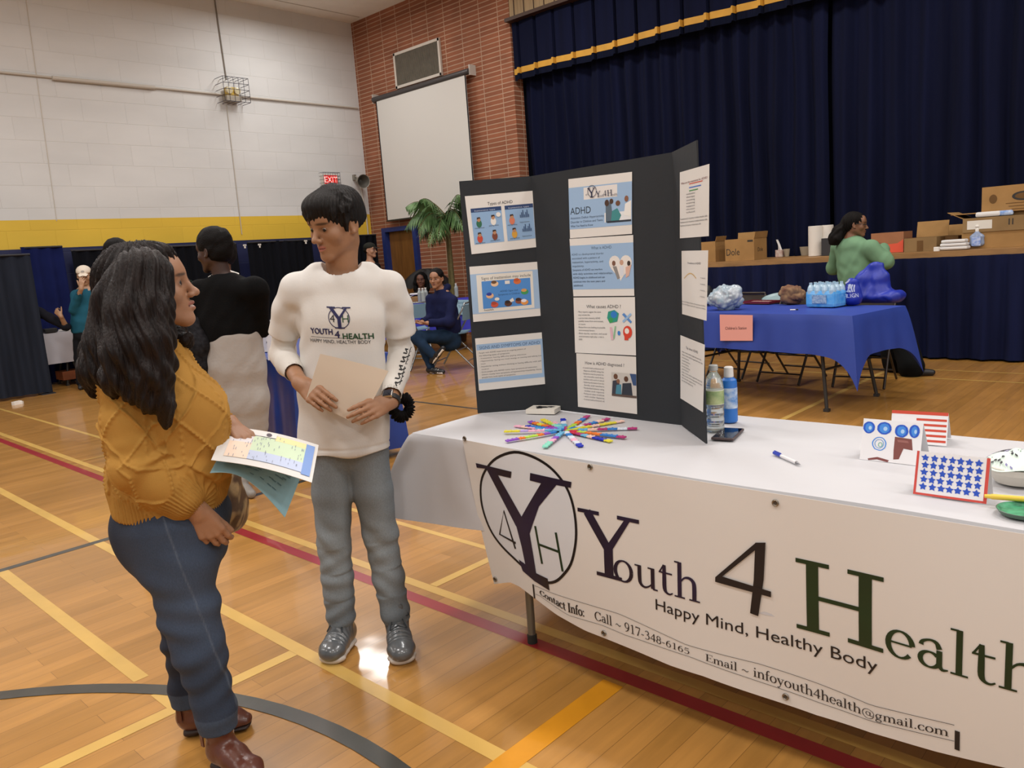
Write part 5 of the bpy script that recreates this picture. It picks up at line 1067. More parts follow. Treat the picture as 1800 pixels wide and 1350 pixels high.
# pack of water bottles
p = at(1440, 541, z=.753); wt = thing('water_pack', p+B3*.1, 'shrink-wrapped pack of water bottles with a light blue wrapper', 'water bottles')
M_shr = mat('blue_wrapper', '#3c9be0', .2, var=.25, scale=20, col2='#7fc0ee'); M_wb = mat('bottle_clear_dense', '#a9c8da', .15, spec=.8)
MB().box(p+A3*.0+B3*.1+ZUP*.07, (.27, .19, .14), ax=(A3, B3, ZUP), bev=.03).build('blue_wrapper', M_shr, wt)
MB().box(p+B3*-.0005+ZUP*.07+A3*.0, (.13, .004, .07), ax=(A3, B3, ZUP), bev=.0015).build('wrapper_label', mat('wrapper_label', '#a9bccb', .3, var=.5, scale=60, col2='#5b87b5'), wt)
for i in range(4):
    for j in range(3):
        q = p+A3*(-.1+.066*i)+B3*(.035+.065*j)+ZUP*.002; MB().lathe(q, [(.03, .08), (.03, .14), (.024, .165), (.013, .185), (.013, .203)], 0, 12).build('bottle', M_wb, wt)
p = at(1462, 538, z=.753)
MB().box(p+B3*.12+ZUP*.06, (.1, .2, .12), ax=(A3, B3, ZUP), bev=.025).build('end_wrapper', mat('wrapper_dark', '#2f6cb0', .25, var=.4, scale=14), wt)
# blue tote bag
p = at(1520, 534, z=.753); S = Solid(p+np.array([-.32, -.2, -.02]), p+np.array([.32, .3, .42]), .01)
c = p+B3*.12
S.chain([c+A3*.19+ZUP*.06, c-A3*.20+ZUP*.05], [(.12, .062), (.12, .055)], .03, B3); S.chain([c+A3*.09+ZUP*.08, c+A3*.05+ZUP*.19, c+A3*.0+ZUP*.30], [(.11, .11), (.08, .085), (.04, .045)], .03, B3); S.chain([c-A3*.05+ZUP*.08, c-A3*.06+ZUP*.2, c-A3*.06+ZUP*.31], [(.1, .12), (.07, .07), (.03, .04)], .03, B3)
lb_ = at(1499, 513, h=float(FH @ c)-.10); S.chain([lb_+ZUP*.07, lb_-ZUP*.04], [(.05, .05), (.09, .08)], .02, RH); S.half((0, 0, .753), (0, 0, -1), p-1, p+1)
def dsp(P): return (.014*(np.abs(wob(P*np.array([1, 1, .45]), 17, 6, 2))-.5)+.008*wob(P, 45, 6, 5))*np.clip((P[:, 2]-.76)/.03, 0, 1)
tb, TP, TF = finish(S, 'tote_bag', mat('tote_blue', '#1f33a6', .45, var=.2, scale=5, bump=.2, bscale=14), None, disp=dsp, relax=2); tag(tb, 'full blue tote bag with a white logo at the right end of the blue table', 'bag')
o = at(1490, 524, h=float(FH @ c)-.2); lg = MB()
stripes = []
for k in range(5): V, F = ribbon2d([(.012+.014*k, .042+.002*abs(k-2)), (.004+.016*k, .08-.004*abs(k-2)), (.02+.014*k, .108-.003*abs(k-2))], .009); stripes.append((V, F))
for VF in stripes: onto(TP, TF, o, RH, ZUP, FH, lg, VF)
VF = text2d('ALIGN', .046, cell=.01); onto(TP, TF, o-RH*.012, RH*.85, ZUP, FH, lg, VF)
lg.build('printed_logo', ink('#c9d2ea'), tb)
lg = MB(); o = at(1486, 498, h=float(FH @ c)-.2); VF = ribbon2d([(0, 0), (.02, .012), (.035, .03)], .012); onto(TP, TF, o, RH, ZUP, FH, lg, VF); lg.build('strap_mark', ink('#c9d2ea'), tb)
# chairs behind it
M_ch = mat('chair_brown', '#2f2723', .4, metal=.3); M_cs = mat('chair_seat_brown', '#3a302a', .6)
folding_chair('dark folding chair behind the blue table, the one furthest left', -3.72, 7.25, math.pi-.15, M_ch, M_cs, 'dark chairs behind the blue table')
folding_chair('dark folding chair behind the blue table, the middle one', -3.12, 7.12, math.pi-.1, M_ch, M_cs, 'dark chairs behind the blue table')
folding_chair('folding chair behind the blue table with black clothing on its seat', -2.45, 7.14, math.pi+.1, M_ch, M_cs, 'dark chairs behind the blue table')
lumpy('black_coat', 'black coat bundled on the chair behind the blue table corner', 'coat', (-2.45, 7.12, .52), (.17, .15, .085), mat('black_cloth', '#0d0d10', .9), 11)

# cartons on the stage
SZ = 1.0895
M_ct = mat('carton', '#a37e4f', .8, var=.15, scale=5, bump=.1); M_ci = mat('carton_inside', '#6d5132', .85, var=.15); M_ct2 = mat('carton_dull', '#8f744f', .8, var=.18, scale=4)
def carton(label, u0, u1, vb, vt, y, dep, flaps=(1, 1, 1, 1), m=None, side=0., extra=None, z0=SZ, fl=.13, closed=False, name='cardboard_box'):
    """front face spans pixels u0..u1, standing at depth y"""
    L = at(u0, vb, y=y); R = at(u1, vb, y=y); H_ = at((u0+u1)/2, vt, y=y)[2]-z0; x0, x1 = L[0], R[0]; m = m or M_ct; w_ = .005
    t = thing(name, ((x0+x1)/2, y+dep/2, z0), label, 'box', 'cardboard boxes on the stage'); b = MB()
    if closed: b.box(((x0+x1)/2, y+dep/2, z0+H_/2), (x1-x0, dep, H_), 0)
    else:
        b.box(((x0+x1)/2, y+w_/2, z0+H_/2), (x1-x0, w_, H_), 0).box(((x0+x1)/2, y+dep-w_/2, z0+H_/2), (x1-x0, w_, H_), 0)
        b.box((x0+w_/2, y+dep/2, z0+H_/2), (w_, dep-2*w_, H_), 0).box((x1-w_/2, y+dep/2, z0+H_/2), (w_, dep-2*w_, H_), 0).box(((x0+x1)/2, y+dep/2, z0+w_/2), (x1-x0-.012, dep-.012, w_), 0)
    if extra: extra(b, x0, x1, y, H_)
    b.build('carton_body', [m, M_ci, ink('#2a2622'), ink('#d9553a'), mat('white_tape', '#d9d4ca', .5)], t)
    hg = z0+H_; F_ = [((x0, y), (x1, y), (0, -1)), ((x0, y+dep), (x1, y+dep), (0, 1)), ((x0, y), (x0, y+dep), (-1, 0)), ((x1, y), (x1, y+dep), (1, 0))]
    if not closed:
        for k, (a, b_, n) in enumerate(F_):
            if not flaps[k]: continue
            an = flaps[k]; d = np.array([n[0]*math.sin(an), n[1]*math.sin(an), math.cos(an)])*fl; pa, pb = np.array([*a, hg]), np.array([*b_, hg])
            nn_ = np.array([n[0]*math.cos(an), n[1]*math.cos(an), -math.sin(an)])*.004
            MB().add([pa, pb, pb+d, pa+d, pa+nn_, pb+nn_, pb+d+nn_, pa+d+nn_], [(0, 1, 2, 3), (7, 6, 5, 4), (0, 4, 5, 1), (1, 5, 6, 2), (2, 6, 7, 3), (3, 7, 4, 0)], 0).build('flap', [M_ct], t)
    return t
carton('open brown carton half hidden behind the display board edge', 1232, 1258, 457, 425, 9.0, .26, (0, 0, 0, .3), M_ct, fl=.06)
def dole(b, x0, x1, y, H_):
    VF = text2d('Dole', .115); put(b, VF, lambda x, z: np.array([x0+.01+x*.8, y-.001, SZ+.07+z]), 2); VF = text2d('Dole', .07); put(b, VF, lambda x, z: np.array([x1+.001, y+.09+x, SZ+.1+z]), 2)
    b.box((x1-.05, y-.001, SZ+H_-.03), (.07, .001, .022), 2)
carton('open brown carton lettered on its front beside the first one', 1275, 1326, 456, 420, 8.95, .34, (0, .15, 0, .2), M_ct, extra=dole, fl=.075)
p = at(1352, 452, z=SZ); lumpy('blue_bundle', 'small blue bundle on the stage edge beside the lettered carton', 'bag', p+np.array([0, .12, .055]), (.08, .08, .06), mat('bundle_blue', '#1c3f8e', .6), 21)
p = at(1368, 452, z=SZ); t = thing('tissue_box', p, 'small tissue box with a white tissue standing up on the stage edge', 'tissue box')
MB().box(p+np.array([0, .05, .045]), (.085, .085, .088), bev=.004).build('box_body', mat('tissue_box', '#b98f84', .6, var=.3, scale=30, col2='#d9cfc4'), t)
MB().grid(lambda u, v: p+np.array([-.02+.05*u*(1-.7*v)-.025*v, .05+.015*math.sin(u*6+v*3), .088+.13*v]), 10, 8, 0, True, .002).build('tissue', mat('tissue_white', '#dedad6', .8), t)
def cup(label, u, v, r, h_, m, name='plastic_cup'):
    p = at(u, v, z=SZ); tag(MB().lathe(p, [(r*.7, 0), (r, h_), (r*.95, h_), (r*.66, .004), (0, .004)], 0, 18).build(name, m), label, 'cup'); return p
M_cl = mat('clear_cup', '#b5a993', .25, alpha=.7)
cup('cloudy plastic cup beside the tissue box on the stage', 1383, 451, .04, .095, M_cl); cup('clear plastic bowl beside the paper towel roll', 1415, 449, .065, .11, M_cl, 'plastic_bowl')
p = at(1437, 450, z=SZ); t = thing('paper_towels', p, 'standing white paper towel roll left of the woman in green', 'paper towels')
MB().lathe(p+np.array([-.04, .05, 0]), [(.075, 0), (.082, .003), (.082, .347), (.075, .35), (.022, .35), (.02, .34)], 0, 28).build('roll', mat('towel_white', '#dcd6cc', .85, bump=.2, bscale=40), t)
MB().lathe(p+np.array([.08, .1, 0]), [(.06, 0), (.066, .003), (.066, .347), (.06, .35), (.022, .35), (.02, .34)], 0, 28).build('second_roll', mat('towel_white', '#dcd6cc'), t)
tag(box_part('dark_case', at(1456, 449, z=SZ)+np.array([.02, -.03, .1]), (.14, .1, .2), mat('dark_case', '#2c2b2e', .6), bev=.004), 'dark box standing between the towel roll and the woman in green', 'box')
def redpatch(b, x0, x1, y, H_):
    b.add([(x0+.1, y-.001, SZ+.005), (x1-.002, y-.001, SZ+.005), (x1-.002, y-.001, SZ+.14), (x1-.06, y-.001, SZ+.1), (x0+.1, y-.001, SZ+.09)], [(0, 1, 2, 3, 4)], 3)
carton('brown carton with a bright red patch right of the woman in green', 1531, 1588, 444, 409, 9.05, .3, (0, 0, 0, 0), mat('carton_rust', '#a06f50', .8, var=.1), extra=redpatch)
def tape(b, x0, x1, y, H_): b.box((x0+(x1-x0)*.5, y-.001, SZ+H_*.42), (.06, .001, H_*.75), 1)
carton('open brown carton with a raised back flap in the middle of the stage edge', 1589, 1646, 441, 418, 9.0, .42, (0, .25, 0, 0), M_ct2, extra=tape, fl=.17)
carton('low dark open carton behind the white folded cloths', 1648, 1684, 437, 415, 9.3, .3, (0, .5, 0, 0), M_ci)
p = at(1675, 440, z=SZ); fc = MB()
for k in range(3): fc.box(p+np.array([.0, .06, .022+.034*k]), (.26-.02*k, .14, .032), 0, bev=.014)
tag(fc.build('folded_cloths', mat('cloth_white', '#dad9d7', .8)), 'small stack of folded white cloths on the stage edge', 'cloth')
p = at(1699, 436, z=SZ); tag(MB().box(p+np.array([0, .08, .05]), (.11, .1, .1), bev=.01).box(p+np.array([.0, .08, .107]), (.115, .105, .015), 1, bev=.004).build('clear_tub', [M_cl, M_clip]), 'clear lidded tub beside the sanitizer bottle', 'container')
p = at(1645, 442, z=SZ); tag(box_part('white_block', p+np.array([0, .03, .022]), (.05, .04, .044), M_clip, bev=.004), 'tiny white block beside the open carton', 'block')
p = at(1717, 437, z=SZ); t = thing('sanitizer_bottle', p, 'clear pump bottle with a blue label in front of the big cartons', 'bottle')
S = Solid(p+np.array([-.09, -.07, 0]), p+np.array([.09, .07, .24]), .006); S.chain([p+ZUP*.05, p+ZUP*.12, p+ZUP*.165], [(.068, .035), (.062, .033), (.02, .02)], .02, (1, 0, 0)); S.half(p+ZUP*.001, (0, 0, -1), p-1, p+1); finish(S, 'bottle_body', mat('gel_bottle', '#9fb0cf', .12, trans=.3), t)
MB().grid(lambda u, v: p+np.array([-.04+.08*u, -.039-.003*math.sin(u*3.14), .03+.09*v]), 8, 2, 0, True, .001).build('label', mat('gel_label', '#4a74c0', .4, var=.5, scale=40, col2='#c9d4ea'), t)
MB().lathe(p+ZUP*.165, [(.014, 0), (.018, .004), (.018, .03), (.009, .034), (.009, .05), (.02, .052), (.02, .064), (.006, .068)], 0, 16).build('pump_cap', M_clip, t)
# the big stack on the right
def bigbox(b, x0, x1, y, H_):
    b.box((x0+.16, y-.001, SZ+H_-.1), (.2, .001, .13), 4)
    b.box((x1-.28, y-.001, SZ+H_/2), (.022, .001, H_), 4)
    for q in (0, .03): b.box((x1-.12+q, y-.001, SZ+H_-.1), (.008, .001, .05), 2)
def bigbox2(b, x0, x1, y, H_):
    z = SZ+.235
    b.box((x0+.1, y-.001, z-SZ+SZ+.17), (.2, .001, .12), 4).box((x1-.28, y-.001, z+.12), (.022, .001, .25), 4)
    for q in (0, .035): b.box((x1-.12+q, y-.001, z+.15), (.008, .001, .06), 2)
low = carton('lower big brown carton at the right end of the stage, with a white strip', 1690, 1822, 437, 406, 9.08, .42, (0, 0, 0, 0), M_ct, closed=True, extra=lambda b, x0, x1, y, H_: b.box((x0+.62, y-.001, SZ+H_/2), (.024, .001, H_), 4))
zt1 = SZ+(at(1756, 406, y=9.08)[2]-SZ)
def topx(b, x0, x1, y, H_): b.box((x0+.15, y-.001, zt1+H_*.52), (.22, .001, H_*.6), 4).box((x0+.62, y-.001, zt1+H_/2), (.024, .001, H_), 4).box((x1-.22, y-.001, zt1+H_*.6), (.01, .001, .06), 2).box((x1-.19, y-.001, zt1+H_*.6), (.01, .001, .06), 2)
up = carton('upper big brown carton with a white label, on top of the lower one', 1692, 1820, 406, 380, 9.07, .44, (0, 0, 1.1, 0), M_ct2, z0=zt1+.001, extra=topx, fl=.16)
box_part('packed_lid', ((at(1692, 406, y=9.07)[0]+at(1820, 406, y=9.07)[0])/2, 9.29, zt1+.19), (.86, .4, .01), M_ct, up)
zt2 = at(1756, 380, y=9.07)[2]
def topl(b, x0, x1, y, H_):
    z = zt2+.002
    b.add([(x0+.1+.035*math.cos(t_), y-.001, z+H_*.58+.045*math.sin(t_)) for t_ in np.linspace(0, 6.28, 17)[:-1]], [tuple(range(16))], 1)
    b.add([(x0+.36+.10*math.cos(t_), y-.001, z+H_*.62+.045*math.sin(t_)) for t_ in np.linspace(0, 6.28, 21)[:-1]], [tuple(range(20))], 2); b.add([(x0+.36+.075*math.cos(t_), y-.0015, z+H_*.62+.028*math.sin(t_)) for t_ in np.linspace(0, 6.28, 21)[:-1]], [tuple(range(20))], 1)
    for k in range(3): b.box((x0+.36, y-.001, z+H_*(.4-.1*k)), (.3-.05*k, .001, .006), 1)
carton('tall brown carton with round printed marks standing behind, topmost of the stack', 1725, 1830, 380, 325, 9.14, .34, (0, 0, 0, 0), M_ct, closed=True, z0=zt2+.002, extra=topl)
p = at(1737, 379, y=8.98)
M_wh = mat('cloth_white', '#dad9d7')
for nm, lb, u, m, sz in (('white_towel', 'rolled white towel lying on the upper big carton', 1737, M_wh, (.22, .06, .05)), ('blue_wipes_pack', 'blue and white pack beside the rolled towel on the upper carton', 1766, mat('wipes_blue', '#3f74bd', .4, var=.6, scale=20, col2='#c9d8ea'), (.15, .05, .05))):
    p = at(u, 379, y=9.1); p[2] = zt2+.026+.002; p[1] = 9.105
    tag(box_part(nm, p, sz, m, bev=.018), lb, 'towel' if 'towel' in nm else 'wipes')

# blue table behind the boy
O2 = np.array([-4.74, 2.78]); a2 = unit(np.array([-2.75, .69])); b2 = np.array([.243, .97])
O2 = at(505, 641, z=.75)[:2]; b2 = np.array([-a2[1], a2[0]])*-1; b2 = b2 if b2[1] > 0 else -b2
O2 = O2-a2*.12
table_under('folding table under the satin blue cloth behind the boy', O2, a2, b2, 3.1, .7, .744)
M_sat = mat('blue_satin', '#1d3f92', .3, var=.35, scale=2.2, spec=.6, bump=.3, bscale=3); M_sat2 = M_sat
cloth_over('tablecloth', 'shiny blue satin cloth hanging to the floor behind the boy', O2, a2, b2, 3.1, .7, .75, .68, M_sat, .06, 0.)
e3 = lambda s, d, z=.753: np.array([*(O2+a2*s+b2*d), z]); A2, B2 = np.array([*a2, 0.]), np.array([*b2, 0.])
def standee(label, q, w_, h_, spots, tilt=.18, name='paper_stand'):
    t = thing(name, q, label, 'sign'); x = RH*w_; up = ZUP*math.cos(tilt)*h_+FH*math.sin(tilt)*h_; mb = MB()
    mb.grid(lambda u, v: q+x*(u-.5)+up*v, 2, 2, 0, False, .003); r_ = random.Random(4)
    for k in range(spots): c = q+x*(r_.random()*.7-.35)+up*(.2+.7*r_.random())-FH*.002; mb.add([c, c+RH*.008, c+RH*.009+ZUP*.016, c+ZUP*.014], [(0, 1, 2, 3)], 1)
    mb.build('sign_panel', [mat('sign_white', '#cfcdd2', .5), ink('#1b1b2e')], t)
    MB().box(q+FH*.05+ZUP*.004, (w_*.8, .12, .006), ax=(RH, FH, ZUP)).build('stand_foot', mat('sign_white', '#cfcdd2'), t); return t
standee('white acrylic sign with tiny drawings standing on the satin blue table', at(480, 618, z=.753), .2, .25, 8)
standee('smaller grey sign in front of the white one on the satin blue table', at(491, 632, z=.753), .16, .2, 0)
p = at(459, 612, z=.753); tag(MB().lathe(p, [(.02, 0), (.024, .005), (.024, .07), (.012, .09), (.012, .1), (.014, .1), (.014, .115)], [0, 0, 0, 0, 0, 1], 14).build('small_bottle', [M_wb, M_clip]), 'small clear bottle beside the white sign on the satin blue table', 'bottle')
p = at(455, 600, z=.753); tag(MB().grid(lambda u, v: p+RH*(.03*u-.03*v)+ZUP*(.16*v)+FH*.01*math.sin(v*3), 3, 6, 0, True, .002).build('folded_leaflet', M_clip), 'white leaflet curling up beside the woman in the black top', 'leaflet')
for k, (u, v, m) in enumerate(((336, 604, ink('#b9b6d2')), (346, 608, ink('#3a3f78')), (350, 600, ink('#d5d4e0')))):
    p = at(u, v, z=.7535); tag(MB().box(p+ZUP*(.003+.004*k), (.16, .1, .004), rz=.5*k+.3).build('leaflet', m), ('pale violet leaflet', 'dark blue leaflet', 'white leaflet')[k]+' on the satin blue table behind the woman in mustard', 'leaflet')

# table, chairs and things by the seated man
ta = unit(np.array([.545, .838])); tb2 = np.array([-.838, .545]); TO = np.array([-9.15, 7.0])
table_under('folding table under the violet blue cloth near the palm', TO, ta, tb2, 1.75, .72, .744)
cloth_over('tablecloth', 'violet blue tablecloth behind the seated man', TO, ta, tb2, 1.75, .72, .75, .48, M_blue_v, .03)
nf = np.array([.838, -.545, 0.])
for u0, u1, v0, v1, lb in ((746, 765, 531, 562, 'left of the seated man'), (800, 826, 527, 553, 'right of the seated man')):
    o_ = np.array([*TO, 0])+nf*.05
    q = [CC+r*((nf @ (o_-CC))/(nf @ r)) for r in [CR*(u-900)/FPX-CU*(v-675)/FPX+CF for u, v in ((u0, v1), (u1, v1), (u1, v0), (u0, v0))]]
    s_ = MB().add(q+[p-nf*.001 for p in q], [(0, 1, 2, 3), (7, 6, 5, 4), (0, 4, 5, 1), (1, 5, 6, 2), (2, 6, 7, 3), (3, 7, 4, 0)], 0); ex_ = unit(q[1]-q[0]); Wd = np.linalg.norm(q[1]-q[0])
    for k, w in enumerate(('Benefit', 'Table')):
        VF = text2d(w, .05); ww = max(x for x, y in VF[0]); put(s_, VF, lambda x, y: q[0]+ex_*(Wd*.25+x*Wd*.5/ww)+ZUP*(.16-.06*k+y)+nf*.001, 1)
    tag(s_.build('paper_sign', [mat('pale_blue_paper', '#8fb4c9', .7), ink('#4f6f8a')]), 'pale blue paper sign on the violet cloth, '+lb, 'sign')
for k, (u, v) in enumerate(((741, 533), (747, 533), (752, 532), (803, 522))):
    p = at(u, v, z=.753); p = p+np.array([-.12, .08, 0])*(k != 3)
    tag(MB().lathe(p, [(.028, 0), (.032, .005), (.032, .15), (.014, .19), (.014, .2), (.016, .2), (.016, .215)], [0, 0, 0, 0, 0, 1], 14).build('water_bottle', [mat('bottle_haze', '#aab2b2', .2, alpha=.75), M_clip]), ('clear bottle leftmost of the three before the seated girl', 'clear bottle in the middle of the three before the seated girl', 'clear bottle nearest the seated man of the three', 'clear bottle on the table right of the seated man')[k], 'bottle', 'clear bottles on the violet table')
p = at(733, 531, z=.753); tag(box_part('brown_box', p+np.array([-.05, .03, .04]), (.12, .1, .08), M_ct, bev=.003), 'small brown box beside the bottles on the violet table', 'box')
p = at(717, 530, z=.753); tag(MB().tube([p+ZUP*.01, p+np.array([.03, .03, .07]), p+np.array([.1, .06, .1])], .006).box(p+np.array([.1, .06, .11]), (.14, .05, .025), 0, rz=.6, bev=.008).build('desk_lamp', M_clip), 'small white lamp head at the left end of the violet table', 'lamp')
M_cb = mat('chair_steel', '#8d8f90', .3, metal=.7); M_csb = mat('chair_blue_grey', '#6f90a6', .5)
folding_chair('blue-grey folding chair under the seated man', -7.34, 6.72, math.radians(118), M_cb, M_csb, 'blue-grey folding chairs')
folding_chair('empty blue-grey folding chair nearest the boy', -7.92, 6.42, math.radians(20), M_cb, M_csb, 'blue-grey folding chairs')
folding_chair('blue-grey folding chair pushed under the violet table', -8.45, 7.0, math.radians(58), M_cb, M_csb, 'blue-grey folding chairs')
folding_chair('folding chair with brown legs partly hidden behind the display board', -7.55, 7.95, math.radians(60), M_cb, mat('chair_seat_violet', '#2c34a4', .5), 'blue-grey folding chairs')

# palm
def palm(base, top, label):
    t = thing('potted_palm', base, label, 'plant'); M_f = mat('palm_green', '#274522', .5, var=.6, scale=6, col2='#6b8c55'); M_s = mat('palm_stem', '#6d6340', .8, var=.3, scale=20)
    for k, (dx, dy) in enumerate(((0, 0), (.1, -.06), (-.07, .05))): MB().tube([base+np.array([dx*.4, dy*.4, .3]), base+np.array([dx, dy, 1.]), top+np.array([dx*.8, dy*.8, -.12])], [.045, .035, .022], 0, 9).build('trunk', M_s, t)
    MB().lathe(base, [(.15, 0), (.17, .01), (.21, .36), (.22, .36), (.2, .36), (.19, .32), (0, .32)], [0]*4+[1, 1], 28).build('pot', [mat('pot_dark', '#3b2a20', .5), mat('soil', '#241a12', .9)], t)
    r_ = random.Random(5)
    for k in range(22):
        an = k*2.4+r_.random()*.5; L = (1.05+.35*r_.random())*(1-.45*max(0., math.sin(an))); up = .5+.75*r_.random(); d = np.array([math.cos(an), math.sin(an), 0]); s0 = top+np.array([r_.uniform(-.05, .05), r_.uniform(-.05, .05), -.15*r_.random()]); mb = MB(); P = []
        for i in range(13):
            s = i/12; P.append(s0+d*L*.62*(s-.12*s*s)+ZUP*(up*L*s*.75-1.25*L*s*s*(.55+.35*(1-up))))
        mb.tube(P, [.009*(1-.8*i/12) for i in range(13)], 0, 5)
        for i in range(2, 26):
            s = i/26; j = min(11, int(s*12)); f_ = s*12-j; p = P[j]*(1-f_)+P[j+1]*f_; tn = unit(P[j+1]-P[j]); sd = unit(np.cross(tn, ZUP)); ll = .34*math.sin(math.pi*min(1, s*.85+.15))*(.8+.4*r_.random())
            for q in (-1, 1):
                dr = unit(sd*q*.55+tn*.55-ZUP*(.45+.5*r_.random())); e = p+dr*ll; w = unit(np.cross(dr, sd*q))*.0; wv = unit(tn)*.021; m_ = p+dr*ll*.45+ZUP*.012
                e2 = e-ZUP*.06*r_.random(); mb.add([p-wv*.3, p+wv*.3, m_+wv, m_-wv, e2], [(0, 1, 2, 3), (3, 2, 4)], 1)
        mb.build('frond', [M_s, M_f], t)
    return t
palm(np.array([*at(797, 540, y=8.75)[:2], 0.]), at(785, 385, y=8.75), 'tall potted palm with drooping green fronds by the brick wall')
# black canopy behind the girl
p = at(750, 500, y=9.1); t = thing('black_umbrella', (p[0], p[1], 0), 'black open canopy behind the seated girl', 'canopy')
apx = np.array([p[0], p[1], 1.22]); cn_ = MB(); cn_.grid(lambda u, v: apx+np.array([.55*v*math.cos(u*6.283), .38*v*math.sin(u*6.283), -.30*v*v-.03*math.cos(u*6.283*8)*v]), 64, 8, 0, True, .004); cn_.build('canopy', mat('black_nylon', '#0c0c10'), t)
MB().tube([apx, np.array([p[0], p[1], .02])], .014, 0, 8).box((p[0], p[1], .02), (.3, .3, .04)).build('pole', M_dleg, t)
# grey-clothed table in the booth
GO = np.array([-11.95, 3.40]); cloth_over('tablecloth', 'grey-white tablecloth on the small booth table at the far left', GO, (0, 1), (-1, 0), .62, .38, .75, .42, mat('grey_cloth', '#b5b3ba', .7, bump=.2, bscale=9), .02)
table_under('small table under the grey-white cloth in the far left booth', GO, (0, 1), (-1, 0), .62, .38, .744)
p = np.array([-12.08, 3.8, .753]); tag(MB().box(p+ZUP*.012, (.2, .22, .024), rz=.2).build('paper_stack', M_clip), 'white papers stacked on the grey-clothed booth table', 'papers')
tag(box_part('dark_object', np.array([-12.0, 3.52, .785]), (.12, .16, .06), ink('#1b1b1e'), bev=.01), 'dark case beside the white papers on the booth table', 'case')
tag(box_part('orange_crate', np.array([-12.1, 3.75, .14]), (.3, .36, .12), mat('crate_orange', '#8a4a22', .7, var=.3), bev=.006), 'orange-brown crate on the floor under the booth table', 'crate')
tag(box_part('yellow_box', np.array([-11.72, 4.12, .08]), (.22, .26, .16), mat('box_yellow', '#b98a2a', .7, var=.3), bev=.006), 'yellow box on the floor beside the booth table', 'box')
# ---------------------------------------------------------------- people
SKIN_B, SKIN_W, SKIN_D = '#9d7355', '#a0765a', '#402a22'
def PH(u, v, h): return at(u, v, h=h)
M_skin = mat_attr('skin', .5, .05, 30, bump=.12, bscale=260, sss=.06)
def gar(name, parent, S, m, cols=None, disp=None, relax=1): return finish(S, name, m, parent, cols, disp, relax)
def lerp(a, b, t): return np.asarray(a)*(1-t)+np.asarray(b)*t
def person_root(loc, label): return thing('person', (loc[0], loc[1], 0), label, 'person')
def hair_disp(c, amp=.003, f=46, down=True):
    c = np.asarray(c)
    def d(P):
        q = P-c; an = np.arctan2(q @ RH, q @ FH); return amp*np.sin(an*f+3*np.sin(P[:, 2]*22+an*3)+2*wob(P, 9, 4, 1))+amp*1.4*wob(P*np.array([1, 1, .25]), 50, 6, 4)
    return d
M_hair = mat('black_hair', '#0c0908', .55, var=.5, scale=60, stretch=(1, 1, .12), col2='#17110f', bump=.5, bscale=220, spec=.25)

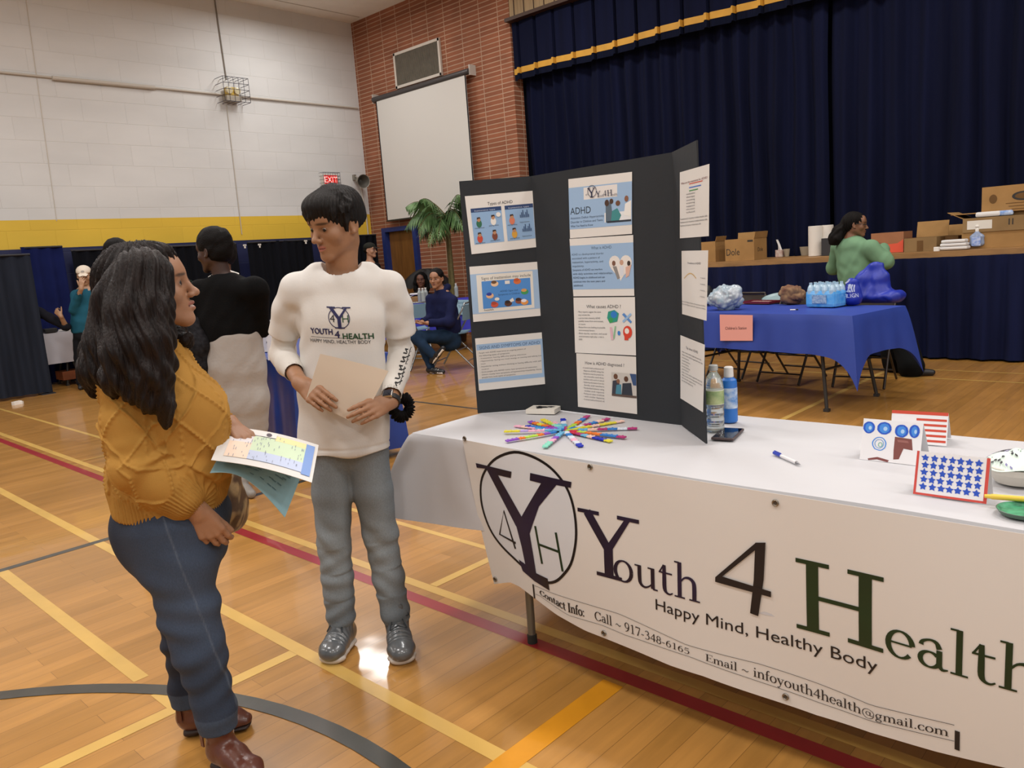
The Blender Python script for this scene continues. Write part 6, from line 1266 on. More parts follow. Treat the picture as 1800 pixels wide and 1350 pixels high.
# ======== the boy in the white shirt
def boy():
    root = person_root(PH(640, 1135, 2.66), 'teenage boy in a white long-sleeved shirt and grey jeans holding a sheet of paper')
    hb = 2.70
    fw = unit(-FH*.97-RH*.22)                                   # where the chest faces
    sd = unit(np.cross(fw, ZUP)); sd = sd if sd @ RH > 0 else -sd
    hc = PH(590, 394, 2.66); hR = rotmat(unit(-FH*math.cos(.64)-RH*math.sin(.64)-ZUP*.22), .05); hs_ = .93
    nb = PH(603, 474, 2.70); chest = PH(600, 560, hb); belly = PH(602, 690, hb); pel = PH(606, 775, hb)
    shR, shL = PH(519, 498, 2.70), PH(684, 496, 2.73)
    elR, elL = PH(497, 622, 2.78), PH(704, 618, 2.80)
    wrR, wrL = PH(529, 674, 2.56), PH(686, 706, 2.56)
    hipR, hipL = PH(585, 800, hb), PH(646, 800, hb)
    knR, knL = PH(586, 945, 2.68), PH(668, 940, 2.70); anR, anL = PH(600, 1092, 2.68), PH(697, 1088, 2.68)
    toR, toL = at(574, 1163, z=.025), at(709, 1163, z=.025)
    # --- body
    P = [hc, nb, shR, shL, elR, elL, wrR, wrL, pel, PH(575, 720, 2.5), PH(620, 740, 2.5)]
    lo, hi = bounds(*P, pad=.16); S = Solid(lo, hi, .0033)
    head(S, hc, hR, hs_)
    S.chain([hc+hR @ np.array([0, -.022, -.06]), lerp(hc, nb, .75), nb-ZUP*.03], [.050, .049, .055], .02)
    S.seg(shR-ZUP*.045+sd*.03, shL-ZUP*.045-sd*.03, (.03, .04), (.03, .04), .02, fw); S.chain([nb-ZUP*.07, chest, pel+ZUP*.06], [(.10, .06), (.11, .07), (.11, .07)], .03, sd)
    for a, b, c in ((shR, elR, wrR), (shL, elL, wrL)): S.chain([a-ZUP*.045, b], [.030, .027], .01); S.chain([b, lerp(b, c, .4), c], [.028, .029, (.0245, .021)], .008, sd)
    # right hand: fingers in front of the sheet pointing to the right
    dR = unit(PH(572, 708, 2.47)-wrR); hand(S, wrR, dR, unit(FH*.85-ZUP*.3), ZUP*1., .97, (.24, .27, .30, .32), .0, (.8, .35, .55), .025)
    dL = unit(PH(636, 726, 2.46)-wrL); hand(S, wrL, dL, unit(FH*.9-ZUP*.2), ZUP*1., .97, (.24, .27, .30, .32), .01, (.75, .4, .55), .025)
    def cols(Q):
        C = head_cols(Q, SKIN_B, hc, hR, hs_, '#b0685c', '#140d0a'); return C
    eb = eyeballs(hc, hR, hs_, (-.1, 1, -.35))
    finish(S, 'body', M_skin, root, cols, None, 1, eb)
    # --- hair
    lo, hi = hc-.16, hc+.18; S = Solid(lo, hi, .0028); T = lambda *p: hc+hR @ np.array(p)
    S.ell(T(0, -.016, .048), (.089, .107, .088), hR, 0); S.ell(T(0, -.03, .0), (.084, .088, .07), hR, .03)
    S.ell(T(0, .05, .07), (.074, .055, .05), hR, .02)
    for x, l in ((-.062, .034), (-.045, .026), (-.026, .031), (-.006, .024), (.015, .028), (.034, .022), (.052, .030), (.068, .036)):
        S.chain([T(x*.9, .066-abs(x)*.5, .075), T(x, .094-abs(x)*.55, .052), T(x*1.02-.004, .097-abs(x)*.55, l)], [.022, .0135, .005], .010)
    for q in (-1, 1): S.chain([T(q*.074, .02, .05), T(q*.079, .022, .01), T(q*.077, .022, -.018)], [.020, .010, .004], .01)
    rr_ = random.Random(12)
    for k in range(64):
        a = rr_.uniform(-1.5, 1.5); b = rr_.uniform(.1, 1.25); n_ = np.array([math.sin(a)*math.sin(b), -.25+math.cos(a)*math.sin(b)*.9, math.cos(b)]); p = np.array([0, -.012, .046])+n_*np.array([.088, .106, .088])
        fl_ = unit(np.array([.55*rr_.uniform(-1, 1)+n_[0]*.6, .9*(1 if n_[1] > -.3 else -.6), -.35-.6*b])); q_ = p+fl_*.032+n_*.004; e_ = q_+fl_*.026-n_*.004
        S.chain([T(*(p-n_*.006)), T(*q_), T(*e_)], [.008, .0085, .002], .006)
    for x, l in ((-.052, .022), (-.018, .018), (.006, .022), (.026, .018), (.044, .024)): S.chain([T(x*.8, .085-abs(x)*.4, .07), T(x+.004, .102-abs(x)*.55, .046), T(x+.012, .100-abs(x)*.55, l)], [.012, .008, .002], .005)
    S.half(T(0, -.06, -.012), hR @ np.array([0, -.35, -1]), hc-.2, hc+.2)
    for q in (-1, 1): S.chain([T(q*.076, .022, .03), T(q*.0775, .024, -.02)], [.010, .003], .006)
    S.ell(T(0, .085, -.048), (.062, .05, .06), hR, .006, True)
    for q in (-1, 1): S.ell(T(q*.09, .004, -.020), (.022, .022, .034), hR, .006, True)
    S.ell(T(0, .02, -.085), (.1, .1, .045), hR, .01, True)
    HP_, HF_ = S.mesh(1); HP_ = HP_+normals(HP_, HF_)*hair_disp(T(0, -.02, .1), .0017, 40)(HP_)[:, None]; mesh_obj('hair', hc+(HP_-hc)*.94, HF_, M_hair, root, None, True)
    # --- shirt
    lo, hi = bounds(shR, shL, elR, elL, wrR, wrL, nb, PH(605, 800, hb), pad=.16); S = Solid(lo, hi, .0042)
    S.seg(shR-ZUP*.035+sd*.015, shL-ZUP*.035-sd*.015, (.048, .066), (.048, .066), .02, fw); S.seg(lerp(shR, nb, .45)-ZUP*.008, lerp(shL, nb, .45)-ZUP*.008, (.045, .06), (.045, .06), .04, fw)
    S.chain([chest+ZUP*.09, chest, belly, PH(606, 792, hb)], [(.138, .092), (.150, .102), (.156, .104), (.168, .114)], .04, sd)
    S.ell(nb-ZUP*.035, (.078, .078, .042), None, .03)
    for q_ in (shR, shL): S.seg(nb-ZUP*.035, q_-ZUP*.036, (.055, .042), (.055, .046), .03, fw)
    slR, slL = lerp(shR, elR, .70), lerp(shL, elL, .70)
    for a, e, s_ in ((shR, slR, -1), (shL, slL, 1)): S.chain([a-ZUP*.015, lerp(a, e, .5)+sd*s_*.008, e+sd*s_*.008], [(.055, .062), (.055, .060), (.056, .060)], .018, sd)
    S2 = None
    hem = PH(605, 789, hb); S.half(hem, (0, 0, -1), (hem-.6), hem+.6)
    for a, e in ((shR, slR), (shL, slL)):
        ax = unit(e-a); S.half(e+ax*.008, ax, e-.10+ax*.03, e+.10+ax*.06)
    S.chain([nb-ZUP*.03+fw*.012, nb+ZUP*.06], [.066, .063], .004, cut=True)
    sc = [chest+ZUP*.05, belly]
    def folds(Q):
        d = .004*wob(Q*np.array([1, 1, .3]), 10, 6, 2); zz = Q[:, 2]
        low = np.clip((chest[2]-.05-zz)/.3, 0, 1); x = (Q-chest) @ sd
        d += low*.006*np.sin(x*34+2*np.sin(zz*9)+zz*8)
        for c_ in (shR, shL):       # drag lines from the armpits
            r = np.linalg.norm(Q-(c_-ZUP*.13), axis=1); d += .005*np.sin(r*90)*np.exp(-(r/.09)**2)
        d += .003*np.exp(-((zz-hem[2]-.022)/.004)**2)*-1
        return d
    sh, SP, SF = gar('shirt', root, S, mat('white_jersey', '#d8d5d0', .85, bump=.06, bscale=160), None, folds)
    # collar band
    cr = []
    for t in np.linspace(0, 2*math.pi, 41)[:-1]: cr.append(nb+ZUP*(.004-.012*math.cos(t))+fw*(.012+.068*math.cos(t))+sd*(.072*math.sin(t)))
    lgt = MB()
    # sleeves below the loose over-sleeve
    S = Solid(*bounds(slR, elR, wrR, slL, elL, wrL, pad=.09), .0038)
    for s0, e, w, sg in ((slR, elR, wrR, -1), (slL, elL, wrL, 1)):
        c = lerp(e, w, .62 if sg < 0 else .84); S.chain([s0-unit(e-s0)*.04, e+sd*sg*.004, lerp(e, c, .5)+ZUP*-.006, c], [(.040, .044), (.044, .046), (.042, .044), (.036, .036)], .012, sd)
        ax = unit(w-e); S.half(c+ax*.012, ax, c-.07, c+.09)
        S.seg(c-ax*.005, c+ax*.05, .031, .031, .003, None, True)
    def f2_(Q): 
        d = .0025*wob(Q, 24, 6, 8)
        for e in (elR, elL): r = np.linalg.norm(Q-e-FH*.04, axis=1); d += .0055*np.sin(r*150)*np.exp(-(r/.075)**2)
        return d
    sl, LP, LF = gar('long_sleeves', root, S, mat('white_jersey_under', '#d6d2cb', .85, bump=.06, bscale=160), None, f2_)
    # printed chest logo and lettering
    lg = MB(); org = PH(586, 563, 2.5); ex = unit(RH*.985+FH*.02-ZUP*.10); ey = ZUP; dv = unit(chest-org)
    V, F = ribbon2d([(.0345*math.cos(t), .0345*math.sin(t)) for t in np.linspace(0, 6.283, 41)[:-1]], .0025, True); onto(SP, SF, org, ex, ey, FH, lg, (V, F), 0)
    V, F, w = serif2d('Y', .105, .08); V = [(x-.039, y-.0345) for x, y in V]; onto(SP, SF, org, ex, ey, FH, lg, (V, F), 0, .0022)
    V, F = text2d('4', .036, cell=.01); onto(SP, SF, org-ex*.031-ey*.014, ex, ey, FH, lg, (V, F), 2); V, F = text2d('H', .036, cell=.01); onto(SP, SF, org+ex*.008-ey*.014, ex, ey, FH, lg, (V, F), 1)
    def tx(s_, u, v, size, wd, m, bold=0):
        VF = text2d(s_, size, cell=.012); w = max(x for x, y in VF[0]); o = PH(u, v, 2.5)
        for k in range(3 if bold else 1): onto(SP, SF, o+ex*k*.0008+ey*(k-1)*.0008*(1 if bold else 0), ex, ey, FH, lg, ([(x*wd/w, y) for x, y in VF[0]], VF[1]), m, .0016+.0001*k)
    tx('YOUTH', 531, 592, .027, .078, 0, 1); tx('4', 578, 599, .034, .017, 0, 1); tx('HEALTH', 592, 601, .027, .098, 1, 1); tx('HAPPY MIND, HEALTHY BODY', 529, 608, .017, .205, 2)
    VF = ribbon2d([(0.2*i/20, 0) for i in range(21)], .0012); onto(SP, SF, PH(531, 598, 2.5), ex, ey, FH, lg, VF, 2)
    lg.build('printed_lettering', [ink('#1f1f4f'), ink('#1f4a2c'), ink('#24242c')], sh)
    # black brush lettering down the left sleeve
    lg = MB(); o = PH(713, 622, 2.6); e1 = unit(PH(704, 675, 2.6)-o); e2 = unit(-RH*.75-FH*.5)
    r_ = random.Random(3)
    for k in range(9):
        x = .012*k; h_ = .022+.008*r_.random()
        VF = ribbon2d([(x, -.002), (x+.003, h_*.5), (x-.001, h_)], .0042); onto(LP, LF, o, e1, e2, FH, lg, VF, 0)
        if k % 2 == 0: VF = ribbon2d([(x, h_*.9), (x+.012, h_*.5)], .0032); onto(LP, LF, o, e1, e2, FH, lg, VF, 0)
        VF = ribbon2d([(x-.002, .002), (x+.010, .004)], .003); onto(LP, LF, o, e1, e2, FH, lg, VF, 0)
    lg.build('sleeve_lettering', ink('#121214'), sl)
    # --- jeans
    S = Solid(*bounds(hipR, hipL, anR, anL, pad=.14), .0045)
    S.seg(hipR+ZUP*.02, hipL+ZUP*.02, (.075, .085), (.075, .085), .03, fw)
    for h_, k_, a_, s_ in ((hipR, knR, anR, -1), (hipL, knL, anL, 1)):
        S.chain([h_+ZUP*.02, lerp(h_, k_, .45), k_, lerp(k_, a_, .5), a_+ZUP*.02], [(.074, .082), (.069, .076), (.059, .064), (.055, .060), (.052, .058)], .015, sd)
        S.half(a_-ZUP*.018, (0, 0, -1), a_-.12, a_+.1)
    def jf(Q):
        d = .003*wob(Q*np.array([1, 1, .7]), 18, 6, 3); zz = Q[:, 2]
        for k_, a_ in ((knR, anR), (knL, anL)):
            near = np.exp(-(((Q-a_) @ sd)/.085)**2); d += near*.0032*np.sin(zz*95+34*((Q-a_) @ sd)*np.sign(np.sin(zz*31))+wob(Q, 14, 4, 6)*2.5)*np.clip((k_[2]+.08-zz)/.25, 0, 1)*np.clip((zz-a_[2])/.04+.6, .3, 1)
            d += near*.004*np.sin(zz*60+((Q-a_) @ sd)*60)*np.exp(-((zz-k_[2])/.08)**2)
        return d
    def jc(Q):
        b = np.array(lin('#636c73')); C = np.tile(b, (len(Q), 1)); n = wob(Q, 16, 6, 9)[:, None]; C = C*(1+.14*n)
        for h_, k_ in ((hipR, knR), (hipL, knL)):
            w = blob(Q, lerp(h_, k_, .5)+fw*.07, (.045, .06, .2), None, 1.2)*.35+blob(Q, k_-ZUP*.12+fw*.06, (.05, .06, .12), None, 1.2)*.3; C = C*(1-w[:, None])+np.array(lin('#9aa1a3'))*w[:, None]
        for a_ in (anR, anL): w = np.exp(-((Q[:, 2]-a_[2]+.002)/.012)**2)*(np.linalg.norm(Q-a_, axis=1) < .12)*.3; C = C*(1-w[:, None])+np.array(lin('#97a3aa'))*w[:, None]
        return C
    gar('jeans', root, S, mat_attr('grey_denim', .85, .12, 300, (1, 1, .5), bump=.3, bscale=500), jc, jf)
    # --- high-top shoes
    for a_, t_, nm in ((anR, toR, 'right'), (anL, toL, 'left')):
        g = np.array([a_[0], a_[1], 0]); d = unit(np.array([t_[0]-g[0], t_[1]-g[1], 0])); n = np.cross(d, ZUP); L = .27; heel = g-d*.065; tip = heel+d*(np.linalg.norm(t_[:2]-heel[:2])+.012); L = np.linalg.norm(tip-heel)
        S = Solid(*bounds(heel, tip, a_, pad=.09), .003)
        S.chain([heel+d*.035+ZUP*.05, heel+d*L*.5+ZUP*.048, heel+d*L*.72+ZUP*.043, tip-d*.042+ZUP*.040], [(.036, .042), (.040, .038), (.046, .032), (.040, .028)], .02, n)
        S.chain([heel+d*.05+ZUP*.06, a_+ZUP*.0, a_+ZUP*.055], [(.037, .045), (.036, .046), (.04, .05)], .02, n); S.seg(heel+d*.07+ZUP*.09, heel+d*L*.6+ZUP*.055, (.034, .03), (.036, .02), .02, n)
        S.half((0, 0, .016), (0, 0, -1), heel-.3, heel+.3)
        def sf(Q, heel=heel, d=d, L=L):
            s = (Q-heel) @ d/L; m = (s > .28) & (s < .72); return np.where(m, .0016*np.sin(s*95), 0)*np.clip((Q[:, 2]-.05)/.02, 0, 1)
        so, _, _ = finish(S, 'shoe', mat('grey_patent', '#595d60', .28, spec=.7, var=.2, scale=20, coat=.4), root, None, sf)
        S = Solid(*bounds(heel, tip, pad=.07), .003)
        S.chain([heel+d*.04+ZUP*.017, heel+d*L*.5+ZUP*.017, heel+d*L*.74+ZUP*.017, tip-d*.045+ZUP*.017], [(.040, .019), (.040, .018), (.049, .018), (.044, .018)], .01, n); S.half((0, 0, .001), (0, 0, -1), heel-.3, heel+.3); S.half((0, 0, .03), (0, 0, 1), heel-.3, heel+.3)
        finish(S, 'sole', mat('sole_offwhite', '#c8bfb4', .5), so)
        lc = MB()
        for k in range(5):
            s = .34+.075*k; z0 = .150-.078*(k/4)+.0; c = heel+d*L*s+ZUP*(.118-.0125*k)
            lc.tube([c-n*.028-ZUP*.006, c+ZUP*.008, c+n*.028-ZUP*.006], .003, 0, 6)
        c = heel+d*L*.34+ZUP*.128; 
        for q in (-1, 1): lc.tube([c, c+n*q*.03+ZUP*.014, c+n*q*.045+d*.012-ZUP*.004, c+n*q*.02+d*.02-ZUP*.006, c], .0022, 0, 6).tube([c, c+n*q*.02+d*.03-ZUP*.012, c+n*q*.03+d*.05-ZUP*.035], .0022, 0, 6)
        lc.build('laces', mat('lace_grey', '#34383b', .8), so)
    # --- watch and scrunchie
    ax = unit(dL); c = wrL+unit(wrL-elL)*-.004
    S = Solid(c-.06, c+.06, .0022); axw = unit(wrL-elL); u = unit(np.cross(axw, FH)); 
    S.seg(c-axw*.010, c+axw*.010, (.0335, .0295), (.0335, .0295), 0, sd); S.seg(c-axw*.04, c+axw*.04, (.0285, .0245), (.0285, .0245), .0, sd, True)
    S.half(c+axw*.0105, axw, c-.06, c+.06); S.half(c-axw*.0105, -axw, c-.06, c+.06)
    wtc, _, _ = finish(S, 'wristwatch', mat('watch_band', '#17171a', .5), root); wn = unit(-FH*.5+ZUP*.55-RH*.1); wn = unit(wn-axw*(wn @ axw)); cc = c+wn*.031
    MB().box(cc, (.034, .034, .011), ax=(axw, np.cross(wn, axw), wn), bev=.004).box(cc+wn*.006, (.028, .028, .001), 1, ax=(axw, np.cross(wn, axw), wn)).build('watch_case', [mat('watch_metal', '#b9b4ae', .25, 1.), mat('phone_screen', '#0a1226')], wtc)
    c2 = PH(706, 716, 2.66); n2 = unit(-FH*.85+RH*.5); e1 = unit(np.cross(n2, ZUP)); P_ = [c2+e1*.030*math.cos(t)+ZUP*.034*math.sin(t) for t in np.linspace(0, 2*math.pi, 33)]
    S = Solid(*bounds(c2, pad=.08), .0028); S.chain(P_, [.0165]*33, .003)
    def ruff(Q): q = Q-c2; an = np.arctan2(q @ ZUP, q @ e1); return .004*np.sin(an*26+2*np.sin(an*5))+.002*wob(Q, 120, 6, 3)
    finish(S, 'scrunchie', mat('scrunchie_black', '#0f0c0c', .8, bump=.3), root, None, ruff)
    # --- the sheet he holds (a thing of its own)
    q = [PH(563, 622, 2.53), PH(683, 652, 2.52), PH(632, 748, 2.49), PH(537, 704, 2.50)]
    tl, tr, br, bl = q
    mb = MB(); mb.grid(lambda u, v: (tl*(1-u)+tr*u)*(1-v)+(bl*(1-u)+br*u)*v+FH*(.008*math.sin(u*3.14)), 16, 16, 0, True, .0008)
    tag(mb.build('paper_sheet', mat('buff_sheet', '#c9b8a4', .7)), 'blank buff sheet of paper held in both hands by the boy', 'paper')
boy()

# ======== the woman in the mustard sweater
def woman():
    root = person_root(at(360, 1300, z=0), 'woman in a mustard cable-knit sweater and blue jeans looking up at the boy')
    fw = unit(RH*.96+FH*.28); sd = unit(np.cross(fw, ZUP)); sd = sd if sd @ FH < 0 else -sd     # sd points towards the camera side (her right)
    h0 = 2.12
    hc = PH(262, 507, 2.10); hR = rotmat(unit(RH*.965+FH*.26+ZUP*.13), -.03)
    nb = PH(262, 600, h0); chest = PH(285, 720, h0); belly = PH(300, 810, h0); pel = PH(302, 895, h0)
    shR, shL = PH(222, 655, 2.00), PH(300, 640, 2.26)
    elR = PH(238, 822, 1.95); wrR = PH(342, 893, 2.00)
    elL = PH(330, 800, 2.28); wrL = PH(402, 745, 2.20)
    P = [hc, nb, shR, shL, elR, elL, wrR, wrL, pel, PH(385, 960, 2.02), PH(440, 775, 2.2)]
    S = Solid(*bounds(*P, pad=.15), .0033)
    head(S, hc, hR, .98, fem=1., open_=.35)
    S.chain([hc+hR @ np.array([0, -.02, -.06]), lerp(hc, nb, .7), nb-ZUP*.02], [.048, .047, .05], .02)
    S.seg(shR-ZUP*.045, shL-ZUP*.045, (.04, .035), (.04, .035), .03, fw); S.chain([nb-ZUP*.06, chest, pel], [(.10, .06), (.11, .09), (.11, .10)], .04, sd)
    S.chain([shR-ZUP*.05, elR, lerp(elR, wrR, .5), wrR], [.034, .032, .035, (.024, .027)], .015, ZUP); S.chain([shL-ZUP*.02, elL, wrL], [.036, .033, .026], .015)
    dR = unit(PH(382, 950, 2.02)-wrR); hand(S, wrR, dR, unit(FH*.95-RH*.3), unit(RH+ZUP*.4), .98, (.42, .48, .52, .58), .005, (.9, .25, .15), .027, .1)
    dL = unit(PH(440, 777, 2.13)-wrL); hand(S, wrL, dL, unit(-ZUP+FH*.1-RH*.15), unit(-FH*.8-RH*.1), .94, (.35, .4, .45, .5), .05, (.75, .7, .35), .026, .3)
    def cols(Q):
        C = head_cols(Q, SKIN_W, hc, hR, .98, '#8f5348', '#1c120e')
        T = lambda *p: hc+hR @ (np.array(p)*.98); w = blob(Q, T(0, .0935, -.0675), np.array([.012, .012, .0026]), hR, .4); C = C*(1-w[:, None])+np.array(lin('#b9a79c'))*w[:, None]; return C
    finish(S, 'body', M_skin, root, cols, None, 1, eyeballs(hc, hR, .98, (.05, 1, .12)))
    # --- hair: a long wavy mass
    S = Solid(*bounds(PH(225, 440, 2.0), PH(150, 660, 2.0), PH(300, 755, 1.95), PH(330, 600, 2.2), hc, pad=.1), .0032); T = lambda *p: hc+hR @ np.array(p)
    S.ell(T(0, -.022, .035), (.094, .106, .090), hR, 0); S.ell(T(0, -.05, -.02), (.090, .082, .10), hR, .02); S.ell(T(0, .035, .078), (.058, .052, .036), hR, .02)
    L = [([(240, 470, 2.0), (205, 530, 1.98), (190, 600, 1.97), (172, 650, 1.98), (165, 684, 2.0)], [.045, .052, .052, .044, .02]),
         ([(250, 480, 1.98), (232, 550, 1.94), (225, 615, 1.92), (215, 665, 1.92), (205, 690, 1.94)], [.055, .056, .055, .045, .018]),
         ([(268, 480, 2.0), (262, 540, 1.95), (262, 600, 1.92), (268, 660, 1.91), (278, 705, 1.91), (290, 740, 1.925)], [.05, .048, .050, .046, .032, .010]),
         ([(240, 500, 2.1), (205, 560, 2.08), (180, 620, 2.08), (160, 670, 2.1)], [.05, .056, .050, .022]),
         ([(235, 470, 2.2), (215, 550, 2.2), (205, 620, 2.18), (190, 675, 2.15)], [.045, .055, .05, .03]),
         ([(285, 500, 2.01), (284, 545, 1.99), (282, 590, 1.97), (280, 640, 1.94), (286, 680, 1.92)], [.020, .026, .032, .036, .016]),
         ([(275, 560, 2.2), (300, 580, 2.2), (312, 600, 2.17), (325, 600, 2.14), (333, 590, 2.13)], [.045, .035, .026, .016, .005]),
         ([(240, 560, 2.0), (245, 630, 1.93), (252, 690, 1.92), (262, 718, 1.93)], [.05, .052, .04, .014]),
         ([(200, 600, 1.95), (185, 650, 1.96), (190, 690, 1.97)], [.04, .035, .012]), ([(262, 660, 1.92), (292, 715, 1.92), (296, 752, 1.93)], [.03, .022, .006])]
    for pts, rs in L: S.chain([PH(*p) for p in pts], rs, .02)
    S.ell(T(0, .082, -.025), (.055, .045, .085), hR, .01, True)
    for q in (-1, 1): S.ell(T(q*.062, .085, -.02), (.028, .04, .07), hR, .01, True)
    def hd(Q):
        q = Q-T(0, -.02, .12); an = np.arctan2(q @ fw, q @ sd); zz = Q[:, 2]
        return .0042*np.sin(an*30+5*np.sin(zz*16+an)+2*wob(Q, 8, 4, 1))+.0022*np.sin(an*75+6*np.sin(zz*20))+.003*wob(Q*np.array([1, 1, .3]), 40, 6, 4)
    mh = mat('dark_brown_hair', '#0e0807', .5, var=.5, scale=60, stretch=(1, 1, .12), col2='#1d110d', bump=.5, bscale=220, spec=.25)
    ho, HP, HF = finish(S, 'hair', mh, root, None, hd)
    # --- sweater
    S = Solid(*bounds(shR, shL, elR, elL, wrL, lerp(elR, wrR, .9), pel, PH(200, 880, h0), PH(400, 860, h0), pad=.16), .0030)
    S.seg(shR-ZUP*.03, shL-ZUP*.03, (.066, .066), (.064, .06), .05, fw); S.ell(nb-ZUP*.04, (.085, .085, .06), None, .04)
    S.chain([chest+ZUP*.08-fw*.01, chest, belly, pel+ZUP*.02], [(.145, .11), (.16, .135), (.165, .145), (.16, .150)], .04, sd)
    S.ell(PH(342, 728, 2.08), (.085, .085, .085), None, .07); S.ell(PH(340, 722, 2.22), (.08, .08, .08), None, .07)
    S.ell(PH(330, 815, h0), (.10, .11, .085), None, .06); S.ell(PH(238, 850, h0), (.08, .07, .07), None, .04)
    cR = lerp(elR, wrR, .80); cL = lerp(elL, wrL, .86)
    S.chain([shR-ZUP*.035, lerp(shR, elR, .5)-RH*.012, elR+ZUP*.0, lerp(elR, cR, .5)-ZUP*.006, cR], [(.064, .064), (.060, .060), (.056, .056), (.054, .054), (.048, .050)], .02, sd)
    S.chain([shL-ZUP*.03, elL, cL], [.064, .056, .042], .03)
    hem = PH(300, 890, h0); hn = unit(-ZUP-fw*.02); S.half(hem, hn, hem-.5, cR-FH*-.0+np.array([.0, .0, .0])+.5) if False else S.half(hem, hn, hem-np.array([.6, .6, .4]), hem+np.array([.6, .6, .0]))
    ax = unit(wrR-elR); 
    S.chain([nb-ZUP*.02, nb+ZUP*.08], [.062, .06], .004, cut=True)
    axis_o = belly.copy()
    def knit(Q):
        """raised diamond cables on the body and sleeves, ribbing at hem and cuffs, soft folds"""
        q = Q-axis_o; an = np.arctan2(q @ fw, q @ sd); zz = Q[:, 2]; U_ = an*.175; Vz = zz
        # sleeve coordinates
        A = shR-ZUP*.03; B = elR; ab = unit(B-A); L1 = np.linalg.norm(B-A); s1 = np.clip((Q-A) @ ab, 0, L1); d1 = np.linalg.norm(Q-(A+ab*s1[:, None]), axis=1)
        bc = unit(cR-B); L2 = np.linalg.norm(cR-B); s2 = np.clip((Q-B) @ bc, 0, L2+.02); d2 = np.linalg.norm(Q-(B+bc*s2[:, None]), axis=1)
        arm = np.minimum(d1, d2) < .082; on2 = d2 < d1
        u1 = unit(fw-ab*(fw @ ab)); v1 = np.cross(ab, u1); r = Q-A; aA = np.arctan2(r @ v1, r @ u1)*.066
        u2 = unit(ZUP-bc*(ZUP @ bc)); v2 = np.cross(bc, u2); r2 = Q-B; aB = np.arctan2(r2 @ v2, r2 @ u2)*.058
        U = np.where(arm, np.where(on2, aB+.02, aA), U_); V = np.where(arm, np.where(on2, L1+s2, s1), -Vz+axis_o[2])
        w, h_ = .115, .135
        a = ((U/w+V/h_) % 1.)-.5; b = ((U/w-V/h_) % 1.)-.5; dist = np.minimum(np.abs(a), np.abs(b))*w*.75
        cable = np.exp(-(dist/.0034)**2)*(1+.35*np.sin(V*420+U*300))
        mid = np.exp(-((((U/(w)) % 1.)-.5)*w/.004)**2)*.35*(1+np.sin(V*330))
        rib_h = np.clip((hem[2]+.075-zz)/.008, 0, 1)*(~arm); rib_c = np.clip((s2-L2+.045)/.008, 0, 1)*(arm & on2); rib = np.maximum(rib_h, rib_c)
        d = (cable*.0058+mid*.004)*(1-rib)+rib*.0026*np.sin(np.where(arm, aB, U_)*560)
        d += .0035*wob(Q, 11, 6, 5)
        d += np.where(arm, .007*np.sin((s1+s2)*95)*np.exp(-(((s1+s2)-L1+.0)/.05)**2)*np.clip((u2 @ (Q-B).T)*8+.6, 0, 1), 0)
        d += (~arm)*.010*np.sin(zz*70+2.2*np.sin(an*2)+q @ fw*20)*np.exp(-((zz-belly[2]+.02)/.05)**2)*np.clip(q @ fw/.08, 0, 1)
        return d
    sw, _, _ = gar('sweater', root, S, mat('mustard_wool', '#b18440', .95, var=.10, scale=9, bump=.15, bscale=400), None, knit)
    # --- jeans
    knR, knL = PH(332, 1075, 2.04), PH(330, 1070, 2.20); anR, anL = PH(382, 1262, 2.03), PH(332, 1218, 2.21)
    hipR, hipL = PH(298, 905, 2.05), PH(300, 905, 2.20)
    S = Solid(*bounds(hipR, hipL, anR, anL, PH(210, 900, h0), PH(395, 880, h0), pad=.13), .004)
    S.chain([pel+ZUP*.015, pel-ZUP*.08], [(.145, .135), (.155, .142)], .05, sd); S.ell(PH(262, 925, 2.1), (.085, .1, .09), None, .05); S.ell(PH(345, 900, h0), (.08, .09, .06), None, .05)
    for h_, k_, a_ in ((hipR, knR, anR), (hipL, knL, anL)):
        S.chain([h_-ZUP*.03, lerp(h_, k_, .5)-RH*.0, k_, lerp(k_, a_, .35), a_+ZUP*.02, a_-ZUP*.02], [(.10, .112), (.088, .092), (.070, .076), (.066, .068), (.048, .050), (.047, .049)], .03, sd)
        S.seg(a_+ZUP*.022, a_-ZUP*.026, (.052, .054), (.051, .053), .003, sd); S.half(a_-ZUP*.03, (0, 0, -1), a_-.14, a_+.1)
    def jf(Q):
        zz = Q[:, 2]; d = .0022*wob(Q*np.array([1, 1, 1.2]), 16, 6, 3); x = (Q-knR) @ fw
        d += .0035*np.sin(zz*80+x*26+2.2*wob(Q, 9, 4, 6))*np.exp(-((zz-knR[2])/.09)**2); d += .004*np.sin(zz*95-x*36+2*wob(Q, 12, 4, 2))*np.exp(-((zz-anR[2]-.13)/.1)**2); d += .003*np.sin(zz*50+x*30)*np.exp(-((zz-hipR[2]+.16)/.08)**2); return d
    def jc(Q):
        b = np.array(lin('#172234')); C = np.tile(b, (len(Q), 1)); C = C*(1+.16*wob(Q, 14, 6, 9)[:, None])
        w = blob(Q, lerp(hipR, knR, .45)+fw*.04+sd*.09, (.10, .10, .14), None, 1.3)*.42+blob(Q, lerp(knR, anR, .4)+sd*.05, (.05, .06, .17), None, 1.2)*.25; C = C*(1-w[:, None])+np.array(lin('#4c5c74'))*w[:, None]
        for a_ in (anR, anL): w = ((Q[:, 2] < a_[2]+.022) & (np.linalg.norm(Q-a_, axis=1) < .09))*.75; C = C*(1-w[:, None])+np.array(lin('#3f4d60'))*w[:, None]
        s = np.abs((Q-PH(262, 905, 2.0)) @ fw-.045-(Q[:, 2]-hipR[2])*-.19) ; w = np.exp(-(s/.0022)**2)*((Q-knR) @ sd > .0)*.25; C = C*(1-w[:, None])+np.array(lin('#7c8794'))*w[:, None]
        return C
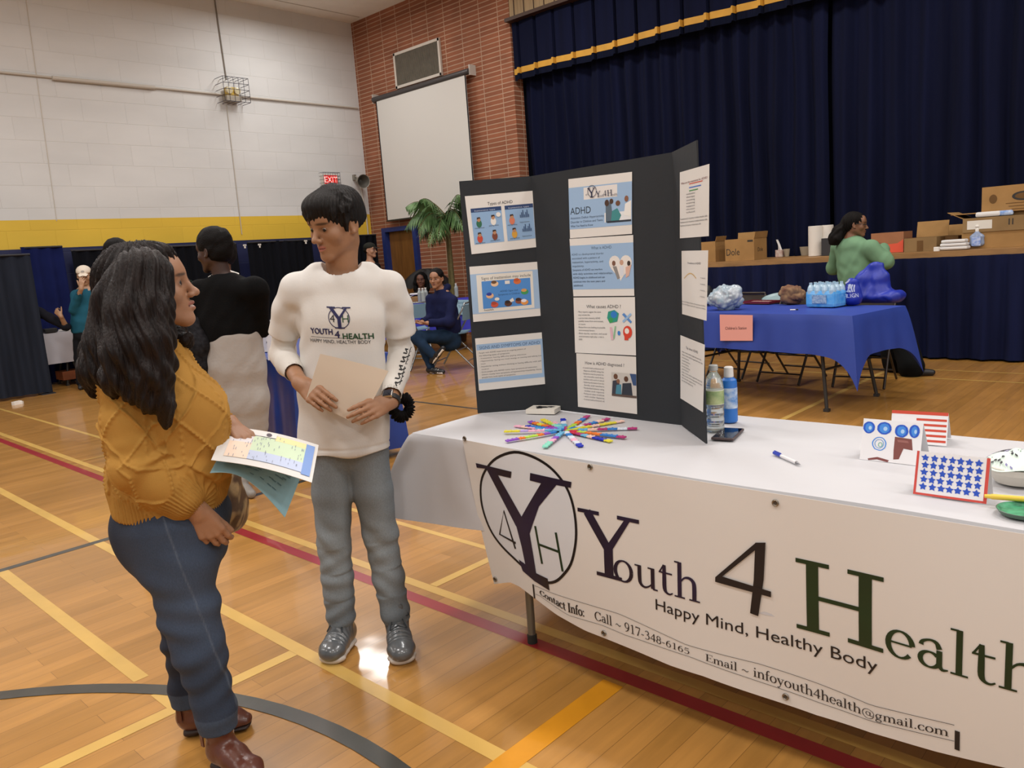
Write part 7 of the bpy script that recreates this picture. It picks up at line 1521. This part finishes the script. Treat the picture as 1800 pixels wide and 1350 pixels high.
    gar('jeans', root, S, mat_attr('blue_denim', .85, .14, 320, (1, 1, .5), bump=.3, bscale=500), jc, jf)
    # --- ankle boots
    for a_, tipu, nm in ((anR, PH(0, 0, 1), 0), (anL, PH(0, 0, 1), 1)):
        tip = at(472, 1392, z=0.) if nm == 0 else at(447, 1268, z=.02); g = np.array([a_[0], a_[1], 0]); d = unit(np.array([tip[0]-g[0], tip[1]-g[1], 0])); n = np.cross(d, ZUP); heel = g-d*.045; L = .235
        S = Solid(*bounds(heel, heel+d*L, a_, pad=.08), .003)
        S.chain([heel+d*.035+ZUP*.055, heel+d*L*.45+ZUP*.052, heel+d*L*.72+ZUP*.038, heel+d*(L-.03)+ZUP*.030], [(.033, .038), (.036, .034), (.038, .026), (.026, .018)], .02, n)
        S.chain([heel+d*.045+ZUP*.06, a_-ZUP*.01, a_+ZUP*.03], [(.035, .042), (.037, .043), (.04, .044)], .025, n); S.half((0, 0, .022), (0, 0, -1), heel-.3, heel+.3)
        bo_, _, _ = finish(S, 'ankle_boot', mat('brown_leather', '#5f3325', .32, var=.3, scale=12, spec=.6, bump=.15, bscale=60), root, None, lambda Q: .0015*wob(Q, 40, 6, 7))
        S = Solid(*bounds(heel, heel+d*L, pad=.06), .003)
        S.chain([heel+d*.035+ZUP*.018, heel+d*L*.45+ZUP*.022, heel+d*L*.72+ZUP*.016, heel+d*(L-.026)+ZUP*.014], [(.034, .012), (.034, .008), (.041, .009), (.028, .008)], .008, n); S.chain([heel+d*.03+ZUP*.014, heel+d*.055+ZUP*.014], [(.034, .014), (.033, .014)], .006, n); S.half((0, 0, .001), (0, 0, -1), heel-.3, heel+.3)
        finish(S, 'sole', mat('boot_sole', '#2a1b15', .6), bo_)
        c = a_-d*.02+n*(.043 if (n @ sd) > 0 else -.043)-ZUP*.045; MB().box(c, (.014, .004, .05), ax=(d, n, ZUP), bev=.001).build('pull_tab', mat('brown_leather', '#5f3325'), bo_)
    # --- things she holds
    q = [PH(397, 750, 2.19), PH(560, 783, 2.27), PH(548, 849, 2.02), PH(371, 809, 1.96)]
    tl, tr, br, bl = q
    def pf(u, v, k=0.): p = (tl*(1-u)+tr*u)*(1-v)+(bl*(1-u)+br*u)*v; return p+ZUP*(.010*math.sin(u*3.1)+k)
    ph = MB(); ph.grid(lambda u, v: pf(u, v), 14, 10, 0, True, .001)
    cs = [('#e3dfe2', .10, .08, .40, .42), ('#f0d9c4', .10, .42, .33, .86), ('#cfe3c3', .33, .20, .88, .62), ('#ece3a8', .55, .10, .88, .24), ('#c3cfe9', .33, .62, .88, .86), ('#7f9fd8', .88, .10, .97, .90)]
    ms = [mat('handout_white', '#dedcd8', .5)]
    for i, (c, x0, y0, x1, y1) in enumerate(cs):
        ms.append(ink(c)); ph.grid(lambda u, v: pf(x0+(x1-x0)*u, y0+(y1-y0)*v, (.0022+.0002*i)), 8, 4, len(ms)-1)
    ms.append(ink('#8d93a6')); r_ = random.Random(8)
    for i in range(70):
        x, y = .12+.74*r_.random(), .13+.68*r_.random(); l = .03+.05*r_.random(); ph.add([pf(x, y, .0038), pf(x+.005, y, .0038), pf(x+.005, y+l, .0038), pf(x, y+l, .0038)], [(0, 1, 2, 3)], len(ms)-1)
    ms.append(mat('handout_card', '#e9e6e4', .5)); ph.add([pf(.28, .06, .0045), pf(.56, .06, .0045), pf(.56, .19, .0045), pf(.28, .19, .0045)], [(0, 1, 2, 3)], len(ms)-1)
    ms.append(ink('#5c5560')); ph.add([pf(.48+.03*math.cos(t), .13+.05*math.sin(t), .0052) for t in np.linspace(0, 6.28, 9)[:-1]], [tuple(range(8))], len(ms)-1)
    tag(ph.build('printed_handout', ms), 'white handout with a pastel colour-blocked table held by the woman in mustard', 'paper')
    b0, b1, b2_, b3_ = PH(368, 823, 1.97), PH(400, 765, 2.18), PH(540, 800, 2.25), PH(500, 902, 2.06)
    mb = MB(); mb.grid(lambda u, v: (b0*(1-u)+b3_*u)*(1-v)+(b1*(1-u)+b2_*u)*v+ZUP*(.045*math.sin(u*3.14)*(1-v)-.012), 18, 10, 0, True, .0012)
    mb.grid(lambda u, v: (b0*(1-u)+b3_*u)*(1-v)+(b1*(1-u)+b2_*u)*v+ZUP*(.045*math.sin(u*3.14)*(1-v)-.0115)-FH*.0008, 1, 1, 1) if False else None
    for i in range(26):
        u, v = .3+.6*r_.random(), .15+.5*r_.random(); f_ = lambda u, v: (b0*(1-u)+b3_*u)*(1-v)+(b1*(1-u)+b2_*u)*v+ZUP*(.045*math.sin(u*3.14)*(1-v)-.010)
        mb.add([f_(u, v), f_(u+.05, v), f_(u+.05, v+.02), f_(u, v+.02)], [(0, 1, 2, 3)], 1)
    tag(mb.build('blue_handout', [mat('pale_blue_handout', '#8fb9c4', .6), ink('#5f8796')]), 'pale blue handout curling down below the white one in her hand', 'paper')
    # handbag on her far side
    c = PH(404, 882, 2.30); S = Solid(*bounds(c, pad=.2), .004); S.chain([c+ZUP*.075, c-ZUP*.02, c-ZUP*.055], [(.038, .06), (.045, .09), (.042, .09)], .02, RH)
    def bag_c(Q): b = np.array(lin('#5a4430')); w = np.clip(wob(Q, 110, 6, 3)*1.6+.2, 0, 1)[:, None]; return b*(1-w)+np.array(lin('#a58d66'))*w
    hb, _, _ = finish(S, 'handbag', mat_attr('reptile_leather', .45, .2, 60), None, bag_c, lambda Q: .003*wob(Q, 60, 6, 3)+.004*wob(Q, 20, 5, 6)); tag(hb, 'brown reptile-patterned handbag hanging at the far side of the woman in mustard', 'bag')
    MB().tube([c+ZUP*.15-RH*.03, PH(405, 830, 2.27), PH(398, 800, 2.28), PH(412, 812, 2.26), c+ZUP*.15+RH*.03], .009, 0, 8, flat=.5).build('strap', mat('bag_strap', '#7d6647', .5, var=.4, scale=50), hb)
woman()

# ======== people further away, coarser but complete
def figure(label, J, skin, hair=None, top=None, bottom=None, h=.008, shoe='#1a1a1c', shoe_stripe=None, look=None, extra=None, hs=1.0, hrot=0.):
    """J: dict of joints in the room; garments are colours with a few style flags"""
    root = person_root(J['base'] if 'base' in J else J['pel'], label)
    if 'seated' not in J:
        for s_ in 'LR': J['an'+s_][2] = .085
    for s_ in 'LR':
        if 'to'+s_ not in J: J['to'+s_] = J['an'+s_]+unit(J['face']*np.array([1, 1, 0]))*.17-ZUP*.055
    hc, hR = J['head'], rotmat(J['face'], hrot); nb, pel = J['neck'], J['pel']; sd = unit(J['shL']-J['shR']) if np.linalg.norm(J['shL']-J['shR']) > .1 else unit(np.cross(J['face'], ZUP)); sd = unit(sd*np.array([1, 1, 0]))
    ch = lerp(nb, pel, .38)
    pts = [hc, nb, pel]+[J[k] for k in ('shL', 'shR', 'elL', 'elR', 'wrL', 'wrR') if k in J]
    hh = .0055; S = Solid(*bounds(*pts, pad=.17), hh); head(S, hc, hR, hs, detail=True)
    S.chain([hc+hR @ np.array([0, -.02, -.06]), nb-ZUP*.03], [.05, .055], .02); S.seg(J['shL']-ZUP*.02, J['shR']-ZUP*.02, .045, .045, .03); S.chain([nb-ZUP*.06, ch, pel], [(.11, .07), (.12, .08), (.12, .09)], .04, sd)
    for s_ in 'LR':
        if 'el'+s_ in J:
            S.chain([J['sh'+s_]-ZUP*.02, J['el'+s_], J['wr'+s_]], [.042, .035, .026], .015)
            hd = J.get('hd'+s_, unit(J['wr'+s_]-J['el'+s_])); hand(S, J['wr'+s_], hd, J.get('hn'+s_, FH), J.get('ht'+s_, ZUP), .98, J.get('cu'+s_, (.4, .45, .5, .55)))
    finish(S, 'body', M_skin, root, lambda Q: head_cols(Q, skin, hc, hR, hs, J.get('lip', '#7a463c'), '#100b09'), None, 1, eyeballs(hc, hR, hs))
    if hair: hair(root, hc, hR, lambda *p: hc+hR @ (np.array(p)*hs))
    if top:
        r = top.get('r', 1.); S = Solid(*bounds(*pts, J['shL'], J['shR'], pad=.2), h)
        S.seg(J['shL']-ZUP*.03, J['shR']-ZUP*.03, .062*r, .062*r, .04); S.ell(nb-ZUP*.04, (.08, .08, .05), None, .04)
        bot = top.get('bot', pel); S.chain([lerp(nb, bot, .25), lerp(nb, bot, .55), lerp(nb, bot, .8), bot], [(.15*r, .105*r), (.155*r, .115*r), (.16*r, .125*r), (.165*r, .13*r)], .05, sd)
        for s_ in 'LR':
            if 'el'+s_ in J:
                c = lerp(J['el'+s_], J['wr'+s_], top.get('cuff', .9)); S.chain([J['sh'+s_]-ZUP*.03, J['el'+s_], c], [.066*r, .058*r, .044*r], .03); 
                S.seg(c+unit(J['wr'+s_]-J['el'+s_])*.02, c+unit(J['wr'+s_]-J['el'+s_])*.06, .035, .035, .0, None, True)
        S.half(bot-ZUP*.03, -ZUP, bot-np.array([.4, .4, .3]), bot+np.array([.4, .4, -.0])) if top.get('cut', 1) else None
        S.chain([nb-ZUP*.02, nb+ZUP*.07], [.06, .058], .004, cut=True)
        if top.get('hood'): S.chain([nb+hR @ np.array([-.06, .0, -.0]), nb+hR @ np.array([-.05, -.07, .01]), nb+hR @ np.array([.05, -.07, .01]), nb+hR @ np.array([.06, .0, 0])], [.03, .042, .042, .03], .03)
        o, TP_, TF_ = finish(S, top.get('name', 'top'), top['m'], root, top.get('cols'), lambda Q: .006*wob(Q*np.array([1, 1, .5]), 16, 6, 3)+.004*wob(Q, 40, 5, 6))
        if top.get('post'): top['post'](o, TP_, TF_)
    if bottom:
        S = Solid(*bounds(pel, *[J[k] for k in ('hpL', 'hpR', 'knL', 'knR', 'anL', 'anR') if k in J], pad=.2), h)
        S.chain([pel+ZUP*.04, pel-ZUP*.06], [(.145, .12), (.15, .125)], .05, sd)
        wk, wa = bottom.get('w', (.072, .055))
        if bottom.get('skirt'):
            S.chain(bottom['skirt'][0], bottom['skirt'][1], .04, sd)
        else:
            for s_ in 'LR':
                S.chain([J['hp'+s_], J['kn'+s_], J['an'+s_]], [.092, wk, wa], .03)
        for p, n_ in bottom.get('cuts', []): S.half(p, n_, p-.3, p+.3)
        finish(S, bottom.get('name', 'trousers'), bottom['m'], root, None, lambda Q: .006*wob(Q*np.array([1, 1, .5]), 15, 6, 5)+.003*wob(Q, 40, 5, 6))
    for s_ in 'LR':
        if 'to'+s_ in J:
            a, t = J['an'+s_], J['to'+s_]; up = unit(np.cross(np.cross(t-a, ZUP), t-a)) if 'soleup' not in J else J['soleup']; d = unit(np.array([t[0]-a[0], t[1]-a[1], t[2]-a[2]+.05])); 
            S = Solid(*bounds(a, t, pad=.1), .006); he = a-d*.03-ZUP*.045; S.chain([he, lerp(he, t, .5), t], [.036, .036, .028], .015); S.seg(a, he, .04, .036, .02)
            so, _, _ = finish(S, 'shoe', mat('shoe_'+shoe[1:], shoe, .5), root)
            if shoe_stripe: shoe_stripe(so, he, t, s_)
    if extra: extra(root)
    return root
def short_hair(col, sx=1.0, top=.0):
    def f(root, hc, hR, T):
        S = Solid(hc-.16, hc+.17, .005); S.ell(T(0, -.018, .042+top), (.086*sx, .104*sx, .088*sx), hR, 0); S.ell(T(0, -.04, -.01), (.08, .075, .07), hR, .03); S.ell(T(0, .085, -.045), (.065, .055, .075), hR, .006, True); S.ell(T(0, .02, -.09), (.1, .1, .05), hR, .01, True)
        for q in (-1, 1): S.ell(T(q*.09, .004, -.022), (.022, .026, .034), hR, .006, True)
        finish(S, 'hair', mat('hair_'+col[1:], col, .7, spec=.15, bump=.5, bscale=150, var=.3, scale=50), root, None, lambda Q: .0025*wob(Q, 90, 6, 3))
    return f
# --- woman in the black top and pale grey trousers
h1 = 4.72
def bw():
    J = dict(base=PH(430, 862, 4.84), head=PH(376, 442, h1), face=unit(-RH*.95+FH*.35-ZUP*.05), neck=PH(392, 488, h1), pel=PH(412, 600, h1), shR=PH(450, 500, 4.62), shL=PH(352, 505, 4.72),
             elR=PH(472, 560, 4.55), wrR=PH(440, 575, 4.42), elL=PH(328, 575, 4.7), wrL=PH(348, 592, 4.66), hdL=unit(RH*.3-ZUP), hpL=PH(385, 640, 4.74), hpR=PH(425, 640, 4.66), knL=PH(400, 730, 4.78), knR=PH(430, 735, 4.68), anL=PH(412, 838, 4.9), anR=PH(425, 842, 4.80), toR=at(442, 868, z=.03), toL=at(418, 862, z=.03), lip='#5c2f2a')
    del J['elR'], J['wrR']
    J['elR'] = PH(455, 575, 4.75); J['wrR'] = PH(425, 590, 4.85)
    pl_ = [PH(408, 590, h1), PH(408, 640, h1+.02), PH(418, 700, h1+.03), PH(424, 745, h1+.05)]
    M_gs = mat('pale_grey_linen', '#a9a5a1', .9, bump=.2, bscale=60)
    figure('woman in a black top and wide pale grey trousers, her back to the camera', J, SKIN_D, short_hair('#0d0a0a', 1.06, .012), dict(m=mat('black_knit', '#09090a', .95, bump=.3, bscale=120), r=1.12, bot=PH(405, 590, h1), cuff=.97, name='top'),
           dict(m=M_gs, skirt=(pl_, [(.18, .15), (.205, .16), (.19, .15), (.175, .14)]), w=(.1, .1), name='trousers', cuts=[]), shoe='#8a857e', h=.007,
           extra=lambda root: finish(Solid(*bounds(PH(345, 575, 4.6), PH(352, 690, 4.6), pad=.12), .007).chain([PH(342, 572, 4.66), PH(350, 605, 4.62), PH(352, 645, 4.62), PH(352, 684, 4.63)], [.062, .072, .055, .02], .02), 'lace_sleeve', mat('black_lace', '#111113', .95, var=.4, scale=40, col2='#2a2a2e'), root, None, lambda Q: .006*wob(Q, 50, 6, 3)))
bw()
# the trousers' two wide legs end above the ankle; add the bare shin showing under them is part of the body below
# --- person in dark green behind her
figure('person in a dark green jacket mostly hidden by the woman in black', dict(base=PH(400, 800, 5.6), head=PH(385, 448, 5.6), face=unit(-RH-FH*.2), neck=PH(392, 486, 5.6), pel=PH(395, 620, 5.6), shL=PH(425, 505, 5.6), shR=PH(368, 505, 5.5), elR=PH(345, 520, 5.4), wrR=PH(329, 500, 5.3), hdR=unit(ZUP-RH*.25), hnR=-RH, elL=PH(430, 560, 5.6), wrL=PH(425, 610, 5.6), hpL=PH(410, 650, 5.6), hpR=PH(385, 650, 5.6), knL=PH(410, 720, 5.6), knR=PH(385, 720, 5.6), anL=at(412, 790, z=.08), anR=at(388, 790, z=.08)), '#6b4a38', short_hair('#14100e'),
       dict(m=mat('jacket_green', '#2b3a2f', .85, bump=.2), r=1.0, name='jacket', cuff=.85), dict(m=mat('dark_trousers', '#17181c', .9)), h=.01,
       extra=lambda root: MB().tube([PH(368, 488, 5.5), PH(382, 480, 5.5), PH(400, 476, 5.55), PH(418, 482, 5.6)], .02, 0, 8, flat=.5).build('white_collar', M_clip, root))
# --- man behind the woman in mustard
figure('man in a dark shirt seen from behind above the hair of the woman in mustard', dict(base=at(215, 660, z=0), head=PH(209, 446, 6.6), face=unit(FH+RH*.5), neck=PH(212, 478, 6.6), pel=PH(215, 590, 6.6), shL=PH(185, 492, 6.6), shR=PH(240, 490, 6.6), elL=PH(182, 540, 6.6), wrL=PH(190, 590, 6.5), elR=PH(245, 540, 6.6), wrR=PH(240, 590, 6.5), hpL=PH(205, 620, 6.6), hpR=PH(226, 620, 6.6), knL=PH(205, 680, 6.6), knR=PH(228, 680, 6.6), anL=PH(206, 738, 6.6), anR=PH(230, 738, 6.6)), '#5a3a2a', short_hair('#0f0c0b', 1.02),
       dict(m=mat('shirt_charcoal', '#2b2b33', .9), name='shirt'), dict(m=mat('dark_trousers', '#17181c')), h=.011)
# --- person in a white cap
def cap(col, brim=True, logo=True):
    def f(root, hc, hR, T):
        S = Solid(hc-.17, hc+.19, .005); S.ell(T(0, -.01, .055), (.09, .108, .075), hR, 0); S.half(T(0, 0, .035), hR @ np.array([0, .12, -1]), hc-.2, hc+.2)
        if brim: S.chain([T(-.03, .09, .043), T(0, .14, .032), T(.03, .09, .043)], [(.04, .006), (.05, .005), (.04, .006)], .01, hR[:, 0])
        o, P_, F_ = finish(S, 'cap', mat('cap_'+col[1:], col, .8), root)
        S = Solid(hc-.14, hc+.14, .006); S.ell(T(0, -.03, .01), (.083, .092, .07), hR, 0); S.half(T(0, 0, .03), hR @ np.array([0, 0, 1]), hc-.2, hc+.2); S.ell(T(0, .08, -.03), (.08, .07, .08), hR, .006, True); finish(S, 'hair', mat('hair_14100e', '#14100e', .7, spec=.15), root)
        if logo: MB().disc(T(0, .094, .075), hR[:, 0]*.022, (hR @ np.array([0, -.35, .9]))*.014, 0, 12).build('cap_badge', ink('#9c968e'), o)
    return f
def tealperson():
    h2 = 10.45
    J = dict(base=PH(148, 655, h2), head=PH(148, 484, h2), face=unit(-FH*.9+RH*.35-ZUP*.25), neck=PH(148, 505, h2), pel=PH(148, 580, h2), shR=PH(134, 515, h2), shL=PH(164, 515, h2), elR=PH(129, 545, h2-.1), wrR=PH(143, 507, h2-.22), hdR=unit(ZUP+RH*.2), hnR=FH, elL=PH(168, 550, h2), wrL=PH(162, 580, h2-.1), hpL=PH(155, 600, h2), hpR=PH(141, 600, h2), knL=PH(155, 630, h2), knR=PH(141, 630, h2), anL=PH(155, 660, h2), anR=PH(141, 660, h2))
    figure('person in a white cap and teal jacket with a hand raised to the face', J, '#a98468', cap('#d9cdbd'), dict(m=mat('jacket_teal', '#1e5468', .8), name='jacket', cuff=.75), dict(m=mat('dark_trousers', '#17181c')), h=.011)
    h3 = 10.4
    figure('seated person in dark clothes with a raised thumb, half hidden by the grey drape', dict(base=PH(92, 640, h3), head=PH(46, 505, h3), face=unit(RH-FH*.3), neck=PH(48, 530, h3), pel=PH(50, 605, h3), shR=PH(68, 545, h3-.1), shL=PH(42, 545, h3+.1), seated=1, elR=PH(116, 574, h3-.1), wrR=PH(107, 556, h3-.2), hdR=unit(-RH*.5+ZUP*.7), hnR=FH, cuR=(1., 1.1, 1.2, 1.2), elL=PH(46, 575, h3), wrL=PH(60, 600, h3), hpL=PH(50, 610, h3), hpR=PH(54, 610, h3), knL=PH(58, 612, h3-.1), knR=PH(60, 612, h3-.12), anL=PH(54, 655, h3-.1), anR=PH(57, 655, h3-.12)), '#9a7557', short_hair('#14100e'),
           dict(m=mat('shirt_dark', '#15161d', .9), name='shirt', cuff=.15), dict(m=mat('dark_trousers', '#17181c')), h=.012)
tealperson()
# --- man in the dark cap behind the boy
figure('person in a dark cap standing far behind the boy near the brick corner', dict(base=PH(655, 560, 13.2), head=PH(651, 440, 13.2), face=unit(RH-FH*.4), neck=PH(650, 458, 13.2), pel=PH(650, 520, 13.2), shR=PH(662, 466, 13.1), shL=PH(638, 466, 13.3), elR=PH(668, 490, 13.1), wrR=PH(668, 512, 13.), elL=PH(634, 490, 13.3), wrL=PH(636, 515, 13.3), hpL=PH(646, 530, 13.2), hpR=PH(655, 530, 13.2), knL=PH(646, 552, 13.2), knR=PH(656, 552, 13.2), anL=PH(646, 578, 13.2), anR=PH(657, 578, 13.2)), '#a57a60', cap('#22231f', True, False),
       dict(m=mat('shirt_black', '#101013', .9), name='shirt'), dict(m=mat('dark_trousers', '#17181c')), h=.012)
# --- seated man in the navy hoodie
def seated():
    h4 = 9.78
    J = dict(base=at(790, 640, z=0), head=PH(767, 490, h4-.03), face=unit(-FH*.9-RH*.32), seated=1, neck=PH(776, 508, h4), pel=PH(790, 592, h4), shR=PH(757, 522, h4+.05), shL=PH(795, 524, h4-.1), elL=PH(790, 566, h4-.2), wrL=PH(752, 568, h4-.3), elR=PH(757, 560, h4), wrR=PH(742, 566, h4-.2), hdL=unit(-RH), hdR=unit(-RH*.8-FH*.3), hnL=ZUP, hnR=ZUP, hpL=PH(786, 592, h4-.1), hpR=PH(784, 592, h4+.08), knL=PH(734, 586, h4-.3), knR=PH(738, 592, h4-.05), anL=PH(768, 636, h4-.35), anR=PH(764, 646, h4-.2), toL=PH(756, 650, h4-.48) , toR=at(783, 648, z=.03))
    J['knL'] = PH(728, 592, h4-.3); J['anL'] = PH(762, 625, h4-.38); J['toL'] = PH(779, 612, h4-.5); J['anR'] = PH(757, 643, h4-.30); J['toR'] = PH(778, 649, h4-.42); J['toR'][2] = .03
    J['anR'][2] = .09
    def stripe(so, he, t, s_):
        mb = MB(); d = t-he
        for k in range(3):
            c = he+d*(.35+.15*k)-FH*.036; mb.quad(c-ZUP*.022-RH*.01, c-ZUP*.022+RH*.0, c+ZUP*.028+RH*.014, c+ZUP*.028+RH*.004, 0)
        a, b = he-FH*.02-ZUP*.02, t-FH*.02-ZUP*.012; mb.tube([a, lerp(a, b, .5), b], .014, 0, 8); mb.build('white_stripes', M_clip, so)
    figure('seated man in a navy hoodie and jeans looking towards the camera', J, '#9a6f55', short_hair('#120f0e', 1.0, .004), dict(m=mat('hoodie_navy', '#161b3c', .9, bump=.2), name='hoodie', hood=1, cuff=.9, cut=0, bot=PH(788, 578, h4)), dict(m=mat('jeans_navy', '#1d3046', .9, var=.25, scale=9), name='jeans', w=(.072, .052)), h=.008, shoe_stripe=stripe)
    # girl behind the table
    def lh(root, hc, hR, T):
        S = Solid(hc-.3, hc+.2, .006); S.ell(T(0, -.02, .04), (.092, .105, .09), hR, 0)
        for q in (-1, 1): S.chain([T(q*.07, -.01, .05), T(q*.095, .0, -.05), T(q*.1, .0, -.15), T(q*.085, .02, -.22)], [.035, .038, .035, .015], .02)
        S.ell(T(0, -.06, -.06), (.09, .05, .1), hR, .03); S.ell(T(0, .085, -.035), (.055, .05, .08), hR, .006, True); finish(S, 'hair', mat('hair_0d0a0a', '#0d0a0a', .7, spec=.15), root, None, hair_disp(hc, .004, 24))
    h5 = 13.05
    figure('girl with long dark hair seated behind the violet blue table', dict(base=PH(740, 570, h5), head=PH(740, 492, h5), face=unit(-FH-RH*.05), seated=1, neck=PH(741, 509, h5), pel=PH(740, 556, h5), shR=PH(725, 519, h5), shL=PH(757, 519, h5), elR=PH(720, 537, h5-.1), wrR=PH(735, 537, h5-.3), elL=PH(762, 537, h5-.1), wrL=PH(748, 537, h5-.3), hpL=PH(748, 558, h5), hpR=PH(733, 558, h5), knL=PH(750, 558, h5-.4), knR=PH(730, 558, h5-.4), anL=PH(750, 590, h5-.4), anR=PH(730, 590, h5-.4)), '#6d4636', lh, dict(m=mat('top_black', '#131014', .9), name='top', r=.95), dict(m=mat('dark_trousers', '#17181c')), h=.012)
seated()
# --- woman in green at the stage
def green():
    y = 8.0; A = lambda u, v, dy=0.: at(u, v, y=y+dy)
    J = dict(base=A(1560, 640, -.2), head=A(1503, 395), face=unit(np.array([.95, .35, -.05])), neck=A(1492, 418), pel=A(1540, 520), shR=A(1530, 432, -.12), shL=A(1476, 430, .12), elR=A(1556, 460, -.1), wrR=A(1552, 436, .3), elL=A(1466, 470, .2), wrL=A(1490, 450, .45), hpL=A(1535, 525, .1), hpR=A(1552, 528, -.05), knL=A(1560, 590, .05), knR=A(1585, 590, -.15), anL=A(1575, 650, -.1), anR=A(1602, 650, -.3))
    def hr(root, hc, hR, T):
        S = Solid(hc-.3, hc+.2, .006); S.ell(T(0, -.018, .04), (.086, .102, .086), hR, 0); S.ell(T(0, -.05, -.0), (.075, .07, .07), hR, .03); S.ell(T(0, .09, -.05), (.07, .06, .08), hR, .006, True)
        S.chain([T(0, -.1, .0), T(0, -.14, -.06), T(.01, -.17, -.13), T(.01, -.2, -.17)], [.035, .06, .062, .025], .03); finish(S, 'hair', mat('hair_14100e', '#14100e'), root, None, hair_disp(hc, .004, 24))
        MB().tube([T(.075, .06, .005), T(.082, .0, .01)], .003, 0, 6).tube([T(.02, .1, -.0), T(.05, .098, -.0), T(.075, .07, .0)], .004, 0, 6).build('glasses', ink('#1b1b1e'), root)
    figure('woman in a pale green jacket and black wide trousers leaning on the stage edge', J, '#80583f', hr, dict(m=mat('jacket_pale_green', '#6f9272', .8, bump=.3, bscale=12), name='jacket', r=1.25, bot=A(1512, 500), cuff=.93), dict(m=mat('trousers_black', '#0b0c0c', .9), name='trousers', w=(.105, .115), cuts=[(A(1590, 662, -.2), (0, 0, -1))]), h=.009)
green()
